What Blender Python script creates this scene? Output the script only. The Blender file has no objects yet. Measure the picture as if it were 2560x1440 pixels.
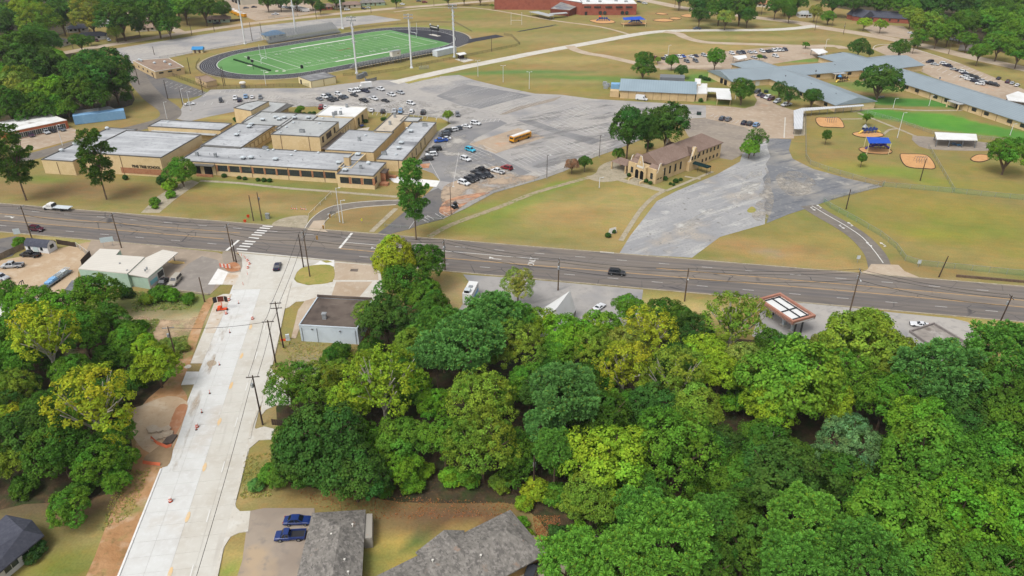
import bpy,bmesh,math,random
import numpy as np
from mathutils import Vector,Matrix
from mathutils.geometry import tessellate_polygon
sc = bpy.context.scene
col = sc.collection
rad = math.radians
# ------------------------------------------------------------------ camera
CAM_H,PITCH,FPX = 100.0,rad(29.4),1850.0      # drone at 100 m, tilted 29.4 degrees down
cam = bpy.data.cameras.new('camera')
cam.sensor_width = 36.0
cam.lens = 36.0 * FPX / 2560.0
cam.clip_start = 1.0
cam.clip_end = 9000.0
camo = bpy.data.objects.new('camera',cam)
camo.location = (0,0,CAM_H)
camo.rotation_euler = (rad(90) - PITCH,0,0)
col.objects.link(camo)
sc.camera = camo
# ------------------------------------------------------------------ world and sun (bright overcast)
SUN_EL,SUN_AZ = rad(58),rad(-140)               # azimuth from +Y towards +X
w = bpy.data.worlds.new('World')
sc.world = w
w.use_nodes = True
wn = w.node_tree
bg = wn.nodes['Background']
sky = wn.nodes.new('ShaderNodeTexSky')
sky.sky_type = 'NISHITA'
sky.sun_disc = False
sky.sun_elevation = SUN_EL
sky.sun_rotation = SUN_AZ
sky.air_density = 1.0
sky.dust_density = 4.0
sky.ozone_density = 1.0
hs = wn.nodes.new('ShaderNodeHueSaturation')      # a closed cloud layer is nearly grey
hs.inputs['Saturation'].default_value = 0.22
wn.links.new(sky.outputs[0],hs.inputs['Color'])
wn.links.new(hs.outputs[0],bg.inputs[0])
bg.inputs[1].default_value = 0.15
sl = bpy.data.lights.new('sun','SUN')
sl.energy = 1.35
sl.angle = rad(24)
sl.color = (1.0,0.985,0.955)
so = bpy.data.objects.new('sun',sl)
sd = Vector((math.sin(SUN_AZ) * math.cos(SUN_EL),math.cos(SUN_AZ) * math.cos(SUN_EL),math.sin(SUN_EL)))
so.rotation_euler = sd.to_track_quat('Z','Y').to_euler()
so.location = sd * 300
col.objects.link(so)
vs = sc.view_settings
vs.view_transform = 'Standard'
vs.look = 'None'
vs.exposure = 0.4
vs.gamma = 1.0
sc.cycles.max_bounces = 6
sc.cycles.diffuse_bounces = 3
sc.cycles.transparent_max_bounces = 16
HAZE = 0.00006
# ------------------------------------------------------------------ helpers
R = random.Random(7)
CP,SP = math.cos(PITCH),math.sin(PITCH)
def G(x,y,z=0.0):
 """place on the level z that the survey photo shows at pixel x, y"""
 u,v = (x - 1280.0) / FPX,(720.0 - y) / FPX
 dx,dy,dz = u,CP + v * SP,-SP + v * CP
 t = (z - CAM_H) / dz
 return Vector((dx * t,dy * t,z))
def Gs(pts,z=0.0):
 return [G(p[0],p[1],z) for p in pts]
def scale_at(p):
 return FPX / (p.y * CP + (CAM_H - p.z) * SP)
def lin(c):
 c = c / 255.0
 return c / 12.92 if c <= 0.04045 else ((c + 0.055) / 1.055) ** 2.4
KX = 1.38
def C(r,g,b,k=1.0):
 return (min(lin(r) / KX * k,.85),min(lin(g) / KX * k,.85),min(lin(b) / KX * k,.85),1.0)
class MB:
 def __init__(s):
  s.v = []
  s.f = []
  s.m = []
 def add(s,vs,fs,mi=0):
  o = len(s.v)
  s.v += [tuple(x) for x in vs]
  s.f += [tuple(i + o for i in f) for f in fs]
  s.m += [mi] * len(fs)
  return s
 def box(s,c,d,rz=0.0,mi=0,base=True):
  """box: centre c (z of its underside when base), size d"""
  hx,hy = d[0] / 2,d[1] / 2
  z0,z1 = (c[2],c[2] + d[2]) if base else (c[2] - d[2] / 2,c[2] + d[2] / 2)
  ca,sa = math.cos(rz),math.sin(rz)
  q = [(-hx,-hy),(hx,-hy),(hx,hy),(-hx,hy)]
  vs = [(c[0] + x * ca - y * sa,c[1] + x * sa + y * ca,z) for z in (z0,z1) for x,y in q]
  return s.add(vs,[(3,2,1,0),(4,5,6,7),(0,1,5,4),(1,2,6,5),(2,3,7,6),(3,0,4,7)],mi)
 def prism(s,poly,z0,z1,mi=0,top=True,mt=None):
  n = len(poly)
  ar = sum(poly[i][0] * poly[(i + 1) % n][1] - poly[(i + 1) % n][0] * poly[i][1] for i in range(n))
  if ar < 0:
   poly = poly[::-1]
  vs = [(p[0],p[1],z0) for p in poly] + [(p[0],p[1],z1) for p in poly]
  s.add(vs,[(i,(i + 1) % n,n + (i + 1) % n,n + i) for i in range(n)],mi)
  if top:
   tri = tessellate_polygon([[Vector((p[0],p[1],0)) for p in poly]])
   fs = []
   for t in tri:
    a,b,c = [poly[i] for i in t]
    cr = (b[0] - a[0]) * (c[1] - a[1]) - (b[1] - a[1]) * (c[0] - a[0])
    fs.append(t if cr > 0 else t[::-1])
   s.add([(p[0],p[1],z1) for p in poly],fs,mi if mt is None else mt)
  return s
 def tube(s,a,b,r0,r1=None,n=6,mi=0,caps=True):
  r1 = r0 if r1 is None else r1
  a,b = Vector(a),Vector(b)
  d = (b - a)
  if d.length < 1e-6:
   return s
  d.normalize()
  x = d.orthogonal().normalized()
  y = d.cross(x)
  vs = []
  for p,r in ((a,r0),(b,r1)):
   for i in range(n):
    t = 2 * math.pi * i / n
    vs.append(p + x * (r * math.cos(t)) + y * (r * math.sin(t)))
  fs = [(i,(i + 1) % n,n + (i + 1) % n,n + i) for i in range(n)]
  if caps:
   fs += [tuple(range(n))[::-1],tuple(range(n,2 * n))]
  return s.add(vs,fs,mi)
 def path(s,pts,r,n=5,mi=0):
  for a,b in zip(pts[:-1],pts[1:]):
   s.tube(a,b,r,r,n,mi)
  return s
 def lathe(s,c,prof,n=10,mi=0):
  vs = []
  for r,z in prof:
   for i in range(n):
    t = 2 * math.pi * i / n
    vs.append((c[0] + r * math.cos(t),c[1] + r * math.sin(t),c[2] + z))
  fs = []
  for k in range(len(prof) - 1):
   for i in range(n):
    fs.append((k * n + i,k * n + (i + 1) % n,(k + 1) * n + (i + 1) % n,(k + 1) * n + i))
  fs.append(tuple(range((len(prof) - 1) * n,len(prof) * n)))
  return s.add(vs,fs,mi)
 def quad(s,a,b,c,d,mi=0):
  return s.add([a,b,c,d],[(0,1,2,3)],mi)
 def mesh(s,name,mats,smooth=False):
  me = bpy.data.meshes.new(name)
  me.from_pydata(s.v,[],s.f)
  for m in (mats if isinstance(mats,(list,tuple)) else [mats]):
   me.materials.append(m)
  if len(set(s.m)) > 1:
   me.polygons.foreach_set('material_index',s.m)
  if smooth:
   me.polygons.foreach_set('use_smooth',[True] * len(me.polygons))
  me.update()
  return me
 def build(s,name,mats,parent=None,world=True,smooth=False):
  """world: the vertices are world coordinates and get moved to the parent's origin"""
  if parent is not None and world:
   o = parent.location
   if parent.parent is not None:
    o = o + parent.parent.location
   s.v = [(x - o.x,y - o.y,z - o.z) for x,y,z in s.v]
  return link(s.mesh(name,mats,smooth),name,parent)
def link(me,name,parent=None,loc=None,rz=0.0):
 o = bpy.data.objects.new(name,me)
 if parent is not None:
  o.parent = parent
 if loc is not None:
  o.location = loc
 if rz:
  o.rotation_euler = (0,0,rz)
 col.objects.link(o)
 return o
def tag(o,label=None,cat=None,group=None,kind=None):
 if label: o['label'] = label
 if cat: o['category'] = cat
 if group: o['group'] = group
 if kind: o['kind'] = kind
 return o
def thing(name,label,cat,loc=(0,0,0),rz=0.0,group=None):
 o = bpy.data.objects.new(name,None)
 o.location = loc
 o.rotation_euler = (0,0,rz)
 o.empty_display_size = 0.5
 col.objects.link(o)
 return tag(o,label,cat,group)
def copy_tree(o,parent=None):
 c = o.copy()
 col.objects.link(c)
 c.parent = parent
 for ch in o.children:
  copy_tree(ch,c)
 return c
def smooth_px(pts,k=6,closed=False):
 """Catmull-Rom through the points"""
 n = len(pts)
 out = []
 rng = range(n if closed else n - 1)
 for i in rng:
  p1,p2 = pts[i],pts[(i + 1) % n]
  p0 = pts[(i - 1) % n] if closed or i > 0 else p1
  p3 = pts[(i + 2) % n] if closed or i + 2 < n else p2
  for j in range(k):
   t = j / k
   out.append(tuple(0.5 * (2 * b + (c - a) * t + (2 * a - 5 * b + 4 * c - d) * t * t + (3 * b - a - 3 * c + d) * t ** 3)
                             for a,b,c,d in zip(p0,p1,p2,p3)))
 if not closed:
  out.append(tuple(pts[-1]))
 return out
LV = 0.02
NSH = [0]
def zlev(lv):
 """every sheet gets a height of its own, so that no two are coplanar"""
 NSH[0] += 1
 return lv * LV + NSH[0] * 1.1e-4
def sheet(name,pts,lv,mat,parent=None,world=False,kind='structure',smooth=0,thick=0.0):
 """a flat sheet on level lv; pts are survey pixels (or world points)"""
 if smooth:
  pts = smooth_px([p[:2] for p in pts],smooth,True)
 z = zlev(lv)
 P = [Vector((p[0],p[1],z)) for p in pts] if world else [G(p[0],p[1],z) for p in pts]
 m = MB()
 m.prism([(p.x,p.y) for p in P],-0.02 if thick == 0 else z - thick,z)
 o = m.build(name,mat,parent)
 if parent is None:
  tag(o,kind=kind)
 return o
def offset_path(P,wd):
 n = len(P)
 Lp,Rp = [],[]
 for i in range(n):
  a,b = P[max(i - 1,0)],P[min(i + 1,n - 1)]
  d = Vector((b.x - a.x,b.y - a.y,0)).normalized()
  q = Vector((-d.y,d.x,0)) * wd / 2
  Lp.append(P[i] + q)
  Rp.append(P[i] - q)
 return Lp,Rp
def strip(name,pts,wd,lv,mat,parent=None,world=False,kind='structure',smooth=5,h=0.0):
 """a road or path of even width along a line; h makes it stand up as a kerb"""
 if smooth:
  pts = smooth_px([tuple(p)[:2] for p in pts],smooth)
 z = zlev(lv) + h
 P = [Vector((p[0],p[1],z)) for p in pts] if world else [G(p[0],p[1],0) for p in pts]
 for p in P: p.z = z
 Lp,Rp = offset_path(P,wd)
 n = len(P)
 m = MB()
 vs = [tuple(p) for p in Lp] + [tuple(p) for p in Rp]
 lo = -0.02
 vs += [(p.x,p.y,lo) for p in Lp] + [(p.x,p.y,lo) for p in Rp]
 fs = []
 for i in range(n - 1):
  fs.append((n + i,n + i + 1,i + 1,i))
  fs.append((i,i + 1,2 * n + i + 1,2 * n + i))
  fs.append((n + i + 1,n + i,3 * n + i,3 * n + i + 1))
 m.add(vs,fs)
 o = m.build(name,mat,parent)
 if parent is None:
  tag(o,kind=kind)
 return o
# ------------------------------------------------------------------ materials
MATS = {}
def newmat(name):
 m = bpy.data.materials.new(name)
 m.use_nodes = True
 nt = m.node_tree
 b = nt.nodes['Principled BSDF']
 MATS[name] = m
 return m,nt,b
def coords(nt,scale=(1,1,1),rz=0.0,space='world'):
 mp = nt.nodes.new('ShaderNodeMapping')
 mp.inputs['Scale'].default_value = scale
 mp.inputs['Rotation'].default_value = (0,0,rz)
 if space == 'world':
  g = nt.nodes.new('ShaderNodeNewGeometry')
  nt.links.new(g.outputs['Position'],mp.inputs[0])
 else:
  g = nt.nodes.new('ShaderNodeTexCoord')
  nt.links.new(g.outputs['Object'],mp.inputs[0])
 # rotate first, then stretch
 if rz and scale != (1,1,1):
  mp.inputs['Scale'].default_value = (1,1,1)
  m2 = nt.nodes.new('ShaderNodeMapping')
  m2.inputs['Scale'].default_value = scale
  nt.links.new(mp.outputs[0],m2.inputs[0])
  return m2.outputs[0]
 return mp.outputs[0]
def noise(nt,vec,scale,detail=3.0,rough=0.55):
 n = nt.nodes.new('ShaderNodeTexNoise')
 n.inputs['Scale'].default_value = scale
 n.inputs['Detail'].default_value = detail
 n.inputs['Roughness'].default_value = rough
 nt.links.new(vec,n.inputs['Vector'])
 return n.outputs[0]
def ramp(nt,fac,lo,hi):
 r = nt.nodes.new('ShaderNodeMapRange')
 r.inputs[1].default_value = lo
 r.inputs[2].default_value = hi
 r.clamp = True
 nt.links.new(fac,r.inputs[0])
 return r.outputs[0]
def mix(nt,fac,a,b,mode='MIX'):
 n = nt.nodes.new('ShaderNodeMix')
 n.data_type = 'RGBA'
 n.blend_type = mode
 for sock,v in ((n.inputs[0],fac),(n.inputs[6],a),(n.inputs[7],b)):
  if hasattr(v,'is_linked') or isinstance(v,bpy.types.NodeSocket):
   nt.links.new(v,sock)
  else:
   sock.default_value = v
 return n.outputs[2]
def mat(name,base,layers=(),rough=0.9,spec=0.2,metal=0.0,bump=None,space='world'):
 """layers: (colour, scale, lo, hi[, stretch, rz]) mixed over the base by thresholded noise"""
 m,nt,b = newmat(name)
 c = base
 for L in layers:
  st = L[4] if len(L) > 4 else (1,1,1)
  rz = L[5] if len(L) > 5 else 0.0
  f = ramp(nt,noise(nt,coords(nt,st,rz,space),L[1]),L[2],L[3])
  c = mix(nt,f,c,L[0])
 if isinstance(c,tuple):
  b.inputs['Base Color'].default_value = c
 else:
  nt.links.new(c,b.inputs['Base Color'])
 b.inputs['Roughness'].default_value = rough
 b.inputs['Specular IOR Level'].default_value = spec
 b.inputs['Metallic'].default_value = metal
 if bump:
  bp = nt.nodes.new('ShaderNodeBump')
  bp.inputs['Strength'].default_value = bump[1]
  bp.inputs['Distance'].default_value = bump[2] if len(bump) > 2 else 0.1
  nt.links.new(noise(nt,coords(nt,space=space),bump[0]),bp.inputs['Height'])
  nt.links.new(bp.outputs[0],b.inputs['Normal'])
 return m
HW = rad(-10.45)      # direction of the highway
SD = rad(97.8)        # direction of the concrete street
SCH = rad(-9.7)       # axis of the school
m_conc = mat('concrete_pale',C(214,208,196),[(C(196,186,170),.12,.45,.75),(C(226,224,216),.5,.5,.8),(C(180,172,160),1.7,.58,.8)])
m_conc2 = mat('concrete_tan',C(196,178,156),[(C(182,160,135),.1,.4,.7),(C(205,190,170),.6,.5,.8),(C(165,148,130),2.2,.58,.85)])
m_newconc = mat('concrete_new',C(240,238,234),[(C(226,222,214),.6,.45,.75)])
m_walk = mat('concrete_walk',C(176,164,140),[(C(150,140,115),.35,.45,.7),(C(192,184,166),1.3,.5,.75)])
m_slabA = mat('slab_fresh',C(222,222,218),[(C(212,210,205),.22,.42,.72),(C(206,196,182),.07,.56,.78),(C(228,228,226),.9,.5,.8)])
m_slabB = mat('slab_worn',C(214,210,200),[(C(202,195,182),.16,.42,.72),(C(220,217,208),.8,.5,.8),(C(196,190,180),.5,.6,.8,(.12,1,1),-SD)])
m_joint = mat('joint_grey',C(176,171,163))  # darker grey bed that shows in the joints between the slabs
m_asph = mat('asphalt_dark',C(112,110,110),[(C(128,122,116),.08,.4,.7),(C(98,97,99),.35,.5,.75),(C(138,132,124),1.5,.6,.85)])
m_asphb = mat('asphalt_brown',C(132,124,114),[(C(116,110,104),.1,.4,.7),(C(146,138,128),.6,.5,.8)])
m_lotg = mat('lot_grey',C(172,168,164),[(C(186,180,172),.03,.42,.62),(C(150,149,150),.05,.5,.66),(C(160,156,152),.5,.5,.75),(C(140,138,138),.25,.6,.75,(.18,1,1),rad(-33))])
m_lotd = mat('lot_dark',C(138,137,138),[(C(156,153,150),.05,.45,.68),(C(122,122,124),.2,.5,.75,(.25,1,1),rad(-33)),(C(148,144,140),.9,.55,.8)])
m_lott = mat('lot_tan',C(186,166,144),[(C(170,150,128),.06,.42,.66),(C(196,182,164),.4,.5,.75),(C(205,150,110),.07,.62,.75)])
m_reddirt = mat('red_dirt',C(196,140,105),[(C(178,122,84),.12,.4,.65),(C(206,170,140),.35,.5,.72),(C(160,108,72),1.1,.55,.8)],bump=(.9,.5,.4))
m_sand = mat('sand_gravel',C(200,176,146),[(C(186,158,126),.07,.4,.65),(C(212,194,170),.25,.5,.75),(C(178,150,118),1.2,.55,.8)])
m_grav = mat('church_gravel',C(172,171,170),[(C(148,149,152),.06,.42,.6),(C(196,194,188),.3,.5,.66,(.14,1,1),rad(-35)),(C(184,174,160),.06,.54,.68),(C(205,203,197),.12,.6,.7),(C(154,153,153),1.4,.48,.72),(C(132,128,124),.45,.62,.72)])
m_gravd = mat('church_asphalt',C(126,128,132),[(C(166,160,150),.05,.46,.64),(C(106,109,115),.3,.48,.68,(.2,1,1),rad(-30)),(C(150,148,146),.7,.52,.72),(C(182,178,170),.16,.6,.7)])
m_gravb = mat('back_gravel',C(160,148,134),[(C(142,132,122),.08,.42,.66),(C(172,162,148),.5,.5,.75)])
m_chips = mat('wood_chips',C(216,164,110),[(C(200,148,96),.4,.45,.7),(C(226,180,130),1.6,.5,.8)],bump=(4,.5,.1))
m_white = mat('paint_white',C(236,234,228),[(C(205,202,196),.8,.55,.8)])
m_wornw = mat('paint_white_worn',C(214,212,208),[(C(180,177,172),.5,.5,.8)])
m_yell = mat('paint_yellow_worn',C(196,160,110),[(C(160,136,104),.6,.48,.72)])
m_peach = mat('paint_peach',C(235,200,150),[(C(222,206,178),.9,.45,.7)])
m_brickT = mat('brick_tan',C(214,190,146,1.2),[(C(203,177,132,1.2),.25,.45,.7),(C(222,200,160,1.2),1.4,.5,.8)],rough=.85)
m_brickT2 = mat('brick_tan_old',C(204,178,136,1.15),[(C(188,162,120,1.15),.3,.45,.7),(C(214,190,150,1.15),1.2,.5,.8)],rough=.85)
m_brickR = mat('brick_brown',C(168,118,88,1.2),[(C(150,100,72,1.2),.8,.45,.7),(C(180,132,100,1.2),2.5,.5,.75)])
m_brickRed = mat('brick_red',C(160,92,74,1.1),[(C(144,80,64,1.1),.3,.45,.7),(C(172,104,86,1.1),1.2,.5,.8)])
m_roofg = mat('roof_membrane',C(176,178,180),[(C(198,200,202),.06,.42,.62),(C(132,134,138),.16,.54,.70,(.12,1,1),-SCH),(C(160,161,164),.7,.5,.75),(C(206,208,210),.3,.56,.68,(.1,1,1),-SCH),(C(104,102,104),.07,.63,.74,(.35,1,1),-SCH)])
m_roofg2 = mat('roof_smooth',C(184,186,184),[(C(166,168,168),.08,.45,.7),(C(196,198,198),.8,.5,.8),(C(146,146,146),.25,.6,.74)])
m_roofw = mat('roof_white',C(236,236,234),[(C(222,220,214),.15,.5,.72)])
m_rooft = mat('roof_tan',C(206,194,176),[(C(190,178,160),.2,.45,.7)])
m_roofb = mat('roof_brown_gravel',C(160,138,120),[(C(146,122,104),.12,.42,.66),(C(172,152,134),.6,.5,.8)])
m_roofd = mat('roof_dark_tar',C(104,92,84),[(C(124,112,102),.12,.45,.68),(C(84,74,68),.3,.5,.72),(C(150,140,130),.35,.62,.76,(.2,1,1),rad(8))])
m_shinB = mat('shingle_brown',C(146,124,112),[(C(134,112,100),.25,.42,.68),(C(160,138,126),2.0,.5,.75)])
m_shinG = mat('shingle_grey',C(136,131,124),[(C(112,108,103),1.1,.44,.6,(.35,1,1),rad(60)),(C(156,150,143),1.7,.48,.66),(C(98,94,91),2.8,.56,.7,(.5,1,1),rad(60)),(C(150,128,112),.35,.66,.74)])
m_shinN = mat('shingle_navy',C(78,80,92),[(C(92,94,104),1.5,.45,.72),(C(66,68,80),2.5,.55,.75)])
m_trimd = mat('metal_trim_dark',C(110,108,104),rough=.5,spec=.4)
m_trimw = mat('trim_white',C(228,224,214))
m_brownm = mat('downpipe_brown',C(116,88,66))
m_glass = mat('window_glass',C(52,60,62),[(C(74,84,84),.5,.5,.7)],rough=.15,spec=.6)
m_frame = mat('window_frame_dark',C(44,42,40),rough=.5)
m_framew = mat('window_frame_white',C(220,218,210))
m_panel = mat('infill_panel_cream',C(226,206,164,1.15),[(C(216,194,150,1.15),.8,.5,.8)])
m_galv = mat('galvanised',C(176,180,182),[(C(154,158,160),1.2,.45,.75)],rough=.45,spec=.5,metal=.3)
m_steel = mat('steel_grey',C(120,124,128),rough=.5,spec=.4)
m_dark = mat('dark_void',C(38,36,36))
m_black = mat('black_metal',C(42,42,46),rough=.5,spec=.4)
m_poleW = mat('pole_white',C(232,234,236),rough=.5)
m_wood = mat('pole_wood',C(110,92,74),[(C(88,74,60),2.0,.45,.75)])
m_woodd = mat('pole_wood_dark',C(74,60,52),[(C(92,76,64),2.0,.5,.75)])
m_wire = mat('wire_black',C(48,46,46))
m_fencew = mat('fence_boards',C(140,124,104),[(C(120,104,86),.8,.45,.7),(C(158,142,122),2.4,.5,.75)])
m_turf = mat('turf_green',C(98,146,84),[(C(108,156,92),.03,.42,.6),(C(90,136,80),.2,.5,.75)],rough=.95)
m_turfe = mat('turf_border',C(104,150,96),[(C(112,160,104),.1,.5,.7)])
m_track = mat('track_black',C(58,58,66),[(C(68,68,76),.2,.45,.7),(C(50,50,58),.9,.5,.75)])
m_blue = mat('canopy_blue',C(36,86,196),[(C(48,100,210),.3,.5,.75)],rough=.8)
m_bluer = mat('metal_roof_blue',C(44,140,200),[(C(36,124,184),.3,.5,.75)],rough=.45,spec=.4)
m_contb = mat('container_blue',C(140,186,226),[(C(122,168,210),.2,.45,.7),(C(160,200,234),.7,.55,.8)])
m_contw = mat('container_white',C(214,222,226),[(C(196,204,208),.3,.45,.75)])
m_green = mat('shop_green',C(186,212,192),[(C(172,198,178),.3,.45,.75),(C(198,222,204),1.5,.5,.8)])
m_greyb = mat('painted_block_grey',C(204,214,222,1.15),[(C(190,200,208,1.15),.4,.45,.72)])
m_orange = mat('safety_orange',C(240,92,48),rough=.6)
m_drumw = mat('reflective_white',C(238,228,222))
m_copper = mat('canopy_salmon',C(186,134,114),[(C(172,120,100),.5,.45,.72)])
m_navyaw = mat('awning_green',C(30,66,66),rough=.7)
m_yellowp = mat('play_yellow',C(240,206,100))
m_purple = mat('play_purple',C(76,62,150),rough=.5)
m_playb = mat('play_blue',C(56,80,150),rough=.5)
m_rubber = mat('tyre',C(40,40,42))
m_lamp = mat('lamp_head',C(220,222,220))
m_bark = mat('bark',C(120,100,82),[(C(96,80,66),1.5,.42,.7)])
m_barkw = mat('bark_pale',C(200,192,178),[(C(160,148,132),.8,.45,.7)])
def worn(name,c1,c2,scale,lo,hi,stretch=(1,1,1),rz=0.0):
 """dust or wear lying on a surface in broken streaks: noise decides where it covers"""
 m = mat(name,c1,[(c2,.6,.45,.7)])
 nt = m.node_tree
 b = nt.nodes['Principled BSDF']
 nt.links.new(ramp(nt,noise(nt,coords(nt,stretch,rz),scale,5,.65),lo,hi),b.inputs['Alpha'])
 return m
def seam_metal(name,c,dark,ang,pitch=0.9):
 m,nt,b = newmat(name)
 v = coords(nt,(1,1,1),-ang)
 sx = nt.nodes.new('ShaderNodeSeparateXYZ')
 nt.links.new(v,sx.inputs[0])
 md = nt.nodes.new('ShaderNodeMath'); md.operation = 'PINGPONG'
 nt.links.new(sx.outputs[0],md.inputs[0]); md.inputs[1].default_value = pitch / 2
 f = ramp(nt,md.outputs[0],0.0,0.16)
 base = mix(nt,ramp(nt,noise(nt,coords(nt),.12),.4,.7),c,tuple(x * .9 for x in c[:3]) + (1,))
 cc = mix(nt,f,dark,base)
 nt.links.new(cc,b.inputs['Base Color'])
 b.inputs['Roughness'].default_value = .5
 b.inputs['Specular IOR Level'].default_value = .35
 return m
m_seamA = seam_metal('metal_roof_seam_a',C(150,163,170),C(128,141,149),rad(11.6),1.6)
m_seamB = seam_metal('metal_roof_seam_b',C(150,163,170),C(128,141,149),rad(-68.2),1.6)
m_seamC = seam_metal('metal_roof_seam_c',C(152,170,180),C(136,153,163),rad(-11.3),1.2)
m_seamW = seam_metal('metal_roof_seam_w',C(222,224,226),C(190,192,196),rad(-10),1.2)
m_seamS = seam_metal('metal_roof_seam_s',C(228,222,210),C(214,208,196),rad(-100),1.0)
def fence_mesh(name,c,a):
 m,nt,b = newmat(name)
 b.inputs['Base Color'].default_value = c
 b.inputs['Alpha'].default_value = a
 b.inputs['Roughness'].default_value = .6
 return m
m_chain = fence_mesh('chain_link',C(150,158,150),.22)
m_chaing = fence_mesh('chain_link_green',C(120,170,130),.30)
m_chaind = fence_mesh('chain_link_dark',C(70,66,60),.30)
def paint_mat(name,rough=.28):
 m,nt,b = newmat(name)
 oi = nt.nodes.new('ShaderNodeObjectInfo')
 nt.links.new(oi.outputs['Color'],b.inputs['Base Color'])
 b.inputs['Roughness'].default_value = rough
 b.inputs['Specular IOR Level'].default_value = .5
 return m
m_paint = paint_mat('car_paint')
m_paintm = paint_mat('coloured_surface',.8)
def PB(t_,n_,m_,*a,**w): k=MB(); k.box(*a,**w); return k.build(n_,m_,t_,world=False)
def PT(t_,n_,m_,*a,**w): k=MB(); k.tube(*a,**w); return k.build(n_,m_,t_,world=False)
def PL(t_,n_,m_,*a,**w): k=MB(); k.lathe(*a,**w); return k.build(n_,m_,t_,world=False)
# ------------------------------------------------------------------ the ground sheet with its grass
from mathutils import noise as mnoise
GX0,GX1,GY0,GY1,GS_ = -500,500,50,860,3.0
nx,ny = int((GX1 - GX0) / GS_) + 1,int((GY1 - GY0) / GS_) + 1
gx,gy = np.meshgrid(np.linspace(GX0,GX1,nx),np.linspace(GY0,GY1,ny))
gcol = np.zeros((ny,nx,3))
rs = np.random.default_rng(3)
def fbm(x,y,s,seed):
 out = np.zeros_like(x)
 r = np.random.default_rng(seed)
 for o in range(4):
  for _ in range(4):
   a = r.uniform(0,6.28); k = (2 ** o) * s * r.uniform(.7,1.4)
   out += np.sin((x * math.cos(a) + y * math.sin(a)) * k + r.uniform(0,6.28)) / (1.7 ** o)
 return out / 6.0
c_tan,c_oli,c_grn,c_brn = [np.array(C(*c)[:3]) for c in ((172,150,100),(152,144,84),(130,142,74),(166,134,88))]
n1 = np.clip(fbm(gx,gy,.05,1) * .9 + .5,0,1)[...,None]
n2 = np.clip(fbm(gx,gy,.045,2) * 1.0 + .38,0,1)[...,None]
n3 = np.clip(fbm(gx,gy,.16,8) * 1.2 + .2,0,1)[...,None]
gcol[:] = c_tan * (1 - n1) + c_oli * n1
gcol = gcol * (1 - n2 * .55) + c_grn * n2 * .55
gcol = gcol * (1 - n3 * .6) + c_brn * n3 * .6
warp_x,warp_y = fbm(gx,gy,.09,5) * 5,fbm(gx,gy,.09,6) * 5
def blob(px,py,rx,ry,rgb,st=1.0,ang=0.0,soft=.6):
 """a soft-edged area of differently coloured ground cover, metres across"""
 global gcol
 p = G(px,py)
 ca,sa = math.cos(rad(ang)),math.sin(rad(ang))
 dx,dy = gx + warp_x * min(1,rx / 12) - p.x,gy + warp_y * min(1,ry / 12) - p.y
 u,v = (dx * ca + dy * sa) / rx,(-dx * sa + dy * ca) / ry
 d = np.sqrt(u * u + v * v)
 t = np.clip((1 + soft - d) / (2 * soft),0,1)
 t = (t * t * (3 - 2 * t) * st)[...,None]
 gcol = gcol * (1 - t) + np.array(C(*rgb)[:3]) * t
BR,LG,MG,TN,OL = (156,134,92),(92,146,68),(138,148,80),(182,160,110),(148,142,86)
# school lawn, dry and brown
for a in [(80,470,30,9,BR,.8,-10),(250,480,32,9,BR,.85,-10),(560,490,34,8,(166,149,90),.7,-10),
          (120,450,10,3,(124,150,66),.7,-10),(560,460,30,3,(128,146,68),.7,-10),(760,500,24,6,BR,.6,-10),
          (600,455,40,2.5,(124,144,72),.6,-10),(900,535,14,6,BR,.7,-10),(700,520,20,4,TN,.6,-10),
          (880,560,12,4,BR,.6,0),(1060,575,10,3,BR,.8,-10)]:
 blob(*a)
# lawn before the church: green to the west, dry to the east
for a in [(1180,570,16,6,(150,156,76),.8,-10),(1290,520,16,4,(128,158,68),.8,40),(1240,545,14,6,(142,152,72),.7,20),
          (1350,570,20,8,MG,.6,10),(1480,545,22,16,(182,163,104),.95,10),(1540,500,20,9,(182,165,106),.9,40),
          (1430,605,26,4,OL,.6,-10),(1390,470,10,3,(130,158,68),.7,40),(1540,600,8,5,(180,160,104),.8,0),
          (1190,520,10,2.5,(134,156,68),.7,30),(1420,460,8,3,(132,156,68),.6,30)]:
 blob(*a)
# grass between the gravel lot and the bicycle path, east lawns
for a in [(1900,620,16,7,(182,160,100),.9,-10),(2060,600,16,8,(172,155,90),.8,-20),(2020,650,16,3,(182,155,100),.8,-10),
          (2330,560,26,12,(150,152,72),.75,-20),(2470,540,24,10,(156,150,72),.7,-10),(2300,500,20,8,(160,148,78),.6,0),
          (2440,640,30,6,(168,153,90),.7,-10),(2520,610,18,8,(160,152,76),.6,-10),(2360,590,10,4,(150,166,58),.8,-10),
          (2250,480,12,5,(158,146,76),.6,0),(2130,420,14,8,(160,154,78),.8,0),(2230,430,14,6,(140,160,70),.8,0),
          (2050,330,12,10,(158,150,78),.6,0),(2420,420,16,8,(160,148,80),.7,0),(2330,455,10,5,(146,158,68),.7,-20),
          (2500,470,18,8,(152,150,74),.7,-20),(1960,365,6,10,(166,153,92),.8,0)]:
 blob(*a)
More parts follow.
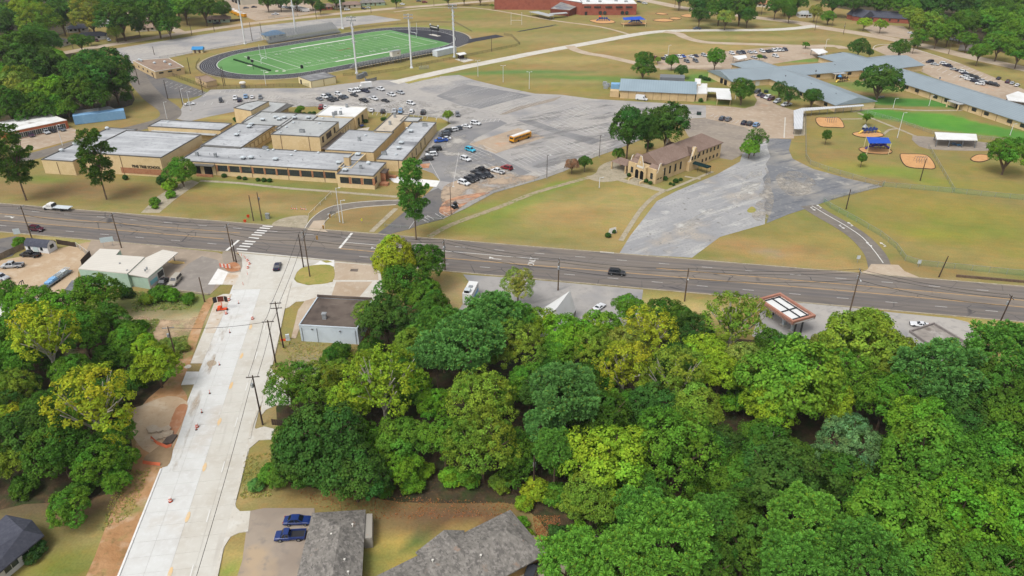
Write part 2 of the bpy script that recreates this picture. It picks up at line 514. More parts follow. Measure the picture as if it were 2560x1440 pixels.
# watered lawns round the grade school
for a in [(2260,255,26,9,LG,1.0,-12,.25),(2330,305,34,10,(96,158,66),1.0,-40,.22),(2440,315,26,9,(102,162,64),1.0,-52,.22),
          (2520,335,16,8,(100,154,68),1.0,-60,.25),(2230,290,16,5,(96,152,66),.9,0,.25),(2180,222,14,8,(120,150,72),.8,0,.3),
          (2120,212,12,5,(120,142,74),.8,0,.3),(1990,152,22,5,(128,156,80),.9,10,.3),(2320,145,10,4,(116,152,78),1,-40,.3),
          (1755,195,10,16,(112,150,72),.95,-40,.3),(1960,235,12,6,(110,142,68),.9,-60,.3),(2080,260,9,4,(110,142,68),.9,-50,.3),
          (1770,256,9,3,(124,152,68),.9,-10,.3),(1870,262,9,4,(140,148,78),.8,0,.3),(1690,180,16,6,(134,146,78),.7,0),
          (2390,215,12,3,(124,152,84),.9,-50,.3),(1200,184,22,3.5,(116,146,78),.9,5),(1330,180,34,4.5,(112,146,82),.9,0),
          (1470,195,34,6,(116,148,76),.9,-8),(1400,205,30,4,(172,162,104),.7,0),(1570,200,14,9,(120,144,74),.8,0)]:
 blob(*a)
# meadows behind, mown and dry
for a in [(1250,60,60,14,(168,151,100),.8,0),(1060,70,30,10,(140,158,78),.8,0),(1150,75,40,8,(146,158,84),.6,0),(1400,95,50,16,(170,157,104),.7,10),
          (1650,120,60,14,(180,161,104),.95,0),(1900,95,60,8,(176,160,106),.9,0),(1400,150,40,10,(180,165,106),.8,0),
          (1450,225,30,5,(160,150,82),.7,0),(1000,150,30,8,(174,158,98),.6,0),(1150,125,20,6,(168,155,96),.7,0),
          (520,115,30,6,(176,163,98),.8,20),(600,205,24,4,(178,161,102),.8,0),(960,175,22,6,(168,158,90),.7,20),
          (1850,60,40,6,(166,156,106),.8,0),(2250,110,30,6,(174,158,104),.9,-20),(2420,175,40,6,(168,158,94),.9,-30),
          (300,280,12,8,(172,159,100),.8,0),(390,235,6,8,(186,169,108),.8,0),(330,250,8,3,(176,166,118),.8,0),
          (580,292,16,4,(186,167,106),.9,0),(1100,300,10,4,(172,156,90),.9,0),(1650,400,10,8,(172,155,100),.6,40)]:
 blob(*a)
# verge north of the highway and islands
for x in range(40,2560,130):
 yy = 511 + (719 - 511) * x / 2560 - 6
 blob(x,yy,8,1.8,(172,155,106),.8,-10)
for a in [(1929,632,2.0,4.5,(176,158,128),.9,80),(1850,615,8,4,(172,136,98),.5,0),(2005,625,7,3,(168,132,92),.5,0),(1440,540,12,6,(164,132,88),.45,20),(1500,580,14,4,(160,140,84),.5,-10),(2400,600,14,5,(158,140,82),.5,-10),(2250,540,10,5,(164,142,86),.5,0),(2480,580,10,4,(142,150,70),.6,0),(300,470,14,5,(156,126,86),.6,-10),(500,500,14,4,(158,128,86),.6,-10),(650,490,10,3,(164,136,92),.6,-10)]:
 blob(*a)
# south side: rough yard, verges, back gardens
for a in [(430,770,12,5,(150,142,102),.9,0),(420,745,14,3,(112,142,78),.8,0),(330,760,8,4,(128,132,82),.8,0),(500,760,5,6,(132,146,82),.8,60),
          (470,800,8,3,(142,148,90),.6,60),(440,815,9,5,(202,185,148),.95,30),(350,800,7,4,(194,177,140),.8,0),(300,830,5,4,(186,162,120),.8,0),
          (470,850,4,6,(138,148,90),.7,60),(450,880,5,8,(156,147,108),.8,60),(420,960,6,5,(164,152,114),.9,0),
          (790,690,8,5,(160,156,88),.9,0,.3),(735,800,3,9,(168,156,90),.9,70,.4),(760,880,8,4,(164,151,104),.9,0),(800,920,6,4,(178,172,166),.8,0),
          (690,1050,5,4,(174,157,112),.9,0),(650,1130,5,6,(168,153,92),.9,70),(640,1200,4,5,(130,142,72),.8,70),(610,1240,3,3,(186,167,112),.8,0),
          (585,1400,3,6,(192,175,108),1,70),(570,1420,1.2,3,(140,166,74),.8,70),(1000,1370,6,5,(202,178,96),1,20,.35),(1060,1330,3,4,(100,122,74),.9,30,.4),
          (960,1300,8,3,(156,136,90),.9,0),(1150,1300,9,4,(138,104,78),.9,0),(1090,1270,12,3,(128,96,72),.8,0),(1130,1340,5,2,(196,170,98),.8,35),
          (925,1390,2.5,6,(110,128,68),.8,90),(200,1390,9,4,(164,160,72),.9,30),(110,1340,8,5,(128,120,72),.8,0),(260,1340,4,7,(174,158,100),.8,70),
          (60,1250,10,5,(112,98,76),.9,0),(230,1250,6,5,(124,100,78),.9,0),(170,1420,5,3,(120,132,64),.8,0),
          (1145,735,6,9,(186,169,120),.9,0),(1150,720,3,6,(202,173,126),.8,80),(1680,760,14,5,(200,181,124),.95,-10),(1650,745,8,2,(170,164,92),.8,-10),
          (2470,810,18,4,(184,170,104),.9,-10),(170,600,16,1.8,(186,177,116),.9,-10),(110,645,8,3,(150,152,98),.7,0),(470,625,7,2,(172,172,102),.9,-10),
          (930,830,6,5,(150,120,86),.8,0)]:
 blob(*a)
pt = np.clip(fbm(gx,gy,.22,12) * .9,-1,1)[...,None]
pt2 = np.clip(fbm(gx,gy,.5,14) * .9,-1,1)[...,None]
gcol = gcol * (1 + .17 * pt * np.array([1.0,.5,.55]) + .1 * pt2)
gz = np.zeros_like(gx)
me = bpy.data.meshes.new('ground')
verts = np.stack([gx.ravel(),gy.ravel(),gz.ravel()],1)
idx = np.arange(nx * ny).reshape(ny,nx)
quads = np.stack([idx[:-1,:-1],idx[:-1,1:],idx[1:,1:],idx[1:,:-1]],-1).reshape(-1,4)
BIG = 6000.0
vext = [(-BIG,-BIG,0),(BIG,-BIG,0),(BIG,BIG,0),(-BIG,BIG,0)]
nb = len(verts)
fx = quads.tolist()
c00,c10,c11,c01 = idx[0,0],idx[0,-1],idx[-1,-1],idx[-1,0]
fx += [(nb,nb + 1,c10,c00),(nb + 1,nb + 2,c11,c10),(nb + 2,nb + 3,c01,c11),(nb + 3,nb,c00,c01)]
# border triangles share the grid's outer edge through its corners; the rim between is closed with fans
me.from_pydata(verts.tolist() + vext,[],fx)
at = me.color_attributes.new('cover','FLOAT_COLOR','POINT')
cc = np.ones((len(verts) + 4,4),np.float32)
cc[:nb,:3] = gcol.reshape(-1,3)
cc[nb:,:3] = c_oli
at.data.foreach_set('color',cc.ravel())
m,nt,b = newmat('grass_ground')
a_ = nt.nodes.new('ShaderNodeAttribute')
a_.attribute_name = 'cover'
cc_ = mix(nt,.8,a_.outputs[0],ramp(nt,noise(nt,coords(nt),2.2,6,.75),-.15,1.2),'MULTIPLY')
bc = nt.nodes.new('ShaderNodeBrightContrast')
bc.inputs['Bright'].default_value = 0.0
g2 = mix(nt,1.0,cc_,(1.56,1.56,1.66,1),'MULTIPLY')
st = ramp(nt,noise(nt,coords(nt,(.25,1,1),-HW),.55,4,.65),.35,.75)
g3 = mix(nt,st,mix(nt,1.0,g2,(1.03,1.0,.98,1),'MULTIPLY'),mix(nt,1.0,g2,(.84,.9,.88,1),'MULTIPLY'))
g4 = mix(nt,ramp(nt,noise(nt,coords(nt),.35,5,.7),.46,.66),g3,mix(nt,1.0,g3,(1.12,.98,.92,1),'MULTIPLY'))
g5 = mix(nt,ramp(nt,noise(nt,coords(nt),.11,5,.6),.52,.7),g4,mix(nt,1.0,g4,(.84,.98,.8,1),'MULTIPLY'))
g6 = mix(nt,ramp(nt,noise(nt,coords(nt),.8,6,.75),.6,.75),g5,mix(nt,1.0,g5,(1.2,1.14,1.12,1),'MULTIPLY'))
nt.links.new(g6,b.inputs['Base Color'])
b.inputs['Roughness'].default_value = 1.0
b.inputs['Specular IOR Level'].default_value = 0.05
me.materials.append(m)
tag(link(me,'ground'),kind='structure')
m_grassp = mat('grass_patch',C(158,152,80),[(C(176,156,92),.25,.42,.66),(C(132,146,66),.5,.5,.72),(C(190,166,104),1.5,.55,.8)],rough=1)
# ------------------------------------------------------------------ highway
m,nt,b = newmat('highway_asphalt')
v = coords(nt,(1,1,1),-HW)
sx = nt.nodes.new('ShaderNodeSeparateXYZ')
nt.links.new(v,sx.inputs[0])
mr = ramp(nt,sx.outputs[1],180.9,200.9)
cr = nt.nodes.new('ShaderNodeValToRGB')
nt.links.new(mr,cr.inputs[0])
el = cr.color_ramp.elements
tone = [(0.0,(135,124,115)),(.04,(119,113,110)),(.20,(125,118,114)),(.24,(117,112,110)),(.385,(123,117,113)),(.41,(149,137,124)),(.5,(143,133,123)),
  (.585,(147,136,123)),(.61,(129,122,116)),(.79,(135,127,120)),(.83,(125,118,113)),(1.0,(143,131,119))]
el[0].position,el[0].color = tone[0][0],C(*tone[0][1])
el[1].position,el[1].color = tone[-1][0],C(*tone[-1][1])
for p_,c_ in tone[1:-1]:
 e = el.new(p_); e.color = C(*c_)
wv = nt.nodes.new('ShaderNodeMath'); wv.operation = 'PINGPONG'
nt.links.new(sx.outputs[1],wv.inputs[0]); wv.inputs[1].default_value = .95
tr = ramp(nt,wv.outputs[0],.25,.75)
c1 = mix(nt,ramp(nt,noise(nt,coords(nt,(.03,1,1),-HW),.9,3),.38,.7),cr.outputs[0],C(134,124,113))
c1 = mix(nt,mix(nt,.5,tr,tr),mix(nt,1,c1,(.88,.88,.89,1),'MULTIPLY'),c1)
c2 = mix(nt,ramp(nt,noise(nt,coords(nt,(.2,1,1),-HW),.35,4),.52,.75),c1,C(104,100,99))
vo = nt.nodes.new('ShaderNodeTexVoronoi'); vo.feature = 'DISTANCE_TO_EDGE'; vo.inputs['Scale'].default_value = .22
nt.links.new(coords(nt,(.55,1.0,1),-HW),vo.inputs['Vector'])
ck = ramp(nt,vo.outputs['Distance'],.006,.02)
ckm = ramp(nt,noise(nt,coords(nt),.05),.45,.6)
crack = nt.nodes.new('ShaderNodeMath'); crack.operation = 'MULTIPLY'
inv = nt.nodes.new('ShaderNodeMath'); inv.operation = 'SUBTRACT'; inv.inputs[0].default_value = 1
nt.links.new(ck,inv.inputs[1]); nt.links.new(inv.outputs[0],crack.inputs[0]); nt.links.new(ckm,crack.inputs[1])
c3 = mix(nt,crack.outputs[0],c2,C(84,81,81))
nt.links.new(c3,b.inputs['Base Color'])
b.inputs['Roughness'].default_value = .85
b.inputs['Specular IOR Level'].default_value = .25
m_hwy = m
hd = Vector((math.cos(HW),math.sin(HW),0))
hn = Vector((-hd.y,hd.x,0))
HN0,HS0 = 200.75,180.95                       # across-road positions of both edges
def hwp(t,n,z=0):
 """t metres along the highway (0 under the camera's axis), n across"""
 return hd * t + hn * n + Vector((0,0,z))
def hw_tn(px,py):
 p = G(px,py)
 return p.dot(hd),p.dot(hn)
hw = MB()
NSEG = 40
for i in range(NSEG):
 t0,t1 = -260 + i * 13,-260 + (i + 1) * 13
 hw.quad(hwp(t0,HS0,3 * LV),hwp(t1,HS0,3 * LV),hwp(t1,HN0,3 * LV),hwp(t0,HN0,3 * LV))
highway = tag(hw.build('highway',m_hwy),kind='structure')
for nm,n0,n1 in (('kerb',HN0,HN0 + .45),('kerb',HS0 - .45,HS0)):
 k = MB()
 k.box(hwp(0,(n0 + n1) / 2,-.02),(520,n1 - n0,.15),HW)
 tag(k.build(nm,m_walk),kind='structure')
def mark(name,a,bq,wd,mt,par,lv=4):
 a,bq = Vector((a.x,a.y,0)),Vector((bq.x,bq.y,0))
 d = (bq - a).normalized()
 q = Vector((-d.y,d.x,0)) * wd / 2
 z = Vector((0,0,lv * LV))
 k = MB()
 k.quad(a - q + z,bq - q + z,bq + q + z,a + q + z)
 return k.build(name,mt,par)
# lane dashes, evenly spaced along the road
a0,n_n = hw_tn(252,543)
a1,n_n2 = hw_tn(2456,726)
for i in range(-2,25):
 t = a0 + (a1 - a0) * i / 22
 n = n_n + (n_n2 - n_n) * i / 22
 mark('lane_dash',hwp(t - 1.5,n),hwp(t + 1.5,n),.18,m_wornw,highway)
a0,n_s = hw_tn(175,579)
a1,n_s2 = hw_tn(2479,778)
for i in range(-2,25):
 if i in (5,6,7): continue
 t = a0 + (a1 - a0) * i / 22
 n = n_s + (n_s2 - n_s) * i / 22
 mark('lane_dash',hwp(t - 1.5,n),hwp(t + 1.5,n),.18,m_wornw,highway)
def pxline(name,pts,wd,mt,par,lv=4):
 for p,q in zip(pts[:-1],pts[1:]):
  mark(name,G(*p),G(*q),wd,mt,par,lv)
for pts in ([(-120,524),(120,545),(600,583)],[(-120,541),(175,566),(560,598)],[(850,622),(1115,646),(1525,679),(1737,697),(2155,731),(2620,774)],
   [(1640,671),(1920,695),(2295,727),(2620,757)]):
 pxline('yellow_line',pts,.34,m_yell,highway)
pxline('turn_lane_line',[(862,606),(1100,627),(1347,648)],.2,m_white,highway)
for p,q in (((597,601),(566,627)),((880,583),(849,621))):
 mark('stop_bar',G(*p),G(*q),.75,m_white,highway)
for cx,cy in ((669,566),(662,571),(655,577),(649,582.3),(642,588),(634.5,595.5),(625.5,604),(619,610),(612,616.3),(605,623.5)):
 p = G(cx,cy)
 mark('crosswalk_bar',p - hd * 1.75,p + hd * 1.75,.72,m_white,highway)
def text_mesh(s,size,ext=0.0,bold=0.0):
 cu = bpy.data.curves.new('lettering','FONT')
 cu.body = s
 cu.size = size
 cu.extrude = ext
 cu.offset = bold
 cu.align_x = 'CENTER'
 o = bpy.data.objects.new('tmp',cu)
 col.objects.link(o)
 dg = bpy.context.evaluated_depsgraph_get()
 me = bpy.data.meshes.new_from_object(o.evaluated_get(dg))
 bpy.data.objects.remove(o)
 bpy.data.curves.remove(cu)
 return me
def arrow(px,py,sgn,par=highway):
 """turn arrow painted on the road: shaft along the lane, hook to the side"""
 p = G(px,py)
 k = MB()
 z = 4 * LV
 def q(a,c):
  w_ = p + hd * (a * sgn) + hn * (c * sgn)
  return (w_.x,w_.y,z)
 k.add([q(2.2,-.5),q(2.2,-.25),q(-.2,-.25),q(-.2,-.5)],[(0,1,2,3)])
 k.add([q(-.2,-.5),q(-.2,-.25),q(-.8,.05),q(-1.0,-.15)],[(0,1,2,3)])
 k.add([q(-.2,.1),q(-1.5,-.55),q(-1.6,.75)],[(0,1,2)])
 return k.build('turn_arrow',m_white,par)
arrow(940,621,1); arrow(1236,646,1); arrow(24,543,-1)
tm = text_mesh('ONLY',2.2)
tm.materials.append(m_white)
o = link(tm,'lettering',highway,G(1337,655) + Vector((0,0,4 * LV)) - hd * .0,HW + rad(90))
o.scale = (.9,1.2,1)
# ------------------------------------------------------------------ other roads, lots and paths, from the far side to the near one
sheet('asphalt_yard',[(285,122),(470,92),(640,66),(800,48),(930,38),(1005,50),(900,62),(855,70),(700,92),(600,112),(500,128),(340,162),(318,152)],1,m_lotg)
strip('side_road',[(150,134),(240,118),(350,100),(480,79),(640,57),(800,39),(960,23),(1100,12),(1240,1),(1330,-8)],9,2,m_conc2)
strip('lane',[(455,82),(420,66),(385,52),(345,40),(320,30)],7,3,m_conc2)
sheet('fleet_yard',[(560,-10),(745,-10),(800,30),(745,40),(640,52),(560,22)],1,m_lott)
strip('campus_road',[(985,207),(1050,192),(1150,170),(1250,150),(1350,130),(1500,103),(1580,88),(1650,79),(1740,76),(1900,75),(1985,71),(2040,64)],8,3,m_conc)
strip('campus_road',[(1425,115),(1437,124),(1470,134),(1515,141),(1590,158),(1638,167),(1733,167),(1800,164)],6.5,4,m_conc2)
strip('campus_road',[(1660,79),(1695,84),(1710,92),(1738,101),(1780,107),(1893,111),(2000,115),(2085,115),(2110,122)],7,4,m_conc2)
strip('main_street',[(1600,-2),(1640,6),(1724,22),(1890,44),(2000,57),(2037,66),(2170,87),(2295,111),(2420,141),(2560,172),(2700,205)],12,2,m_conc2)
strip('footpath',[(985,30),(1060,21),(1140,18),(1225,24),(1375,50),(1500,67),(1580,88)],2.6,2,m_conc2)
sheet('parking_lot',[(1640,150),(1720,137),(1860,124),(1990,112),(2060,118),(2065,140),(1930,160),(1830,178),(1735,172),(1650,174)],3,m_lott)
sheet('parking_lot',[(2180,122),(2215,113),(2290,122),(2400,158),(2600,240),(2620,320),(2470,240),(2330,192),(2270,162)],3,m_lott)
strip('kerb',[(2182,124),(2190,114),(2225,112),(2300,127),(2400,160)],.5,4,m_conc,h=.1)
sheet('church_parking',[(2160,70),(2190,60),(2260,66),(2290,92),(2270,98),(2180,84)],3,m_lott)
sheet('driveway',[(2395,126),(2400,112),(2440,108),(2425,128)],3,m_asphb)
# street at the west of the school
strip('west_street',[(335,165),(350,205),(385,245),(425,276),(415,298),(350,318),(250,341),(150,372),(60,396),(-90,432)],9.5,3,m_asphb)
sheet('asphalt_lot',[(322,172),(350,168),(400,190),(470,213),(524,234),(470,246),(410,246),(345,215)],2,m_asph)
sheet('forecourt',[(30,352),(172,317),(190,324),(190,347),(90,374),(20,385)],2,m_lott)
# the great lot between the schools
lot = sheet('parking_lot',[(458,262),(500,243),(527,224),(640,221),(780,220),(855,210),(950,200),(1010,199),(1147,187),(1185,200),(1255,217),(1337,234),(1405,237),(1480,247),(1765,264),(1765,294),
               (1710,298),(1600,350),(1535,376),(1485,393),(1410,428),(1360,446),(1235,482),(1160,523),(1105,548),(1050,562),(1022,573),(955,590),(940,586),(968,566),(1010,530),(1072,480),(1100,452),
               (1084,434),(1035,415),(1060,375),(1092,330),(1128,308),(1100,294),(925,278),(845,264),(700,268),(600,276),(520,292),(470,304),(440,296)],2,m_lotg)
sheet('asphalt_patch',[(1100,452),(1084,434),(1040,414),(1070,372),(1130,330),(1190,312),(1250,300),(1268,308),(1190,345),(1172,360),(1235,385),(1290,412),(1330,430),(1290,445),(1230,455),(1160,460)],3,m_lotd,smooth=0)
sheet('asphalt_patch',[(1022,573),(955,590),(940,586),(968,566),(1010,530),(1072,480),(1095,470),(1130,490),(1150,512),(1105,548),(1050,562)],3,m_asph)
sheet('asphalt_patch',[(1090,240),(1160,210),(1235,222),(1330,238),(1280,250),(1200,272),(1150,262)],3,m_lotd)
sheet('asphalt_patch',[(1290,300),(1330,300),(1420,330),(1505,350),(1480,362),(1400,338)],3,m_lotd)
sheet('concrete_patch',[(1172,360),(1295,320),(1362,343),(1237,384)],4,m_lott)
sheet('dirt_patch',[(1110,512),(1160,492),(1250,472),(1350,442),(1290,436),(1240,414),(1190,436),(1110,466)],4,worn('tan_wash',C(190,168,144),C(178,158,136),.12,.36,.56),smooth=4)
sheet('dirt_patch',[(1098,530),(1110,505),(1150,490),(1225,480),(1180,500),(1150,520),(1120,540)],5,worn('red_wash',C(200,146,112),C(206,172,144),.22,.36,.58,(.4,1,1),rad(-30)),smooth=4)
sheet('dirt_patch',[(1050,410),(1075,408),(1072,420),(1056,420)],4,m_reddirt)
sheet('dirt_strip',[(1248,286),(1290,268),(1390,244),(1405,240),(1385,252),(1320,268),(1262,286)],4,m_gravb)
sheet('grass_island',[(1012,206),(1050,196),(1095,190),(1100,192),(1060,200),(1022,209)],5,m_grassp)
sheet('entrance_pad',[(973,446),(993,442),(1100,452),(1091,467),(1030,461),(985,456)],5,m_newconc)
m_tar = worn('tar_stain',C(150,148,147),C(158,155,152),.14,.5,.72,(.3,1,1),rad(-33))
m_pale = worn('bleached',C(190,185,177),C(182,176,168),.1,.48,.66)
sheet('stain',[(900,250),(1100,250),(1240,290),(1130,300),(900,270)],4,m_pale)
sheet('stain',[(560,262),(800,235),(1000,250),(1080,276),(900,270),(700,266)],5,m_pale)
sheet('stain',[(1260,300),(1500,260),(1700,280),(1500,380),(1380,430),(1280,400)],4,m_tar)
sheet('stain',[(1090,350),(1180,330),(1240,400),(1300,440),(1200,460),(1110,440)],5,m_pale)
# school walks and drive
strip('sidewalk',[(500,452),(600,458),(700,469),(830,479),(993,492)],1.7,2,m_walk,smooth=3)
sheet('entrance_walk',[(352,532),(398,532),(438,498),(498,456),(478,450),(440,462),(395,490)],2,m_walk)
strip('school_drive',[(772,580),(787,558),(805,540),(830,525),(862,516),(920,509),(1005,505)],4.8,3,m_asphb)
for s_ in ([(762,572),(775,552),(795,534),(820,520),(855,511),(920,504),(1000,501)],[(808,572),(812,556),(828,540),(850,529),(900,519),(990,512)]):
 strip('kerb',s_,.3,4,m_conc,h=.08)
sheet('bus_pullout',[(680,562),(700,548),(735,540),(770,539),(768,556),(768,577),(720,568)],2,m_walk,smooth=3)
sheet('drive_apron',[(768,575),(784,552),(812,550),(812,574),(820,580)],4,m_conc2)
strip('sidewalk',[(928,580),(990,521)],1.7,2,m_walk,smooth=0)
strip('old_sidewalk',[(1072,592),(1130,561),(1247,518),(1335,483),(1427,456),(1480,442)],2.2,2,mat('broken_concrete',C(168,152,124),[(C(136,138,84),.5,.46,.62),(C(186,174,150),1.4,.5,.75)]),smooth=4)
strip('church_walk',[(1470,444),(1520,440),(1560,452),(1610,464),(1662,478)],3.0,3,m_walk,smooth=4)
strip('church_walk',[(1660,478),(1636,491),(1606,520),(1577,562),(1552,602)],1.6,3,m_walk,smooth=3)
strip('church_walk',[(1664,478),(1782,429)],1.3,4,m_walk,smooth=0)
strip('church_walk',[(1712,441),(1752,448)],1.3,3,m_walk,smooth=0)
sheet('carport_drive',[(1490,432),(1500,415),(1530,402),(1560,405),(1575,425),(1565,445),(1510,455),(1470,445)],2,m_walk,smooth=3)
# church lots
sheet('gravel_lot',[(1548,634),(1575,590),(1610,545),(1642,503),(1690,478),(1790,437),(1850,404),(1856,384),(1925,346),(1930,400),(1918,480),(1912,560),(1800,592),(1730,644)],2,m_grav)
sheet('asphalt_lot',[(1922,345),(1979,348),(1972,375),(1982,397),(2032,422),(2115,445),(2207,466),(2100,492),(2025,518),(1970,536),(1916,558),(1922,540),(1909,520),(1915,500),(1904,486),(1913,462),(1906,446),(1922,428),(1914,410),(1926,392),(1918,366)],3,m_gravd)
sheet('dirt_seam',[(1905,470),(1916,440),(1912,420),(1924,430),(1928,470),(1935,500),(1922,545),(1900,552),(1880,540),(1892,505)],4,worn('lot_wash',C(178,170,158),C(196,190,180),.16,.42,.66),smooth=4)
sheet('worn_patch',[(1940,440),(1985,428),(2030,445),(2040,470),(2000,490),(1960,480)],4,MATS['lot_wash'],smooth=4)
sheet('worn_patch',[(1860,450),(1890,420),(1905,430),(1898,470),(1870,500),(1850,490)],4,worn('pale_wash',C(204,201,194),C(188,182,172),.2,.44,.66,(.3,1,1),rad(-35)),smooth=4)
sheet('worn_patch',[(1700,570),(1740,540),(1800,515),(1820,525),(1770,556),(1720,590)],4,MATS['pale_wash'],smooth=4)
sheet('gravel_yard',[(1700,300),(1765,295),(1870,320),(1925,346),(1860,384),(1830,400),(1800,395),(1720,340)],1,m_gravb)
sheet('bus_loop',[(1765,263),(1830,267),(1862,271),(1886,264),(1893,250),(1885,238),(1893,222),(1912,236),(1942,262),(1985,276),(1985,346),(1922,346),(1862,318),(1765,296)],3,m_lott)
sheet('walk',[(1985,276),(2012,268),(2013,338),(1985,340)],3,m_walk)
sheet('grass_patch',[(1868,525),(1880,516),(1890,524),(1884,531),(1872,531)],4,m_grassp,smooth=4)
# bicycle path
strip('bicycle_path',[(2022,514),(2060,538),(2110,566),(2150,594),(2182,628),(2196,655),(2204,692)],6.4,3,m_asphb)
sheet('path_apron',[(2178,660),(2246,662),(2262,678),(2298,693),(2230,690),(2148,683),(2168,674)],4,m_conc2)
bp = strip('path_centre_line',[(2030,515),(2066,537),(2116,566),(2156,594),(2186,628),(2208,658)],.22,5,m_white)
for cx,cy,s_ in ((2102,566,1),(2128,561,-1),(2170,610,1),(2210,612,-1),(2030,521,1),(2050,517,-1)):
 p = G(cx,cy,5 * LV)
 k = MB()
 d = (G(2150,594) - G(2060,538)).normalized() * s_
 q = Vector((-d.y,d.x,0))
 for (a,c,e,f) in (((-1.1,-.12),(1.0,-.12),(1.0,.12),(-1.1,.12)),((-1.1,-.12),(-1.1,.9),(-.75,.9),(-.75,-.12))):
  k.add([tuple(p + d * x + q * y) for x,y in (a,c,e,f)],[(0,1,2,3)])
 k.add([tuple(p + d * x + q * y) for x,y in ((1.0,.55),(1.0,-.55),(1.9,0))],[(0,2,1)])
 tag(k.build('path_arrow',m_white),kind='structure')
# playground paths
for pts,wd in (([(2130,280),(2170,273),(2230,272),(2300,276),(2405,276)],1.8),([(2145,282),(2190,300),(2245,322),(2300,345)],1.5),([(2100,298),(2155,297)],1.2),([(2205,340),(2222,325),(2245,322)],1.2)):
 strip('footpath',pts,wd,2,m_walk)
sheet('pavilion_slab',[(2282,345),(2300,340),(2480,358),(2485,368),(2460,377),(2320,372),(2283,352)],2,m_gravb,smooth=3)
# lots south of the highway
sheet('gas_station_lot',[(1960,750),(1990,756),(2120,768),(2232,781),(2382,796),(2420,805),(2460,850),(2470,900),(2380,930),(2150,880),(2060,860),(1960,870),(1880,840),(1900,780)],2,m_lotg)
sheet('old_parking_lot',[(1158,686),(1272,694),(1410,706),(1608,724),(1600,780),(1560,815),(1100,815),(1150,770),(1185,720)],2,m_lotg)
sheet('gravel_lot',[(-20,655),(60,640),(130,625),(220,605),(255,612),(215,655),(195,680),(195,760),(100,790),(-20,800)],2,m_sand)
sheet('repair_shop_lot',[(228,599),(425,618),(545,631),(598,655),(588,692),(565,700),(522,738),(380,722),(205,700),(198,668)],3,mat('lot_brown',C(170,154,136),[(C(154,140,124),.08,.42,.66),(C(184,168,150),.4,.5,.76)]))
sheet('asphalt_patch',[(470,660),(505,640),(545,650),(555,690),(522,737),(385,722),(400,700),(440,690)],4,mat('lot_brown_dark',C(154,146,138),[(C(142,134,126),.12,.42,.68),(C(166,158,148),.5,.5,.75)]))
sheet('side_lot',[(-20,600),(40,590),(60,606),(30,640),(-20,652)],3,m_asph)
# ------------------------------------------------------------------ concrete street, slab by slab
sL0,sL1 = G(297,1440),G(506,909)
sdv = Vector((math.cos(SD),math.sin(SD),0))
snv = Vector((sdv.y,-sdv.x,0))                # to the right, seen going up the street
sorg = G(297,1440)
SW = 15.9
street = tag(bpy.data.objects.new('concrete_street',None),kind='structure')
street.location = sorg
col.objects.link(street)
bed = MB()
pb = [sorg - sdv * 26,sorg - sdv * 26 + snv * SW,sorg + sdv * 98.6 + snv * SW,sorg + sdv * 98.6]
bed.prism([(p.x,p.y) for p in pb],-.02,2 * LV)
bed.build('street_bed',m_joint,street)
LW,SLN = SW / 4,3.4
cache = {}
for li in range(4):
 for r_ in range(-7,29):
  ln = SLN
  t0 = r_ * SLN
  mt = m_slabA if li < 2 else m_slabB
  key = (li < 2)
  if key not in cache:
   k = MB()
   gap = .018
   k.v = []
   d0 = [(-SLN / 2 + gap,-LW / 2 + gap),(SLN / 2 - gap,-LW / 2 + gap),(SLN / 2 - gap,LW / 2 - gap),(-SLN / 2 + gap,LW / 2 - gap)]
   k.prism(d0,0,.08)
   cache[key] = k.mesh('slab',mt)
  p = sdv * (t0 + SLN / 2) + snv * (LW * (li + .5))
  o = link(cache[key],'slab',street,(p.x,p.y,-.02 + R.uniform(0,.004)),SD)
for i,(cx,cy) in enumerate(((702,687),(682,752),(662,817),(641,889),(617,967),(591,1056),(558,1168),(521,1290),(479,1430))):
 p = G(cx,cy)
 mark('lane_dash',p - sdv * 1.5,p + sdv * 1.5,.2,m_white,street,5)
for cx,cy in ((512,1168),(470,1292),(426,1432),(578,965),(604,890),(627,818),(549,1055)):
 p = G(cx,cy)
 k = MB()
 k.add([tuple(p + sdv * (1.6 * math.sin(t * .785) * R.uniform(.7,1)) + snv * (.42 * math.cos(t * .785) * R.uniform(.7,1)) + Vector((0,0,5 * LV))) for t in range(8)],[tuple(range(8))])
 k.build('painted_mark',m_peach,street)
for i,(x0,x1,wd,o_) in enumerate(((403,297,.35,0),)):
 strip('kerb',[(403,1173),(297,1440),(262,1530)],.35,5,m_newconc,smooth=0,h=.1)
strip('kerb',[(728,706),(712,765),(692,860),(678,918)],.45,5,m_conc,smooth=2,h=.1)
strip('kerb',[(655,1000),(632,1060),(624,1098)],.45,5,m_conc,smooth=2,h=.1)
strip('kerb',[(617,1130),(600,1205),(588,1250)],.45,5,m_conc,smooth=2,h=.1)
strip('kerb',[(556,1372),(542,1440),(520,1530)],.45,5,m_conc,smooth=2,h=.1)
sheet('intersection_apron',[(592,627),(690,636),(790,646),(838,651),(832,667),(794,660),(757,668),(742,680),(735,698),(742,706),(770,713),(720,720),(580,724),(598,690),(606,665),(604,645)],5,m_slabB)
m_patch = mat('concrete_stained',C(212,200,184),[(C(204,176,146),.15,.48,.68),(C(226,220,210),.5,.5,.75),(C(190,166,138),.6,.58,.72)])
sheet('sidewalk_slab',[(476,908),(506,908),(534,838),(580,735),(558,735),(541,742),(520,800)],4,m_conc,thick=.1)
sheet('sidewalk_slab',[(541,742),(580,735),(552,800),(537,832),(512,832)],5,m_patch,thick=.1)
sheet('sidewalk_slab',[(453,962),(466,929),(498,929),(487,960)],5,m_newconc,thick=.1)
sheet('driveway_slab',[(520,711),(545,671),(570,680),(556,711)],5,m_newconc)
sheet('driveway_slab',[(556,711),(570,680),(600,678),(603,690),(590,712)],4,m_patch)
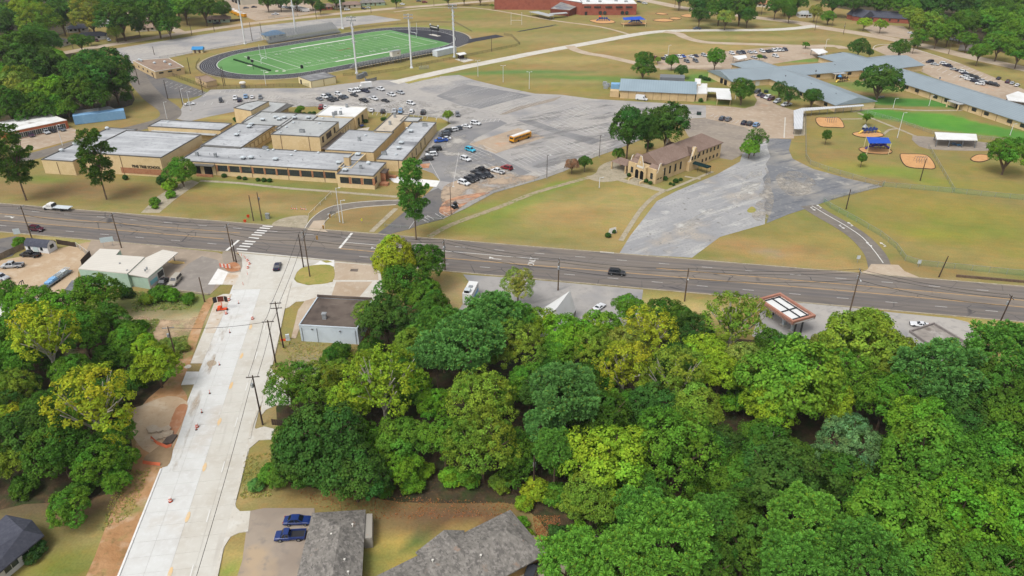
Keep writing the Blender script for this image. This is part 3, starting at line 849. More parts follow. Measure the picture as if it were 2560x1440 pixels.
sheet('muddy_corner',[(556,632),(572,628),(592,634),(606,650),(610,668),(602,678),(572,681),(560,660)],4,m_gravb,smooth=4)
sheet('muddy_patch',[(560,664),(585,655),(600,664),(598,676),(572,678)],5,m_reddirt,smooth=4)
sheet('dirt_verge',[(535,748),(512,800),(474,912),(452,962),(468,990),(462,1040),(430,1132),(404,1172),(350,1300),(297,1440),(262,1530),(140,1530),(215,1440),(275,1290),(325,1190),(340,1100),(350,1020),(420,950),(455,880),(490,800),(515,750)],3,mat('dirt_orange',C(194,152,110),[(C(172,128,86),.12,.4,.62),(C(208,180,150),.2,.52,.7),(C(150,122,80),.5,.55,.7),(C(150,142,84),.16,.56,.68)],bump=(.8,.6,.5)),smooth=3)
sheet('dirt_yard',[(310,1035),(350,1015),(420,990),(468,1005),(460,1045),(425,1130),(385,1135),(345,1110)],4,m_sand,smooth=3)
sheet('dirt_yard',[(420,800),(500,790),(515,770),(495,830),(460,850),(400,850),(330,830),(340,790)],2,worn('sand_wash',C(206,178,146),C(196,166,132),.14,.4,.6),smooth=3)
sheet('wet_dirt',[(380,1128),(410,1108),(432,1118),(418,1165),(372,1160),(360,1145)],5,mat('damp_soil',C(160,136,106),[(C(140,116,88),.3,.45,.7)]),smooth=4)
sheet('excavation_edge',[(440,1020),(468,1012),(458,1050),(430,1100),(415,1095)],5,m_reddirt,smooth=3)
m_dust = worn('street_dust',C(204,184,158),C(196,170,140),.12,.5,.68,(.3,1,1),-SD)
sheet('dust_film',[(506,908),(580,735),(604,735),(534,905),(470,1090),(440,1180),(415,1180),(452,1060)],6,m_dust)
# right-hand aprons, forecourt of the grey block building
sheet('building_forecourt',[(715,706),(772,713),(832,705),(836,652),(948,661),(960,745),(930,756),(795,742),(768,752),(740,754),(722,768),(700,775)],4,m_conc)
sheet('tan_slab',[(840,704),(931,704),(895,746),(828,741)],5,m_conc2)
sheet('tan_slab',[(838,656),(944,664),(946,700),(834,700)],5,m_conc2)
sheet('patched_square',[(877,672),(896,672),(894,679),(875,678)],6,m_roofd)
sheet('white_ramp',[(788,660),(800,652),(835,650),(835,666),(780,663)],6,m_newconc)
sheet('grass_island',[(757,669),(792,662),(832,666),(830,703),(772,711),(745,703),(738,691),(745,678)],7,m_grassp,smooth=4)
sheet('grass_island',[(803,652),(820,651),(832,655),(815,657)],7,m_grassp)
sheet('side_drive',[(762,752),(795,742),(775,775),(752,812),(740,845),(728,845),(745,775)],5,m_conc2)
sheet('driveway_apron',[(677,918),(684,932),(700,942),(726,955),(726,1012),(690,1013),(665,1024),(650,1042),(655,1000)],5,m_conc)
sheet('driveway_apron',[(632,1064),(640,1072),(660,1066),(686,1072),(678,1098),(648,1100),(620,1124),(622,1098)],5,m_conc)
sheet('driveway_apron',[(587,1252),(590,1268),(600,1278),(626,1277),(620,1328),(596,1332),(577,1341),(553,1378),(565,1330)],5,m_conc)
sheet('house_driveway',[(626,1277),(660,1270),(786,1270),(790,1330),(770,1450),(590,1450),(606,1400),(615,1330)],4,mat('drive_concrete',C(172,158,142),[(C(158,144,130),.15,.42,.66),(C(190,168,140),.1,.55,.7),(C(148,138,128),.5,.55,.75)]))
sheet('back_patio',[(1300,1440),(1330,1395),(1390,1375),(1420,1400),(1400,1480),(1300,1480)],3,m_walk)
# woodland floor
m_litter = mat('leaf_litter',C(84,70,50),[(C(62,54,40),.2,.4,.65),(C(104,82,58),.9,.5,.72),(C(62,74,38),.3,.46,.66)],bump=(1.5,.6,.3))
sheet('woodland_floor',[(690,1020),(720,1200),(760,1215),(880,1235),(1010,1255),(1180,1258),(1290,1262),(1370,1330),(1400,1480),(1500,1700),(3000,1800),(3000,1000),(2440,950),(2370,930),(2160,880),(2060,870),(1880,850),(1640,830),(1440,818),(1100,815),(990,800),(930,850),(840,930),(730,990)],1,m_litter,smooth=3)
sheet('woodland_floor',[(-80,790),(60,800),(190,775),(300,800),(330,860),(420,930),(400,1000),(330,1060),(330,1180),(250,1240),(60,1260),(-150,1260)],1,m_litter,smooth=3)
sheet('woodland_floor',[(2080,18),(2160,30),(2270,40),(2330,78),(2440,108),(2560,150),(2800,205),(3100,150),(2800,-60),(2050,-60)],1,m_litter)
sheet('woodland_floor',[(-300,20),(300,-30),(560,-30),(500,24),(380,40),(250,55),(140,90),(120,150),(-260,170)],1,m_litter)
sheet('woodland_floor',[(-200,150),(160,130),(300,165),(325,215),(330,262),(230,280),(120,300),(-250,330)],1,m_litter,smooth=3)
# ------------------------------------------------------------------ parking stripes
def stalls(P,Q,n,L,d,parent=lot,base=True,both=False,wd=.2,lv=6,mt=None):
 """one painted row: base line from P to Q, n+1 stall lines of length L towards pixel direction d"""
 a,bq = G(*P),G(*Q)
 dv = (G(P[0] + d[0],P[1] + d[1]) - a).normalized()
 k = MB()
 z = Vector((0,0,lv * LV))
 def ln(p,q):
  t = (q - p).normalized()
  s = Vector((-t.y,t.x,0)) * wd / 2
  k.quad(p - s + z,q - s + z,q + s + z,p + s + z)
 if base: ln(a,bq)
 for i in range(n + 1):
  p = a + (bq - a) * i / n
  if R.random() < .06: continue
  ln(p - dv * L if both else p,p + dv * L)
 return k.build('parking_stripes',mt or m_wornw,parent)
dS = (18,5)
stalls((1076,225),(1172,204),15,5.2,dS,both=True)
stalls((1128,243),(1226,219),16,5.2,dS,both=True)
stalls((1176,265),(1290,236),18,5.2,dS,both=True)
stalls((1012,211),(1100,191),15,5.0,dS,base=False)
stalls((1240,280),(1350,250),16,4.5,(12,4),both=True)
stalls((1340,296),(1452,262),10,5.5,(14,6),base=True)
stalls((1385,320),(1476,266),12,5.2,(30,11),both=True)
stalls((1270,413),(1430,357),16,5.2,(30,17),both=True)
stalls((1455,330),(1500,316),4,5.2,(30,14),both=True)
stalls((1345,444),(1410,420),6,5.0,(-26,-10),base=False)
stalls((1470,392),(1535,368),6,5.0,(-26,-10),base=True)
stalls((1400,368),(1430,356),2,9,(30,15),base=False)
stalls((1300,296),(1450,250),1,1,(1,0))
stalls((1165,395),(1225,372),6,5.0,(26,12),both=True)
stalls((1085,354),(1160,308),11,5.0,(28,0),base=False)
stalls((1060,398),(1082,358),8,5.0,(30,1),base=False)
stalls((1150,455),(1238,418),8,5.0,(24,14),both=True,base=False)
stalls((1046,540),(1110,548),1,.1,(1,0))
stalls((1048,544),(1108,530),6,4.2,(16,10),base=False)
stalls((930,288),(1090,302),14,5.0,(6,-12),base=False)
stalls((1180,305),(1245,305),6,4.5,(8,-10),base=True)
stalls((640,243),(700,240),7,4.5,(-8,8),base=False)
stalls((495,258),(660,246),9,5,(-8,12),base=False)
stalls((548,233),(632,229),7,4.5,(8,-10),base=True)
stalls((900,262),(1010,268),12,4.0,(-8,-6),base=False)
stalls((1005,264),(1040,269),7,4.0,(-8,-6),base=False)
stalls((1775,292),(1870,318),9,5,(16,-10),base=False)
for P_,Q_ in (((1072,400),(1100,452)),((1147,382),(1132,468)),((1235,384),(1340,440)),((1022,573),(1040,548)),((1045,543),(1072,557)),((1170,360),(1240,384))):
 mark('lot_line',G(*P_),G(*Q_),.16,m_wornw,lot,6)
mark('lot_line',G(1960,346),G(1963,294),.5,m_conc,lot,6)
nw = [((415,220),(432,225)),((420,209),(440,215)),((428,228),(447,234))]
for i in range(18):
 x = 412 + (i % 9) * 12
 y = 208 + (i % 9) * 3.2 + (i // 9) * 9
 mark('lot_line',G(x,y),G(x + 8,y - 4),.16,m_white,lot,6)
for i in range(8):
 mark('lot_line',G(2300 + i * 14,158 + i * 6),G(2312 + i * 14,152 + i * 6),.2,m_white,lot,6)
for i in range(8):
 mark('lot_line',G(2400 + i * 11,172 + i * 5.2),G(2414 + i * 11,166 + i * 5.2),.2,m_white,lot,6)
# ------------------------------------------------------------------ building kit
def ray_wall(px,py,p0,d):
 """the place on the upright wall through p0 along d that pixel px, py shows"""
 u,v = (px - 1280.0) / FPX,(720.0 - py) / FPX
 r = Vector((u,CP + v * SP,-SP + v * CP))
 n = Vector((-d.y,d.x,0))
 t = (p0 - Vector((0,0,CAM_H))).dot(n) / r.dot(n)
 return Vector((0,0,CAM_H)) + r * t
WIN = {}
def window(parent,p,d,wd,ht,z0,fm=None,gm=None,mull=2,bar=0,proud=.09,name='window'):
 """framed window on a wall: p its middle, d along the wall with the outside on the right"""
 fm,gm = fm or m_frame,gm or m_glass
 key = (round(wd,2),round(ht,2),fm.name,gm.name,mull,bar)
 if key not in WIN:
  f,g = MB(),MB()
  t = .09
  hw_ = wd / 2
  for cx,cz,sx_,sz_ in ((0,0,wd,t),(0,ht - t,wd,t)):
   f.box((cx,-proud / 2,cz),(sx_,proud,sz_))
  for cx in (-hw_ + t / 2,hw_ - t / 2):
   f.box((cx,-proud / 2,t),(t,proud,ht - 2 * t))
  for i in range(mull):
   f.box((-hw_ + wd * (i + 1) / (mull + 1),-proud / 2,t),(.07,proud * .9,ht - 2 * t))
  for i in range(bar):
   f.box((0,-proud / 2 - .001,ht * (i + 1) / (bar + 1)),(wd - 2 * t,proud * .85,.06))
  g.box((0,-.015,t),(wd - 2 * t,.03,ht - 2 * t))
  WIN[key] = (f.mesh('window',fm),g.mesh('pane',gm))
 f,g = WIN[key]
 a = math.atan2(d.y,d.x)
 o = link(f,name,parent,Vector((p.x,p.y,z0)) - parent.location,a)
 link(g,'pane',o)
 return o
def door(parent,p,d,wd=1.0,ht=2.1,z0=0.02,dm=None):
 k = MB()
 k.box((0,-.03,0),(wd,.06,ht))
 k.box((-wd / 2 - .05,-.05,0),(.1,.1,ht + .1))
 k.box((wd / 2 + .05,-.05,0),(.1,.1,ht + .1))
 a = math.atan2(d.y,d.x)
 me = k.mesh('door',dm or m_brownm)
 o = link(me,'door',parent,Vector((p.x,p.y,z0)) - parent.location,a)
 h = MB()
 h.box((wd * .36,-.09,1.0),(.05,.06,.14))
 link(h.mesh('handle',m_galv),'handle',o)
 return o
def flat_block(parent,poly,h,wallm,roofm,cop=None,inset=.32,sink=.25,z0=-.05,vents=None):
 """walls, sunken flat roof and coping of one block; poly in world xy"""
 n = len(poly)
 ar = sum(poly[i][0] * poly[(i + 1) % n][1] - poly[(i + 1) % n][0] * poly[i][1] for i in range(n))
 if ar < 0: poly = poly[::-1]
 wl = MB()
 wl.prism(poly,z0,h - .02,top=False)
 wo = wl.build('wall',wallm,parent)
 rf = MB()
 rf.prism(poly,h - sink - .05,h - sink)
 # keep the slab inside the walls
 cx,cy = sum(p[0] for p in poly) / n,sum(p[1] for p in poly) / n
 ins = []
 for i in range(n):
  a,b_,c_ = Vector(poly[i - 1]),Vector(poly[i]),Vector(poly[(i + 1) % n])
  e1,e2 = (b_ - a).normalized(),(c_ - b_).normalized()
  n1,n2 = Vector((-e1.y,e1.x)),Vector((-e2.y,e2.x))
  bi = (n1 + n2)
  bi = bi / max(.3,bi.dot(n1))
  ins.append((b_.x + bi.x * .05,b_.y + bi.y * .05))
 rf = MB()
 rf.prism(ins,h - sink - .05,h - sink)
 ro = rf.build('roof',roofm,parent)
 cp_ = MB()
 for i in range(n):
  a,b_ = Vector(poly[i]),Vector(poly[(i + 1) % n])
  e = (b_ - a)
  L = e.length
  e.normalize()
  nn = Vector((-e.y,e.x))
  mid = (a + b_) / 2 + nn * (inset / 2 - .06)
  cp_.box((mid.x,mid.y,h - sink - .04 + .003 * (i % 2)),(L + (.12 if i % 2 == 0 else -2 * inset + .12),inset,sink + .1),math.atan2(e.y,e.x))
 cp_.build('coping',cop or m_trimd,parent)
 return wo,ro
def rect(o,ax,u0,v0,u1,v1):
 ay = Vector((-ax.y,ax.x,0))
 return [(o + ax * u + ay * v)[:2] for u,v in ((u0,v0),(u1,v0),(u1,v1),(u0,v1))]
VENT = {}
def vent_mesh(kind):
 if kind not in VENT:
  k = MB()
  if kind == 'hood':          # square curb, legs and low square hood
   k.box((0,0,0),(1.3,1.3,.45),mi=1)
   k.box((0,0,.45),(1.0,1.0,.25),mi=1)
   k.box((0,0,.7),(1.9,1.9,.28))
   k.box((0,0,.98),(1.1,1.1,.12))
  elif kind == 'stack':
   k.box((0,0,0),(.95,.95,1.5),mi=1)
   k.box((0,0,1.5),(1.15,1.15,.15),mi=1)
  elif kind == 'pot':
   k.lathe((0,0,0),[(.3,0),(.3,.3),(.55,.34),(.5,.5),(.1,.62)],10)
  elif kind == 'turbine':
   k.lathe((0,0,0),[(.5,0),(.45,.4),(.8,.5),(.85,.9),(.5,1.15),(.1,1.2)],12)
  elif kind == 'ac':
   k.box((0,0,.1),(2.0,1.2,1.1))
   k.box((0,0,1.2),(1.9,1.1,.06),mi=1)
   k.lathe((-.45,0,1.26),[(.42,0),(.42,.08),(.1,.09)],10,mi=1)
   k.lathe((.5,0,1.26),[(.42,0),(.42,.08),(.1,.09)],10,mi=1)
  elif kind == 'small':
   k.lathe((0,0,0),[(.1,0),(.1,.45),(.18,.47),(.16,.6)],8)
  VENT[kind] = k.mesh('roof_vent',[m_contw if kind in ('hood','turbine','pot') else m_galv,m_steel])
 return VENT[kind]
def vents(parent,lst,z):
 for kind,px,py in lst:
  p = G(px,py,z + .3)
  link(vent_mesh(kind),'air_conditioner' if kind == 'ac' else 'roof_vent',parent,Vector((p.x,p.y,z)) - parent.location,SCH + R.uniform(-.1,.1))
# ------------------------------------------------------------------ the school on the highway
ax = Vector((math.cos(SCH),math.sin(SCH),0))
ay = Vector((-ax.y,ax.x,0))
so_ = G(446,440)
school = thing('school_building','sprawling tan brick flat-roofed school with a tall gym block beside the highway','school',so_)
def uv(px,py,z):
 p = G(px,py,z) - so_
 return p.dot(ax),p.dot(ay)
def sblock(FL,BR,h,FR=None,BL=None,wallm=None,roofm=None,sink=.25,cop=None):
 u0,v0 = uv(FL[0],FL[1],h)
 u1,v1 = uv(BR[0],BR[1],h)
 if FR: u1 = uv(FR[0],FR[1],h)[0]
 if BL: v1 = uv(BL[0],BL[1],h)[1]
 wo,ro = flat_block(school,rect(so_,ax,u0,v0,u1,v1),h,wallm or m_brickT,roofm or m_roofg,sink=sink,cop=cop)
 return dict(u0=u0,v0=v0,u1=u1,v1=v1,h=h,roof=ro,wall=wo)
def sp(u,v,z=0):
 return so_ + ax * u + ay * v + Vector((0,0,z))
gym = sblock((201,381),(497,339),7.8,BL=(262,322))
gwing = sblock((102.5,398),(182.6,401.6),5.6,FR=(184,401.6),BL=(262,318))
S3 = sblock((446,401),(862,423),5.0,FR=(846,422),BL=(605,367.5))
S3b = sblock((846,418),(915,384),5.06,cop=m_brickT)
S4 = sblock((841.6,434),(965.6,405.5),5.2)
S5 = sblock((941,397),(1067,304),4.6,FR=(1006,401.6))
S6 = sblock((812,374),(985,330),4.4,sink=.12)
S7 = sblock((934,327),(979,284.5),4.9,FR=(981,329),roofm=m_rooft)
S7b = sblock((1000,302),(1055,293),4.82,roofm=m_roofg2)
S8 = sblock((677,335),(845.5,304),8.3,FR=(798,342),roofm=m_roofg2)
S9 = sblock((686,322),(893,288),4.95,BL=(792,286),roofm=m_roofg2)
S9L = sblock((602,309),(800,286),5.02,roofm=m_roofg2)
S9w = sblock((790,287),(921,268),5.5,FR=(893,288),roofm=m_roofw,cop=m_trimw)
S12a = sblock((369,315),(602,309),4.9,FR=(553,323.5))
S12b = sblock((500,364),(686,313),5.1,FR=(606,366.5))
# hexagonal hall at the back and the lower roof beside it
flat_block(school,[G(x,y,6.8)[:2] for x,y in ((584,269),(627,276.6),(672,253),(645,251),(613,257))],6.8,m_brickT,m_roofg2)
flat_block(school,[G(x,y,4.7)[:2] for x,y in ((604,306),(676,286),(719,258),(672,254),(631,287),(620,292))],4.7,m_brickT,m_roofg2,sink=.12)
k = MB()
a_,b_,c_,d_ = G(719,258.5,4.9),G(734,262,3.9),G(694,283,3.9),G(676,285,4.9)
k.add([a_,b_,c_,d_] + [Vector(q) - Vector((0,0,.3)) for q in (a_,b_,c_,d_)],[(0,3,2,1),(0,1,5,4),(1,2,6,5),(2,3,7,6),(3,0,4,7),(4,5,6,7)])
k.build('sloping_canopy',m_trimd,school)
# covered walk in the western court
u0,v0 = uv(384,324,3.2); u1,v1 = uv(545,333,3.2)
k = MB()
k.prism(rect(so_,ax,u0,v0 - 3,u1,v0 + .2),3.0,3.2)
k.build('canopy',m_roofg2,school)
# covered walk between the hall and the middle court with its pillars
u0,v0 = uv(806,372,3.4); u1,v1 = uv(846,336,3.4)
k = MB()
k.prism(rect(so_,ax,S8['u1'] + .1,v0,S8['u1'] + 4.2,S8['v1']),3.3,3.6)
k.build('canopy',m_roofd,school)
for i in range(4):
 k = MB()
 p = sp(S8['u1'] + 3.9,v0 + 4 + i * 3.2)
 k.box((p.x,p.y,0),(.5,.5,3.3),SCH)
 k.build('pillar',m_brickT2,school)
# chimney
p = sp((S3['u1'] + uv(870,415,5)[0]) / 2 + .8,uv(866,415,5)[1] + 1.2)
k = MB()
k.box((p.x,p.y,0),(2.0,2.0,8.2),SCH)
k.box((p.x,p.y,8.2),(2.2,2.2,.25),SCH,mi=1)
k.build('chimney',[m_brickT2,m_roofg2],school)
# window bands with brown brick piers between them
fr = sp(0,S3['v0'])
wpts = []
for i in range(10):
 x = 557.0 + 29.9 * i
 p = ray_wall(x,421.5 + (x - 557) * .063,fr,ax)
 wpts.append((p - so_).dot(ax))
 window(school,p,ax,3.9,2.35,1.75,mull=3)
 k = MB()
 q = sp(wpts[-1] - 2.3,S3['v0'] - .05)
 k.box((q.x,q.y,1.6),(.62,.12,2.6),SCH)
 k.build('pier',m_brickR,school)
fr4 = sp(0,S4['v0'])
for x,y in ((861.6,452),(891,454.5),(920.5,456.5)):
 p = ray_wall(x,y,fr4,ax)
 window(school,p,ax,3.3,2.3,1.75,mull=3)
 k = MB()
 q = sp((p - so_).dot(ax) + 2.15,S4['v0'] - .05)
 k.box((q.x,q.y,1.6),(.9,.12,2.6),SCH)
 k.build('pier',m_brickR,school)
window(school,sp(S4['u1'],S4['v0'] + 1.8),ay,2.4,2.3,1.75,mull=1)
# entrance at the east end: brick frame and planters
for du,dv,sx_,sy_,sz_,mm in ((.9,7.5,1.8,.5,3.6,m_brickR),(.9,11,1.8,.5,3.6,m_brickR),(1.0,9.2,2.2,4.2,.35,m_roofd),(2.0,5.0,3.0,2.2,.9,m_brickR),(2.6,12.6,3.0,1.4,.8,m_brickR)):
 k = MB()
 q = sp(S4['u1'] + du,S4['v0'] + dv)
 k.box((q.x,q.y,3.6 if sz_ == .35 else 0),(sx_,sy_,sz_),SCH)
 k.build('entrance_frame' if sz_ > 1 or sz_ == .35 else 'planter',mm,school)
door(school,sp(S4['u1'],S4['v0'] + 9.2),ay,1.9,2.4,dm=m_frame)
# main entrance at the gym corner
for x in (492,521):
 p = ray_wall(x,425,fr,ax)
 k = MB()
 k.box((p.x - ay.x * .05,p.y - ay.y * .05,.1),(3.2,.2,3.4),SCH)
 k.build('entrance_glazing',m_dark,school)
p = ray_wall(512,412,fr,ax)
k = MB(); k.box((p.x - ay.x * 1.0,p.y - ay.y * 1.0,4.0),(8.6,2.0,.3),SCH); k.build('canopy',m_trimd,school)
p = ray_wall(520,440,fr,ax)
k = MB(); k.box((p.x - ay.x * 2.0,p.y - ay.y * 2.0,0),(6.5,.5,.9),SCH); k.build('planter',m_brickR,school)
# brown base band, letters and downpipes of the gym
gf = sp(0,gym['v0'])
pa,pb_ = ray_wall(303,425,gf,ax),ray_wall(409,440,gf,ax)
ua,ub = (pa - so_).dot(ax),(pb_ - so_).dot(ax)
k = MB()
q = sp((ua + ub) / 2,gym['v0'] - .03)
k.box((q.x,q.y,.7),(ub - ua,.1,2.2),SCH)
k.build('brick_band',m_brickR,school)
tm = text_mesh('PINE TREE SCHOOL',1.6,.05,.035)
tm.materials.append(m_frame)
p = ray_wall(366.5,419.5,gf,ax)
o = link(tm,'lettering',school,p - ay * .08 - so_ - Vector((0,0,.15)))
o.rotation_euler = (rad(90),0,SCH)
wdt = max(v.co.x for v in tm.vertices) - min(v.co.x for v in tm.vertices)
o.scale = (11.6 / wdt,.92,1)
dp = [(gf,ax,302,400),(gf,ax,405,410),(sp(0,gwing['v0']),ax,143,410),(fr,ax,538,415),(fr,ax,629,425),(fr,ax,720,430),(fr,ax,811,438),(sp(0,S5['v0']),ax,996,405),(sp(0,S8['v0']),ax,702,345),(sp(0,S8['v0']),ax,772,348)]
for p0,d,x,y in dp:
 p = ray_wall(x,y,p0,d)
 hh = gym['h'] if p0 is gf else (S8['h'] if y in (345,348) else 5.0)
 k = MB()
 k.box((p.x - ay.x * .06,p.y - ay.y * .06,.1),(.16,.12,hh - .3),SCH)
 k.build('downpipe',m_brownm,school)
# east wall of the long wing: narrow slots; court walls: cream panels
rw = sp(S5['u1'],0)
for x,y in ((1030,386),(1040,375),(1052,361),(1062,350),(1018,398)):
 p = ray_wall(x,y,rw,ay)
 window(school,p,ay,.6,3.0,.6,mull=0,bar=1)
bw = sp(S12b['u1'],0)
for i in range(8):
 v = S12b['v0'] + 2.5 + i * 3.4
 if v > S12b['v1'] - 2: break
 window(school,sp(S12b['u1'],v),ay,2.8,2.6,1.6,fm=m_brownm,gm=m_panel,mull=0)
for i in range(3):
 window(school,sp(S8['u1'],S8['v0'] + 3 + i * 6.2),ay,(1.6,5.2,1.6)[i],2.4,5.0,fm=m_brownm,mull=(1,4,1)[i],bar=1)
for i in range(5):
 window(school,sp(S9['u1'],S9['v0'] + 2.5 + i * 3.0),ay,2.4,3.0,1.0,fm=m_brownm,gm=m_panel,mull=0)
for i in range(2):
 window(school,sp(S9w['u1'],S9w['v0'] + 3.5 + i * 5),ay,2.2,3.0,1.0,mull=2,bar=1)
# roof plant
vents(school,[('hood',608,396),('hood',628,395),('hood',689,399),('hood',847,408),('hood',895,387),('stack',493,388),('stack',539,391),('pot',670,375),('ac',664,372),('pot',683,374),('pot',738,377),('pot',796,381),('pot',728,387),('small',757,400),('small',524,385),('small',572,393),('small',650,390),('small',720,402)],4.75)
vents(school,[('hood',863,426),('stack',902,420),('small',900,428),('turbine',921,409)],4.95)
vents(school,[('ac',960,385),('hood',997,371),('hood',1003,358),('hood',1027,329),('pot',990,386),('small',1022,335),('pot',1017,320),('ac',1062,314),('small',985,360),('small',1000,345)],4.35)
vents(school,[('stack',898,350),('pot',914,338),('small',885,362)],4.28)
vents(school,[('stack',975,310),('stack',987,292),('small',960,322)],4.65)
vents(school,[('ac',755,329),('pot',716,317),('pot',733,306),('small',747,307),('pot',700,331),('pot',798,308),('small',815,307),('small',707,328),('small',775,334)],8.05)
vents(school,[('hood',657,300),('hood',690,294),('hood',698,299),('hood',711,295),('hood',737,295),('hood',771,295),('stack',835,291),('pot',806,295)],4.77)
vents(school,[('stack',840,285),('stack',852,285),('stack',867,267),('pot',852,271),('stack',834,288)],5.25)
vents(school,[('hood',592,338),('hood',623,318),('hood',628,312),('small',560,360),('pot',598,328),('small',640,325)],4.85)
vents(school,[('pot',419,304),('small',404,313)],4.65)
vents(school,[('turbine',154,377),('turbine',187,361),('turbine',238,334),('turbine',268,322)],5.35)
# ------------------------------------------------------------------ church with brown shingle roof
u_ = (G(1803.7,393.7) - G(1637.5,460)).normalized()
u_.z = 0
r_ = Vector((u_.y,-u_.x,0))                    # towards the gravel lot
P0 = G(1637.5,461)
LEN = (G(1803.7,393.7) - G(1637.5,460)).length
WID = 13.0
church = thing('church','tan stone church with brown shingle roof and arched double doorway beside gravel lot','church',P0)
def chp(a,c,z=0):
 """a along the nave from the front, c to the left of the lot-side wall"""
 return P0 + u_ * a - r_ * c + Vector((0,0,z))
def chbox(name,a0,a1,c0,c1,z0,z1,mt):
 k = MB()
 k.prism([chp(a,c)[:2] for a,c in ((a0,c0),(a1,c0),(a1,c1),(a0,c1))],z0,z1)
 return k.build(name,mt,church)
NE,NR = 6.2,10.0
chbox('wall',.02,4.6,0,WID,-.05,5.4,m_brickT2)
chbox('wall',4.6,LEN,.9,WID - .9,-.05,NE,m_brickT2)
# gable roof of the nave, hipped at the far end
k = MB()
e0,e1,mid = .4,WID - .4,WID / 2
A = [chp(2.5,e0,NE),chp(2.5,e1,NE),chp(2.5,mid,NR),chp(LEN + .5,e0,NE),chp(LEN + .5,e1,NE),chp(LEN - 6.5,mid,NR)]
k.add(A + [q - Vector((0,0,.25)) for q in A],[(0,3,5,2),(1,2,5,4),(3,4,5),(0,2,1),(0,6,9,3),(4,10,7,1),(3,9,10,4),(6,7,10,9)])
k.build('roof',m_shinB,church)
# lower shoulders either side of the front gable
for c0,c1 in ((-.1,4.1),(WID - 4.1,WID + .1)):
 k = MB()
 B = [chp(.3,c0 + .3,5.2),chp(.3,c1,5.2),chp(4.7,c1,7.6),chp(4.7,c0 + .3,7.6)]
 k.add(B,[(0,3,2,1)])
 k.build('roof',m_shinB,church)
def shaped_gable(a,c0,c1,zb,zt,along,th=.45):
 """parapet wall with stepped shoulders, a triangle top and a pale coping"""
 L = c1 - c0
 pr = [(0,zb),(L,zb),(L,zb + (zt - zb) * .42),(L * .86,zb + (zt - zb) * .42),(L * .8,zb + (zt - zb) * .52),(L * .56,zt),(L * .44,zt),(L * .2,zb + (zt - zb) * .52),(L * .14,zb + (zt - zb) * .42),(0,zb + (zt - zb) * .42)]
 n = len(pr)
 k = MB()
 def q(s,t,z):
  return chp(a + t,c0 + s,z) if along else chp(c0 + s,a + t,z)
 vs = [q(s,0,z) for s,z in pr] + [q(s,th,z) for s,z in pr]
 fs = [(i,(i + 1) % n,n + (i + 1) % n,n + i) for i in range(n)]
 k.add(vs,fs)
 tri = tessellate_polygon([[Vector((s,z,0)) for s,z in pr]])
 k.add(vs,[tuple(t) for t in tri] + [tuple(i + n for i in t[::-1]) for t in tri])
 k.build('gable_wall',m_brickT2,church)
 k = MB()
 for i in range(2,n - 0 - 1):
  s0,z0_ = pr[i]; s1,z1_ = pr[i + 1]
  k.tube(q(s0,th / 2,z0_ + .06),q(s1,th / 2,z1_ + .06),.17,n=4)
 k.build('coping',m_trimw,church)
shaped_gable(-1.3,3.7,9.3,-.05,9.3,True,.6)
chbox('porch_wall',-1.25,.5,3.75,4.6,-.05,5.6,m_brickT2)
chbox('porch_wall',-1.25,.5,8.4,9.25,-.05,5.6,m_brickT2)
shaped_gable(-.15,.1,4.5,2.0,7.3,False)
shaped_gable(WID - .3,.1,4.5,2.0,7.3,False)
shaped_gable(-.4,20.0,26.5,-.05,8.8,False,1.4)
shaped_gable(WID - 1.0,20.0,26.5,-.05,8.8,False,1.4)
k = MB()
for s_ in (0,1):
 c0,c1 = (.6,mid) if s_ == 0 else (WID - .6,mid)
 B = [chp(20.2,c0,6.3),chp(26.3,c0,6.3),chp(23.25,c0,8.3),chp(23.25,c1 - (.2 if s_ == 0 else -.2) * 10,8.3)]
 k.add(B,[(0,2,3),(2,1,3),(0,3,2),(2,3,1)])
k.build('roof',m_shinB,church)
# arches, sign, cross, steps
for c_ in (5.35,7.65):
 k = MB()
 pts = [(-.85,.75),(.85,.75),(.85,3.3)] + [(.85 * math.cos(t * math.pi / 6),3.3 + .85 * math.sin(t * math.pi / 6)) for t in range(1,6)] + [(-.85,3.3)]
 vs = [chp(-1.36,c_ + s,z) for s,z in pts]
 k.add(vs + [v + u_ * .3 for v in vs],[tuple(range(len(pts))),tuple(range(len(pts)))[::-1]])
 k.build('archway',m_dark,church)
 k = MB()
 for t in range(0,7):
  a1,a2 = t * math.pi / 7,(t + 1) * math.pi / 7
  k.tube(chp(-1.4,c_ + .95 * math.cos(a1),3.3 + .95 * math.sin(a1)),chp(-1.4,c_ + .95 * math.cos(a2),3.3 + .95 * math.sin(a2)),.12,n=4)
 k.tube(chp(-1.4,c_ - .95,.7),chp(-1.4,c_ - .95,3.3),.13,n=6)
 k.tube(chp(-1.4,c_ + .95,.7),chp(-1.4,c_ + .95,3.3),.13,n=6)
 k.build('arch_trim',m_brickT,church)
chbox('sign_board',-1.42,-1.28,5.0,8.0,5.0,5.75,m_trimw)
chbox('cross',-1.42,-1.3,6.42,6.56,6.5,7.6,m_trimw)
chbox('cross',-1.44,-1.31,6.14,6.84,7.1,7.24,m_trimw)
for i in range(5):
 chbox('step',-4.0 + i * .5,-1.2,4.2,8.8,-.05 + .001 * i,.14 * (i + 1),m_walk)
for c_ in (3.95,9.05):
 k = MB()
 k.prism([chp(a,c)[:2] for a,c in ((-4.0,c_ - .2),(-1.3,c_ - .2),(-1.3,c_ + .2),(-4.0,c_ + .2))],0,.95)
 k.build('stair_wall',m_brickT,church)
md = -u_                                       # front wall runs right to left with the outside to the right
for c_ in (1.9,WID - 1.9):
 window(church,chp(0,c_),-r_ * 1.0 if False else r_,1.1,2.2,1.6,mull=1,bar=1)
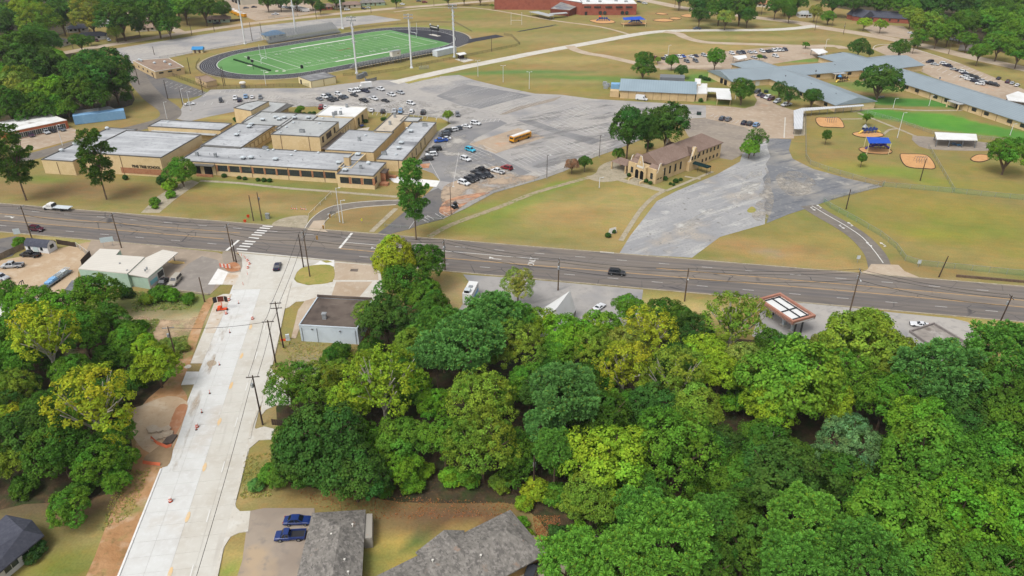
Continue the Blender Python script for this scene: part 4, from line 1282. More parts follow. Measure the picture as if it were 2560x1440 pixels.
for a in (1.5,3.1):
 window(church,chp(a,0),u_,.9,2.4,1.5,mull=1,bar=2)
for a in (6.3,9.6,12.9,16.2):
 window(church,chp(a,.9),u_,.95,3.0,1.6,mull=1,bar=2)
for a in (21.4,23.3,25.2):
 window(church,chp(a,-.4),u_,.9,1.5,4.2,mull=0,bar=1)
for a in (28,30.5,33,35.5,38,40.5):
 if a < LEN - 1:
  window(church,chp(a,.9),u_,.9,1.5,4.0,mull=0,bar=1)
  window(church,chp(a,.9),u_,.9,1.3,.9,mull=0,bar=1)
# green barrel awning to the side door
k = MB()
for i in range(8):
 a1,a2 = math.pi * i / 8,math.pi * (i + 1) / 8
 f = lambda t,d: chp(23.2 + 1.3 * math.cos(t),d,2.6 + .8 * math.sin(t))
 k.add([f(a1,-.5),f(a2,-.5),f(a2,-7.2),f(a1,-7.2)],[(0,1,2,3),(3,2,1,0)])
k.add([chp(23.2 + 1.3 * math.cos(math.pi * i / 8),-7.2,2.6 + .8 * math.sin(math.pi * i / 8)) for i in range(9)],[tuple(range(9))])
k.build('awning',m_navyaw,church)
for c_ in (-3,-7.0):
 for a in (22.0,24.4):
  k = MB(); k.tube(chp(a,c_,0),chp(a,c_,2.65),.06); k.build('awning_post',m_black,church)
# carport on the other side
k = MB()
c0 = chp(3.2,WID + 5.0)
qs = [chp(.2,WID + 1.2,3.1),chp(6.4,WID + 1.2,3.1),chp(6.4,WID + 8.8,3.1),chp(.2,WID + 8.8,3.1),chp(3.3,WID + 2.5,4.6),chp(3.3,WID + 6.5,4.6)]
k.add(qs,[(0,4,5,3),(1,2,5,4),(2,3,5),(0,1,4),(3,2,1,0)])
k.build('carport_roof',m_shinB,church)
for a,c_ in ((.6,WID + 1.6),(6.0,WID + 1.6),(6.0,WID + 8.4),(.6,WID + 8.4)):
 k = MB(); q = chp(a,c_); k.box((q.x,q.y,0),(.5,.5,3.1),math.atan2(u_.y,u_.x)); k.build('carport_post',m_brickT2,church)
# ------------------------------------------------------------------ grade school with blue-grey metal roofs
gs0 = G(2010,240)
gschool = thing('grade_school','tan brick grade school of long crossing wings under blue-grey metal roofs','school',gs0)
def wing(parent,A,B,E,zr,ze,roofm,wallm,ext=0.0,hipA=0,hipB=0,oh=.9,dz=0.0):
 a,b_ = G(A[0],A[1],zr),G(B[0],B[1],zr)
 d = Vector((b_.x - a.x,b_.y - a.y,0))
 d.normalize()
 n = Vector((d.y,-d.x,0))
 hw_ = abs((G(E[0],E[1],ze) - a).dot(n))
 a = a - d * ext
 a.z = b_.z = zr + dz
 ze += dz
 k = MB()
 L = (b_ - a).length
 def q(t,s,z): return a + d * t + n * s + Vector((0,0,z - a.z))
 vs = [q(0,hw_,ze),q(L,hw_,ze),q(L - hipB,0,zr + dz),q(hipA,0,zr + dz),q(0,-hw_,ze),q(L,-hw_,ze)]
 lo = [v - Vector((0,0,.22)) for v in vs]
 k.add(vs + lo,[(0,1,2,3),(5,4,3,2),(0,3,4),(1,5,2),(0,6,7,1),(5,11,10,4),(6,10,11,7),(0,4,10,6),(1,7,11,5)])
 k.build('roof',roofm,parent)
 # walls with gable triangles
 hw2 = hw_ - oh
 zg = ze + (zr - zr + zr + dz - ze) * (1 - hw2 / hw_) - .25
 k = MB()
 t0,t1 = oh * .5,L - oh * .5
 bs = [q(t0,hw2,-.05),q(t1,hw2,-.05),q(t1,-hw2,-.05),q(t0,-hw2,-.05)]
 ts = [q(t0,hw2,ze - .1),q(t1,hw2,ze - .1),q(t1,-hw2,ze - .1),q(t0,-hw2,ze - .1)]
 g = [q(t0 + (hipA and 3),0,zr + dz - .35),q(t1 - (hipB and 3),0,zr + dz - .35)]
 k.add(bs + ts + g,[(0,1,5,4),(2,3,7,6),(1,2,6,5),(3,0,4,7),(5,6,9),(7,4,8)])
 k.build('wall',wallm,parent)
 return dict(a=a,d=d,n=n,L=L,hw=hw2,q=q)
ZR,ZE = 6.2,3.4
W1 = wing(gschool,(1800.7,177),(1945,166),(1830,204.6),ZR,ZE,m_seamA,m_brickT)
W2 = wing(gschool,(1938,166),(2145,243.7),(2086,262.5),ZR,ZE,m_seamB,m_brickT,dz=.04)
W3 = wing(gschool,(1938,167),(2175,148),(2012,187.5),ZR,ZE,m_seamA,m_brickT,dz=.02)
W4 = wing(gschool,(2170,148.7),(2700,311),(2445,270),ZR,ZE,m_seamB,m_brickT,dz=.06)
W5 = wing(gschool,(2165,149),(2267,138),(2290,165.5),ZR,ZE,m_seamA,m_brickT,dz=-.03)
W6 = wing(gschool,(1940,167),(1866,143),(1822,158),ZR,ZE,m_seamB,m_brickT,hipB=6,dz=-.05)
W7 = wing(gschool,(2172,149),(2092,125),(2042,140),ZR,ZE,m_seamB,m_brickT,hipB=6,dz=-.07)
def wwin(W,px,py,side=1,**kw):
 p0 = W['q'](0,W['hw'] * side,0)
 p = ray_wall(px,py,p0,W['d'])
 dd = W['d'] if side > 0 else -W['d']
 return p,dd
for x,y in ((2266,220),(2292,229),(2338,244),(2366,252.5),(2435,275),(2466,285),(2524,304),(2557,314)):
 p,dd = wwin(W4,x,y)
 window(gschool,p,dd,2.6,1.6,1.1,mull=1,bar=1)
for x,y in ((2045,195),(2123,188)):
 p,dd = wwin(W3,x,y)
 window(gschool,p,dd,2.4,1.6,1.1,mull=1,bar=1)
for x,y in ((2001,240),(2064,262)):
 p,dd = wwin(W2,x,y)
 window(gschool,p,dd,2.4,1.6,1.1,mull=1,bar=1)
p,dd = wwin(W1,1893,212)
door(gschool,p,dd,2.4,2.4,dm=m_trimw)
for i in range(14):
 p = W4['q'](20 + i * 8,W4['hw'] + .05,0)
 k = MB(); k.box((p.x,p.y,0),(.14,.14,3.2),math.atan2(W4['d'].y,W4['d'].x)); k.build('downpipe',m_brownm,gschool)
# porch roofs on the court walls
for W,x,y in ((W4,2394,268),(W3,2090,192)):
 p,dd = wwin(W,x,y)
 n = W['n']
 k = MB()
 c = p + n * 1.8
 k.box((c.x,c.y,2.9),(7.5,3.6,.25),math.atan2(dd.y,dd.x)); k.build('porch_roof',m_roofg2,gschool)
 for s_ in (-3.3,3.3):
  q = p + n * 3.3 + dd * s_
  k = MB(); k.box((q.x,q.y,0),(.5,.5,2.9),math.atan2(dd.y,dd.x)); k.build('porch_post',m_brickT,gschool)
 door(gschool,p,dd,2.2,2.3,dm=m_frame)
for x,y in ((1816,181),(1844,176),(2040,177),(2015,165),(2087,163),(1964,190),(2028,211),(2090,235),(2160,200),(2317,202),(2390,223),(2474,246),(2350,195)):
 p = G(x,y,5.2)
 k = MB(); k.box((p.x,p.y,4.6),(.5,.5,1.1)); k.build('roof_vent',m_steel,gschool)
# brick entrance with dark doors on the west gable
q = W1['q'](.3,3.2,0)
for s_ in (2.0,6.0):
 p = W1['q'](.4,s_,0)
 k = MB(); k.box((p.x,p.y,0),(.3,2.6,2.6),math.atan2(W1['d'].y,W1['d'].x)); k.build('entrance',m_dark,gschool)
def flat_canopy(name,label,cat,pts,z,th,mt,postm,posts,parent=None,group=None):
 """flat roof on posts; corners are survey pixels at roof level"""
 P = [G(x,y,z) for x,y in pts]
 c = sum(P,Vector()) / len(P)
 t = parent or thing(name,label,cat,(c.x,c.y,0),group=group)
 k = MB(); k.prism([p[:2] for p in P],z - th,z); k.build('roof' if parent is None else 'canopy_roof',mt,t)
 for x,y in posts:
  p = G(x,y,z)
  k = MB(); k.box((p.x,p.y,0),(.25,.25,z - th)); k.build('post',postm,t)
 return t
flat_canopy('','','',[(1832,140),(1864,137),(1868,144),(1847,149)],3.6,.3,m_roofw,m_steel,[(1834,140.5),(1862,138)],gschool)
flat_canopy('','','',[(2027,122),(2057,122),(2070,130),(2047,136)],3.6,.3,m_roofw,m_steel,[(2029,123),(2056,123)],gschool)
flat_canopy('','','',[(2515,238),(2545,228),(2590,243),(2570,256),(2520,250)],3.6,.3,m_roofw,m_steel,[(2520,240),(2520,248)],gschool)
# covered walk
cw = thing('covered_walkway','silver metal roofed covered walkway beside the wood chip playground','walkway',G(2000,300))
for pts in ([(1984,276),(2009,276),(2006,322),(1985,322)],[(1984,276.2),(2004,270),(2100,265),(2158,261),(2160,264.5),(2100,269),(2010,277)]):
 k = MB(); k.prism([G(x,y,3.0)[:2] for x,y in pts],2.8,3.0 + (.03 if len(pts) > 4 else 0)); k.build('roof',m_seamW,cw)
for x,y in ((1986,320),(2004,320),(1986,300),(2006,300),(2030,275.5),(2050,273.8),(2070,272),(2090,270.5),(2110,268.8),(2130,267),(2155,264)):
 p = G(x,y,2.8)
 k = MB(); k.tube((p.x,p.y,0),(p.x,p.y,2.8),.09); k.build('post',m_steel,cw)
# ------------------------------------------------------------------ metal gym with white annexes
mg = thing('metal_gym','tan block gym hall with one pale blue metal roof and parked white van','hall',G(1640,248))
a_,b_ = G(1549.6,245.5),G(1736,254.5)
d = (b_ - a_).normalized(); n = Vector((-d.y,d.x,0))
L = (b_ - a_).length
D_ = 19.0
mgq = lambda t,s,z: a_ + d * t + n * s + Vector((0,0,z))
k = MB()
k.prism([mgq(t,s,0)[:2] for t,s in ((0,0),(L,0),(L,D_),(0,D_))],-.05,4.2,top=False)
vs = [mgq(0,0,4.2),mgq(L,0,4.2),mgq(L,D_,4.2),mgq(0,D_,4.2),mgq(0,D_ / 2,7.4),mgq(L,D_ / 2,7.4)]
k.add(vs,[(1,2,5),(3,0,4)])
k.build('wall',m_brickT2,mg)
k = MB()
vs = [mgq(-.6,-.7,4.1),mgq(L + .6,-.7,4.1),mgq(L + .6,D_ / 2,7.6),mgq(-.6,D_ / 2,7.6),mgq(L + .6,D_ + .7,4.1),mgq(-.6,D_ + .7,4.1)]
lo = [v - Vector((0,0,.2)) for v in vs]
k.add(vs + lo,[(0,1,2,3),(3,2,4,5),(0,6,7,1),(1,7,8,2),(2,8,10,4),(3,9,6,0),(5,11,9,3),(7,6,9,8),(8,9,11,10)])
k.build('roof',m_seamC,mg)
for i in range(1,9):
 p = mgq(L * i / 9,-.06,0)
 k = MB(); k.box((p.x,p.y,0),(.14,.12,4.0),math.atan2(d.y,d.x)); k.build('downpipe',m_brownm,mg)
flat_block(mg,[G(x,y,4.0)[:2] for x,y in ((1741,234),(1768,234),(1768,209),(1745,208))],4.0,m_brickT2,m_roofw,cop=m_trimw)
flat_block(mg,[G(x,y,4.6)[:2] for x,y in ((1737,210),(1752,210),(1752,197),(1738,196))],4.6,m_brickT2,m_roofw,cop=m_trimw)
flat_canopy('','','',[(1768,219),(1825,221.5),(1829,248),(1792,246),(1790,229),(1768,228)],3.5,.35,m_roofw,m_brickT2,[(1794,245),(1827,246),(1823,224)],mg)
for x,y,s_ in ((1512,213,2.2),(1514,221,2.2),(1519,217,2.0)):
 p = G(x,y)
 k = MB(); k.box((p.x,p.y,0),(s_,s_ * .8,1.8),HW); k.lathe((p.x,p.y,1.8),[(.7,0),(.7,.15),(.2,.16)],10)
 tag(k.build('air_conditioner',m_galv),'grey chiller unit at the west end of the metal gym','air conditioner','chillers by the metal gym')
k = MB(); p = G(1536,240); k.box((p.x,p.y,0),(4.5,4.0,3.0),HW); k.build('annex',m_brickT2,mg)
k = MB(); p = G(1538,220); k.box((p.x,p.y,0),(4.5,4.5,2.4),HW); k.build('plant_enclosure',m_contb,mg)
k = MB()
for x in (1650,1712):
 pass
a2,b2 = G(1650,196,5.0),G(1712,198,5.0)
k.prism([(a2 + n * 0)[:2],(b2 + n * 0)[:2],(b2 + n * 7)[:2],(a2 + n * 7)[:2]],0,5.6)
k.build('rear_block',m_steel,mg)
# ------------------------------------------------------------------ red brick school at the back
rb = thing('brick_school','large red brick school with white roof beyond the dry meadow','school',G(1420,30))
f0,f1 = G(1236,24),G(1378,25)
d = Vector((1,.0,0)); n = Vector((0,1,0))
flat_block(rb,[f0[:2],f1[:2],(f1 + n * 40)[:2],(f0 + n * 40)[:2]],11.0,m_brickRed,m_roofw)
g0,g1 = G(1454,38),G(1590,37.5)
flat_block(rb,[g0[:2],g1[:2],(g1 + n * 45)[:2],(g0 + n * 45)[:2]],8.6,m_brickRed,m_roofw,cop=m_trimw)
h0,h1,h2,h3 = G(1376,22,5),G(1422,26,5.5),G(1453,11,5.5),G(1402,5,8)
flat_block(rb,[(f1 - n * .0)[:2],g0[:2],(g0 + n * 30)[:2],(f1 + n * 30)[:2]],9.4,m_brickRed,m_roofw)
w0,w1,w2 = G(1378,39),G(1424,41),G(1453,37)
k = MB()
q0,q1,q2,q3 = G(1376,21.5,4.5),G(1423,25.5,4.5),G(1454,11,6.5),G(1402,5,7.5)
k.add([q0,q1,q2,q3],[(0,1,2,3),(3,2,1,0)])
k.build('annex_roof',m_gravd,rb)
k = MB()
for a,b_ in ((q0,q1),(q1,q2)):
 k.add([(a.x,a.y,-.05),(b_.x,b_.y,-.05),(b_.x,b_.y,b_.z - .05),(a.x,a.y,a.z - .05)],[(0,1,2,3),(3,2,1,0)])
k.build('annex_wall',m_brickRed,rb)
for x in (1260,1300,1364):
 p = ray_wall(x,17,f0,d)
 window(rb,p,d,4.5 if x > 1290 else 1.0,2.0,1.4,mull=1)
 window(rb,p,d,4.5 if x > 1290 else 1.0,2.0,6.4,mull=1)
for x in (1469,1494,1522,1548,1573):
 p = ray_wall(x,18,g0,d)
 window(rb,p,d,5.4,1.3,5.4,mull=2)
door(rb,ray_wall(1465,33,g0,d),d,1.8,2.6,dm=m_frame)
for x in (1501,1512,1556,1567):
 p = ray_wall(x,32,g0,d)
 k = MB()
 k.add([(p.x + 1.5 * math.cos(t * .785),p.y - .06,p.z + 1.5 * math.sin(t * .785)) for t in range(8)],[tuple(range(8))])
 k.build('round_window',m_glass,rb)
for x,y in ((1470,2),(1500,3),(1540,1),(1565,3)):
 p = G(x,y,9); k = MB(); k.box((p.x,p.y,8.3),(2.5,2,1.3)); k.build('roof_unit',m_galv,rb)
flat_canopy('walkway_canopy','grey flat walkway canopy by the red brick school','canopy',[(1322,29),(1345,28),(1385,38),(1372,41)],3.0,.2,m_roofg2,m_steel,[(1326,30),(1350,35),(1375,40),(1384,38.5)])
flat_canopy('walkway_canopy','pale canopy reaching the gabled annex of the red brick school','canopy',[(1372,33),(1415,30),(1420,33),(1378,36.5)],3.2,.2,m_roofg2,m_steel,[(1378,35),(1415,32)])
# ------------------------------------------------------------------ gabled houses and sheds
def gable_house(name,label,cat,c,ang,L,W,ze,zr,wallm,roofm,hip=0.0,oh=.5,wins=(),doors=(),group=None,single=False):
 """c: middle of the footprint on the ground (world), ridge along ang"""
 t = thing(name,label,cat,(c.x,c.y,0),group=group)
 d = Vector((math.cos(ang),math.sin(ang),0)); n = Vector((-d.y,d.x,0))
 q = lambda a,s,z: Vector((c.x,c.y,0)) + d * a + n * s + Vector((0,0,z))
 k = MB()
 hl,hw_ = L / 2,W / 2
 k.prism([q(a,s,0)[:2] for a,s in ((-hl,-hw_),(hl,-hw_),(hl,hw_),(-hl,hw_))],-.05,ze,top=False)
 if not hip:
  vs = [q(hl,-hw_,ze),q(hl,hw_,ze),q(hl,0,zr - .15),q(-hl,hw_,ze),q(-hl,-hw_,ze),q(-hl,0,zr - .15)]
  k.add(vs,[(0,1,2),(3,4,5)])
 k.build('wall',wallm,t)
 k = MB()
 ho,wo = hl + oh,hw_ + oh
 ze2 = ze - (zr - ze) * oh / hw_
 vs = [q(-ho,-wo,ze2),q(ho,-wo,ze2),q(ho - hip,0,zr),q(-ho + hip,0,zr),q(-ho,wo,ze2),q(ho,wo,ze2)]
 lo = [v - Vector((0,0,.18)) for v in vs]
 k.add(vs + lo,[(0,1,2,3),(5,4,3,2),(1,5,2),(4,0,3),(0,6,7,1),(1,7,11,5),(5,11,10,4),(4,10,6,0),(6,10,11,7)])
 k.build('roof',roofm,t)
 for a,side,wd,ht,z0 in wins:
  if side in (1,-1):
   window(t,q(a,hw_ * side,0),d if side < 0 else -d,wd,ht,z0,mull=1)
  else:
   s_ = 1 if side == 2 else -1
   window(t,q(hl * s_,a,0),n if s_ > 0 else -n,wd,ht,z0,mull=1)
 for a,side in doors:
  door(t,q(a,hw_ * side,0),d if side < 0 else -d)
 t['_q'] = 0
 del t['_q']
 return t,q
WS = [(-.25,-1),(.25,-1)]
def far_house(px,py,ang,L,W,label,wallm,roofm,hip=3.0,ze=2.7,zr=4.6):
 c = G(px,py)
 wins = [(x * L,s,1.6,1.2,1.0) for x in (-.32,-.1,.28) for s in (-1,)] + [(0,2,1.4,1.2,1.0),(0,3,1.4,1.2,1.0)]
 return gable_house('house',label,'house',c,rad(ang),L,W,ze,zr,wallm,roofm,hip=hip,wins=wins,doors=[(L * .08,-1)])
m_hgreen = mat('siding_green',C(170,190,168)); m_hwhite = mat('siding_white',C(222,220,214)); m_hcream = mat('siding_cream',C(214,206,188))
far_house(547,54,12,17,10,'green sided house with brown hip roof beside the white pole',m_hgreen,m_shinB)
far_house(868,18,14,22,10,'long brown roofed house with tan walls across from the stadium',m_hcream,m_shinB)
far_house(932,12,16,20,10,'dark roofed pale house next to the long brown roofed one',m_hgreen,m_shinG)
far_house(812,23,10,13,9,'small brick house with brown roof left of the long brown one',m_brickRed,m_shinB)
far_house(232,97,18,17,9,'blue roofed house behind the corner driveway',m_hwhite,m_shinN)
far_house(196,78,25,13,9,'dark roofed house under the big brown tree',m_hwhite,m_shinN)
far_house(148,112,-15,14,8,'grey roofed house among the western trees',m_hcream,m_shinG)
far_house(368,76,20,14,8,'orange brown roofed house behind wooden fence',m_hcream,m_roofb)
far_house(418,14,60,14,9,'tan roofed house high behind the western trees',m_hcream,m_roofb)
far_house(1915,16,-20,16,10,'maroon roofed house between the northern trees',m_hcream,m_brickR)
far_house(2010,42,0,10,8,'pale grey roofed cottage by the main street',m_hwhite,m_roofg2)
far_house(262,66,10,9,6,'small flat grey shed behind the yellow green tree',m_hwhite,m_roofg2,hip=0)
# red church across the main street
t,q = gable_house('brick_church','red brick church wing with dark gable roof across the main street','church',G(2200,52),rad(-20),40,12,3.6,7.2,m_brickRed,m_shinN,wins=[(x,-1,1.2,1.6,1.0) for x in (-12,-6,0,6,12)] + [(0,2,1.4,2.4,.6)])
t2,q2 = gable_house('brick_church','red brick church front with white edged dark gable beside the yellow trees','church',G(2150,50),rad(-70),16,12,3.8,8.0,m_brickRed,m_shinN,wins=[(0,2,2.0,2.6,.6)])
# warehouse and stadium out-buildings
wh = thing('warehouse','big pale metal warehouse behind the fleet yard','warehouse',G(620,-2))
a_,b_,c_ = G(578,3),G(604,13),G(690,6)
n_ = (c_ - b_).normalized(); p_ = (a_ - b_)
flat_block(wh,[a_[:2],b_[:2],c_[:2],(c_ + p_)[:2]],9.0,m_hcream,m_roofw)
for i,s_ in enumerate((.2,.5,.8)):
 p = b_ + (a_ - b_) * s_
 k = MB(); dd = (b_ - a_).normalized(); k.box((p.x - dd.y * -.05,p.y - .05,0),(6,.5,6),math.atan2(dd.y,dd.x)); k.build('bay_door',m_dark,wh)
def flat_building(name,label,cat,pts,h,wallm,roofm,cop=None,sink=.12,group=None):
 P = [G(x,y,h) for x,y in pts]
 c = sum(P,Vector()) / len(P)
 t = thing(name,label,cat,(c.x,c.y,0),group=group)
 flat_block(t,[p[:2] for p in P],h,wallm,roofm,cop=cop,sink=sink)
 return t,P
fh,P = flat_building('field_house','tan brick field house with brown gravel roof by the track','building',[(332,151),(387,179),(460,167),(422,145)],4.0,m_brickT2,m_roofb,cop=m_trimw)
d = (P[1] - P[0]).normalized()
for s_ in (.25,.45,.65,.85):
 p = P[0] + (P[1] - P[0]) * s_
 window(fh,p,d,1.6,1.2,1.4,mull=1)
d = (P[2] - P[1]).normalized()
for s_ in (.2,.5,.8):
 p = P[1] + (P[2] - P[1]) * s_
 window(fh,p,d,2.4,.8,2.4,mull=2)
door(fh,P[1] + (P[0] - P[1]) * .12,(P[1] - P[0]).normalized(),dm=m_brownm)
for x,y in ((386,157),(412,154),(425,161),(348,149),(353,151)):
 p = G(x,y,4.5); link(vent_mesh('turbine'),'roof_vent',fh,Vector((p.x,p.y,3.9)) - fh.location)
cs,P = flat_building('concession_stand','small tan block ticket hut with brown roof by the western fence','hut',[(487,192),(515,206),(541,200),(518,188)],3.0,m_brickT2,m_roofb,cop=m_roofb)
d = (P[1] - P[0]).normalized()
for s_ in (.35,.55,.75):
 window(cs,P[0] + (P[1] - P[0]) * s_,d,.8,.8,1.4,mull=0)
rr,P = flat_building('restroom_building','cream painted block building with dark grey roof beside the lot','building',[(745,191),(777,203),(840,191),(808,179)],3.6,mat('cream_block',C(226,212,168,1.15)),mat('roof_weathered',C(142,142,142),[(C(170,170,170),.3,.5,.7),(C(120,120,122),.2,.45,.65)]))
d = (P[1] - P[0]).normalized()
door(rr,P[0] + (P[1] - P[0]) * .2,d,1.4,2.3,dm=m_dark)
for s_ in (0,.5,1):
 p = P[1] + (P[2] - P[1]) * (s_ * .98 + .01)
 k = MB(); k.box((p.x,p.y - .08,0),(.2,.2,3.3)); k.build('downpipe',m_brownm,rr)
# press hut with blue hip roof, blue roofed hut
t,q = gable_house('press_hut','cream press building with bright blue hip roof above the far bleachers','building',G(686,95),rad(44),13,9,3.0,5.2,mat('cream_wall',C(226,212,170,1.1)),m_bluer,hip=5,wins=[(-2,-1,1.4,1.2,1.2),(3,-1,3.0,1.0,1.4),(0,3,1.6,1.2,1.2)],doors=[(-5,-1)])
t,q = gable_house('ticket_hut','cream hut with blue gable roof by the asphalt yard','hut',G(497,131),rad(5),6,4,2.5,3.7,mat('cream_wall2',C(226,210,160,1.1)),m_bluer,doors=[(-1.5,-1),(1.2,-1)])
# white container, shelter, booth
def container(name,label,cat,c,ang,L,W,H_,body,roofm=None,ribs=True):
 t = thing(name,label,cat,(c.x,c.y,0),ang)
 k = MB()
 k.box((0,0,.15),(L,W,H_ - .15))
 k.build('body',body,t,world=False)
 k = MB(); k.box((0,0,.3),(.3,W + .08,H_ - .6)); rib = k.mesh('rib',body)
 for i in range(int(L / 1.0)):
  link(rib,'rib',t,(-L / 2 + .5 + i * 1.0,0,0))
 PB(t,'roof',roofm or body,(0,0,H_),(L + .04,W + .04,.06))
 for s_ in (-.5,.5):
  PB(t,'door',body,(L / 2 + .03,s_ * W * .48,.25),(.06,W * .46,H_ - .4))
 return t
container('container','long white storage container beside the stadium bleachers','container',G(1112,136),rad(50),17,4.2,3.6,m_contw)
container('container','long light blue storage container on dry grass','container',G(252,302),rad(27),21,4.4,4.0,m_contb)
flat_canopy('shelter','small brown pump shelter with white flat roof by the fence','shelter',[(1140,133),(1150,138),(1166,134.5),(1161,130)],3.4,.25,m_roofw,m_woodd,[(1142,134),(1150,137.4),(1165,134.5),(1160,131)])
k = MB(); p = G(1152,146); k.box((p.x,p.y,0),(3.2,2.0,2.4),.6); tag(k.build('pump_cabinet',m_woodd),'brown pump cabinets standing under the white shelter roof','cabinet')
sheet('shelter_slab',[(1137,148),(1158,144),(1185,150),(1160,156)],2,m_conc)
tb = thing('booth','small white domed booth behind the parking lot fence','booth',G(608,219))
for s_ in (-1.1,1.1):
 for v_ in (-.8,.8):
  PT(tb,'post',m_steel,(s_,v_,0),(s_,v_,2.4),.1)
PL(tb,'roof',m_trimw,(0,0,2.4),[(1.7,0),(1.7,.25),(1.3,.7),(.5,.9),(.1,.95)],12)
PB(tb,'counter',m_galv,(0,0,0),(1.8,1.3,1.5))
# strip of shops in the west, sheds
sm,P = flat_building('strip_mall','orange brick row of shops under one stained white roof','shops',[(-40,313),(21,330),(167,300),(115,282)],3.8,mat('brick_orange',C(196,112,74),[(C(170,92,60),.6,.45,.7)]),mat('roof_white_stained',C(238,238,236),[(C(120,108,92),.09,.68,.76),(C(210,206,196),.25,.5,.72)]),cop=m_trimw)
d = (P[2] - P[1]).normalized()
for i in range(9):
 p = P[1] + (P[2] - P[1]) * ((i + .6) / 9.6)
 window(sm,p,d,2.6,2.3,.3,fm=m_framew,mull=2)
flat_canopy('lean_to','grey sheet roofed lean-to behind the blue container','shed',[(229,274),(272,265),(294,275),(252,283)],3.2,.2,m_roofg2,m_steel,[(232,275),(254,282),(292,275),(270,266)])
t,q = gable_house('metal_shed','silver metal shed against the western trees','shed',G(222,297),rad(25),9,9,3.4,4.4,m_galv,m_roofg2)
# far-side bits: fence, small canopy
# ------------------------------------------------------------------ green repair shop
shop = thing('repair_shop','pale green metal repair shop with low white roof and drive-under canopy','shop',G(300,700))
ZS = 4.4
A_ = [G(x,y,ZS) for x,y in ((196,672.5),(318,684.5),(362,643),(290,638),(301,625),(250,622.5))]
k = MB(); k.prism([p[:2] for p in A_],-.05,ZS - .1,top=False); k.build('wall',m_green,shop)
k = MB(); k.prism([p[:2] for p in A_],ZS - .1,ZS + .12); k.build('roof',m_seamS,shop)
B_ = [G(320,685,4.2),G(369,694.5,3.5),G(445,631,3.5),G(407,624,4.2),G(362,645,4.2)]
k = MB()
lo = [v - Vector((0,0,.25)) for v in B_]
nB = len(B_)
k.add(B_ + lo,[(0,1,2,3,4),tuple(range(2 * nB - 1,nB - 1,-1))] + [(i,nB + i,nB + (i + 1) % nB,(i + 1) % nB) for i in range(nB)])
k.build('canopy_roof',m_seamS,shop)
fpx = [G(322,689,3.3),G(369,697,3.3),G(406,668,3.3),G(372,655,3.3)]
k = MB(); k.prism([p[:2] for p in fpx],-.05,3.35,top=False); k.build('wall',m_green,shop)
dsh = (fpx[2] - fpx[1]).normalized()
mid_ = (fpx[1] + fpx[2]) / 2
k = MB(); k.box((mid_.x + dsh.y * .05,mid_.y - dsh.x * .05,.05),((fpx[2] - fpx[1]).length,.08,3.1),math.atan2(dsh.y,dsh.x)); k.build('front_panel',m_trimw,shop)
window(shop,fpx[1] + (fpx[2] - fpx[1]) * .78 + Vector((dsh.y,-dsh.x,0)) * .1,dsh,2.4,1.7,1.2,mull=2,bar=2)
k = MB(); p = fpx[1] + (fpx[2] - fpx[1]) * .3; k.box((p.x + dsh.y * .13,p.y - dsh.x * .13,1.0),(3.2,.05,1.2),math.atan2(dsh.y,dsh.x)); k.build('sign_panel',mat('sign_teal',C(150,214,220)),shop)
p = G(437,653); k = MB(); k.tube((p.x,p.y,0),(p.x,p.y,3.4),.14); k.build('column',m_steel,shop)
isl = [G(x,y,.12) for x,y in ((415,655),(430,651),(460,655),(462,658),(440,660))]
k = MB(); k.prism([p[:2] for p in isl],0,.18); tag(k.build('pump_island',mat('kerb_yellow',C(214,180,110))),'worn yellow kerb island under the repair shop canopy','kerb')
for x,y in ((367,671),(363,676),(318,677),(300,660)):
 p = G(x,y,ZS); k = MB(); k.box((p.x,p.y,ZS - .3),(.35,.35,.7)); k.build('roof_vent',m_galv,shop)
k = MB(); k.prism([G(x,y,2.6)[:2] for x,y in ((156,732),(182,735),(200,702),(180,700))],2.4,2.6)
ls = thing('lean_to','grey lean-to shed beside the green repair shop','shed',G(175,735)); k.build('roof',m_gravd,ls)
for x,y in ((158,731),(180,734),(197,704)):
 p = G(x,y,2.5); k = MB(); k.box((p.x,p.y,0),(.2,.2,2.4)); k.build('post',m_steel,ls)
# ------------------------------------------------------------------ white barn-shaped shed
a_,b_,c_ = G(66.7,629),G(123,634.5),G(145,623)
d = (b_ - a_).normalized(); n = Vector((-d.y,d.x,0))
if n.y < 0: n = -n
L,W = (b_ - a_).length,abs((c_ - b_).dot(n)) + .3
bs = thing('garden_shed','white barn shaped shed with dark shingle gambrel roof by wooden fence','shed',a_)
prof = [(0,0),(0,2.1),(W * .16,3.0),(W * .5,3.7),(W * .84,3.0),(W,2.1),(W,0)]
q = lambda t,s,z: a_ + d * t + n * s + Vector((0,0,z))
k = MB()
for t_ in (0,L):
 vs = [q(t_,s,z) for s,z in prof]
 k.add(vs,[tuple(range(7))])
k.quad(q(0,0,0),q(L,0,0),q(L,0,2.1),q(0,0,2.1)); k.quad(q(0,W,0),q(L,W,0),q(L,W,2.1),q(0,W,2.1))
k.build('wall',mat('shed_white',C(240,240,240)),bs)
k = MB()
pr2 = [(-.2,2.0),(W * .15,3.08),(W * .5,3.8),(W * .85,3.08),(W + .2,2.0)]
for (s0,z0),(s1,z1) in zip(pr2[:-1],pr2[1:]):
 k.quad(q(-.2,s0,z0),q(L + .2,s0,z0),q(L + .2,s1,z1),q(-.2,s1,z1))
k.build('roof',m_shinN,bs)
window(bs,q(1.4,0,0),d,.8,1.1,.9,mull=1); window(bs,q(L * .72,0,0),d,.8,1.1,.9,mull=1)
door(bs,q(L * .46,0,0),d,1.4,1.9,dm=mat('door_pale',C(214,228,228)))
window(bs,q(L,W * .5,0),n,1.5,1.1,1.2,mull=1)
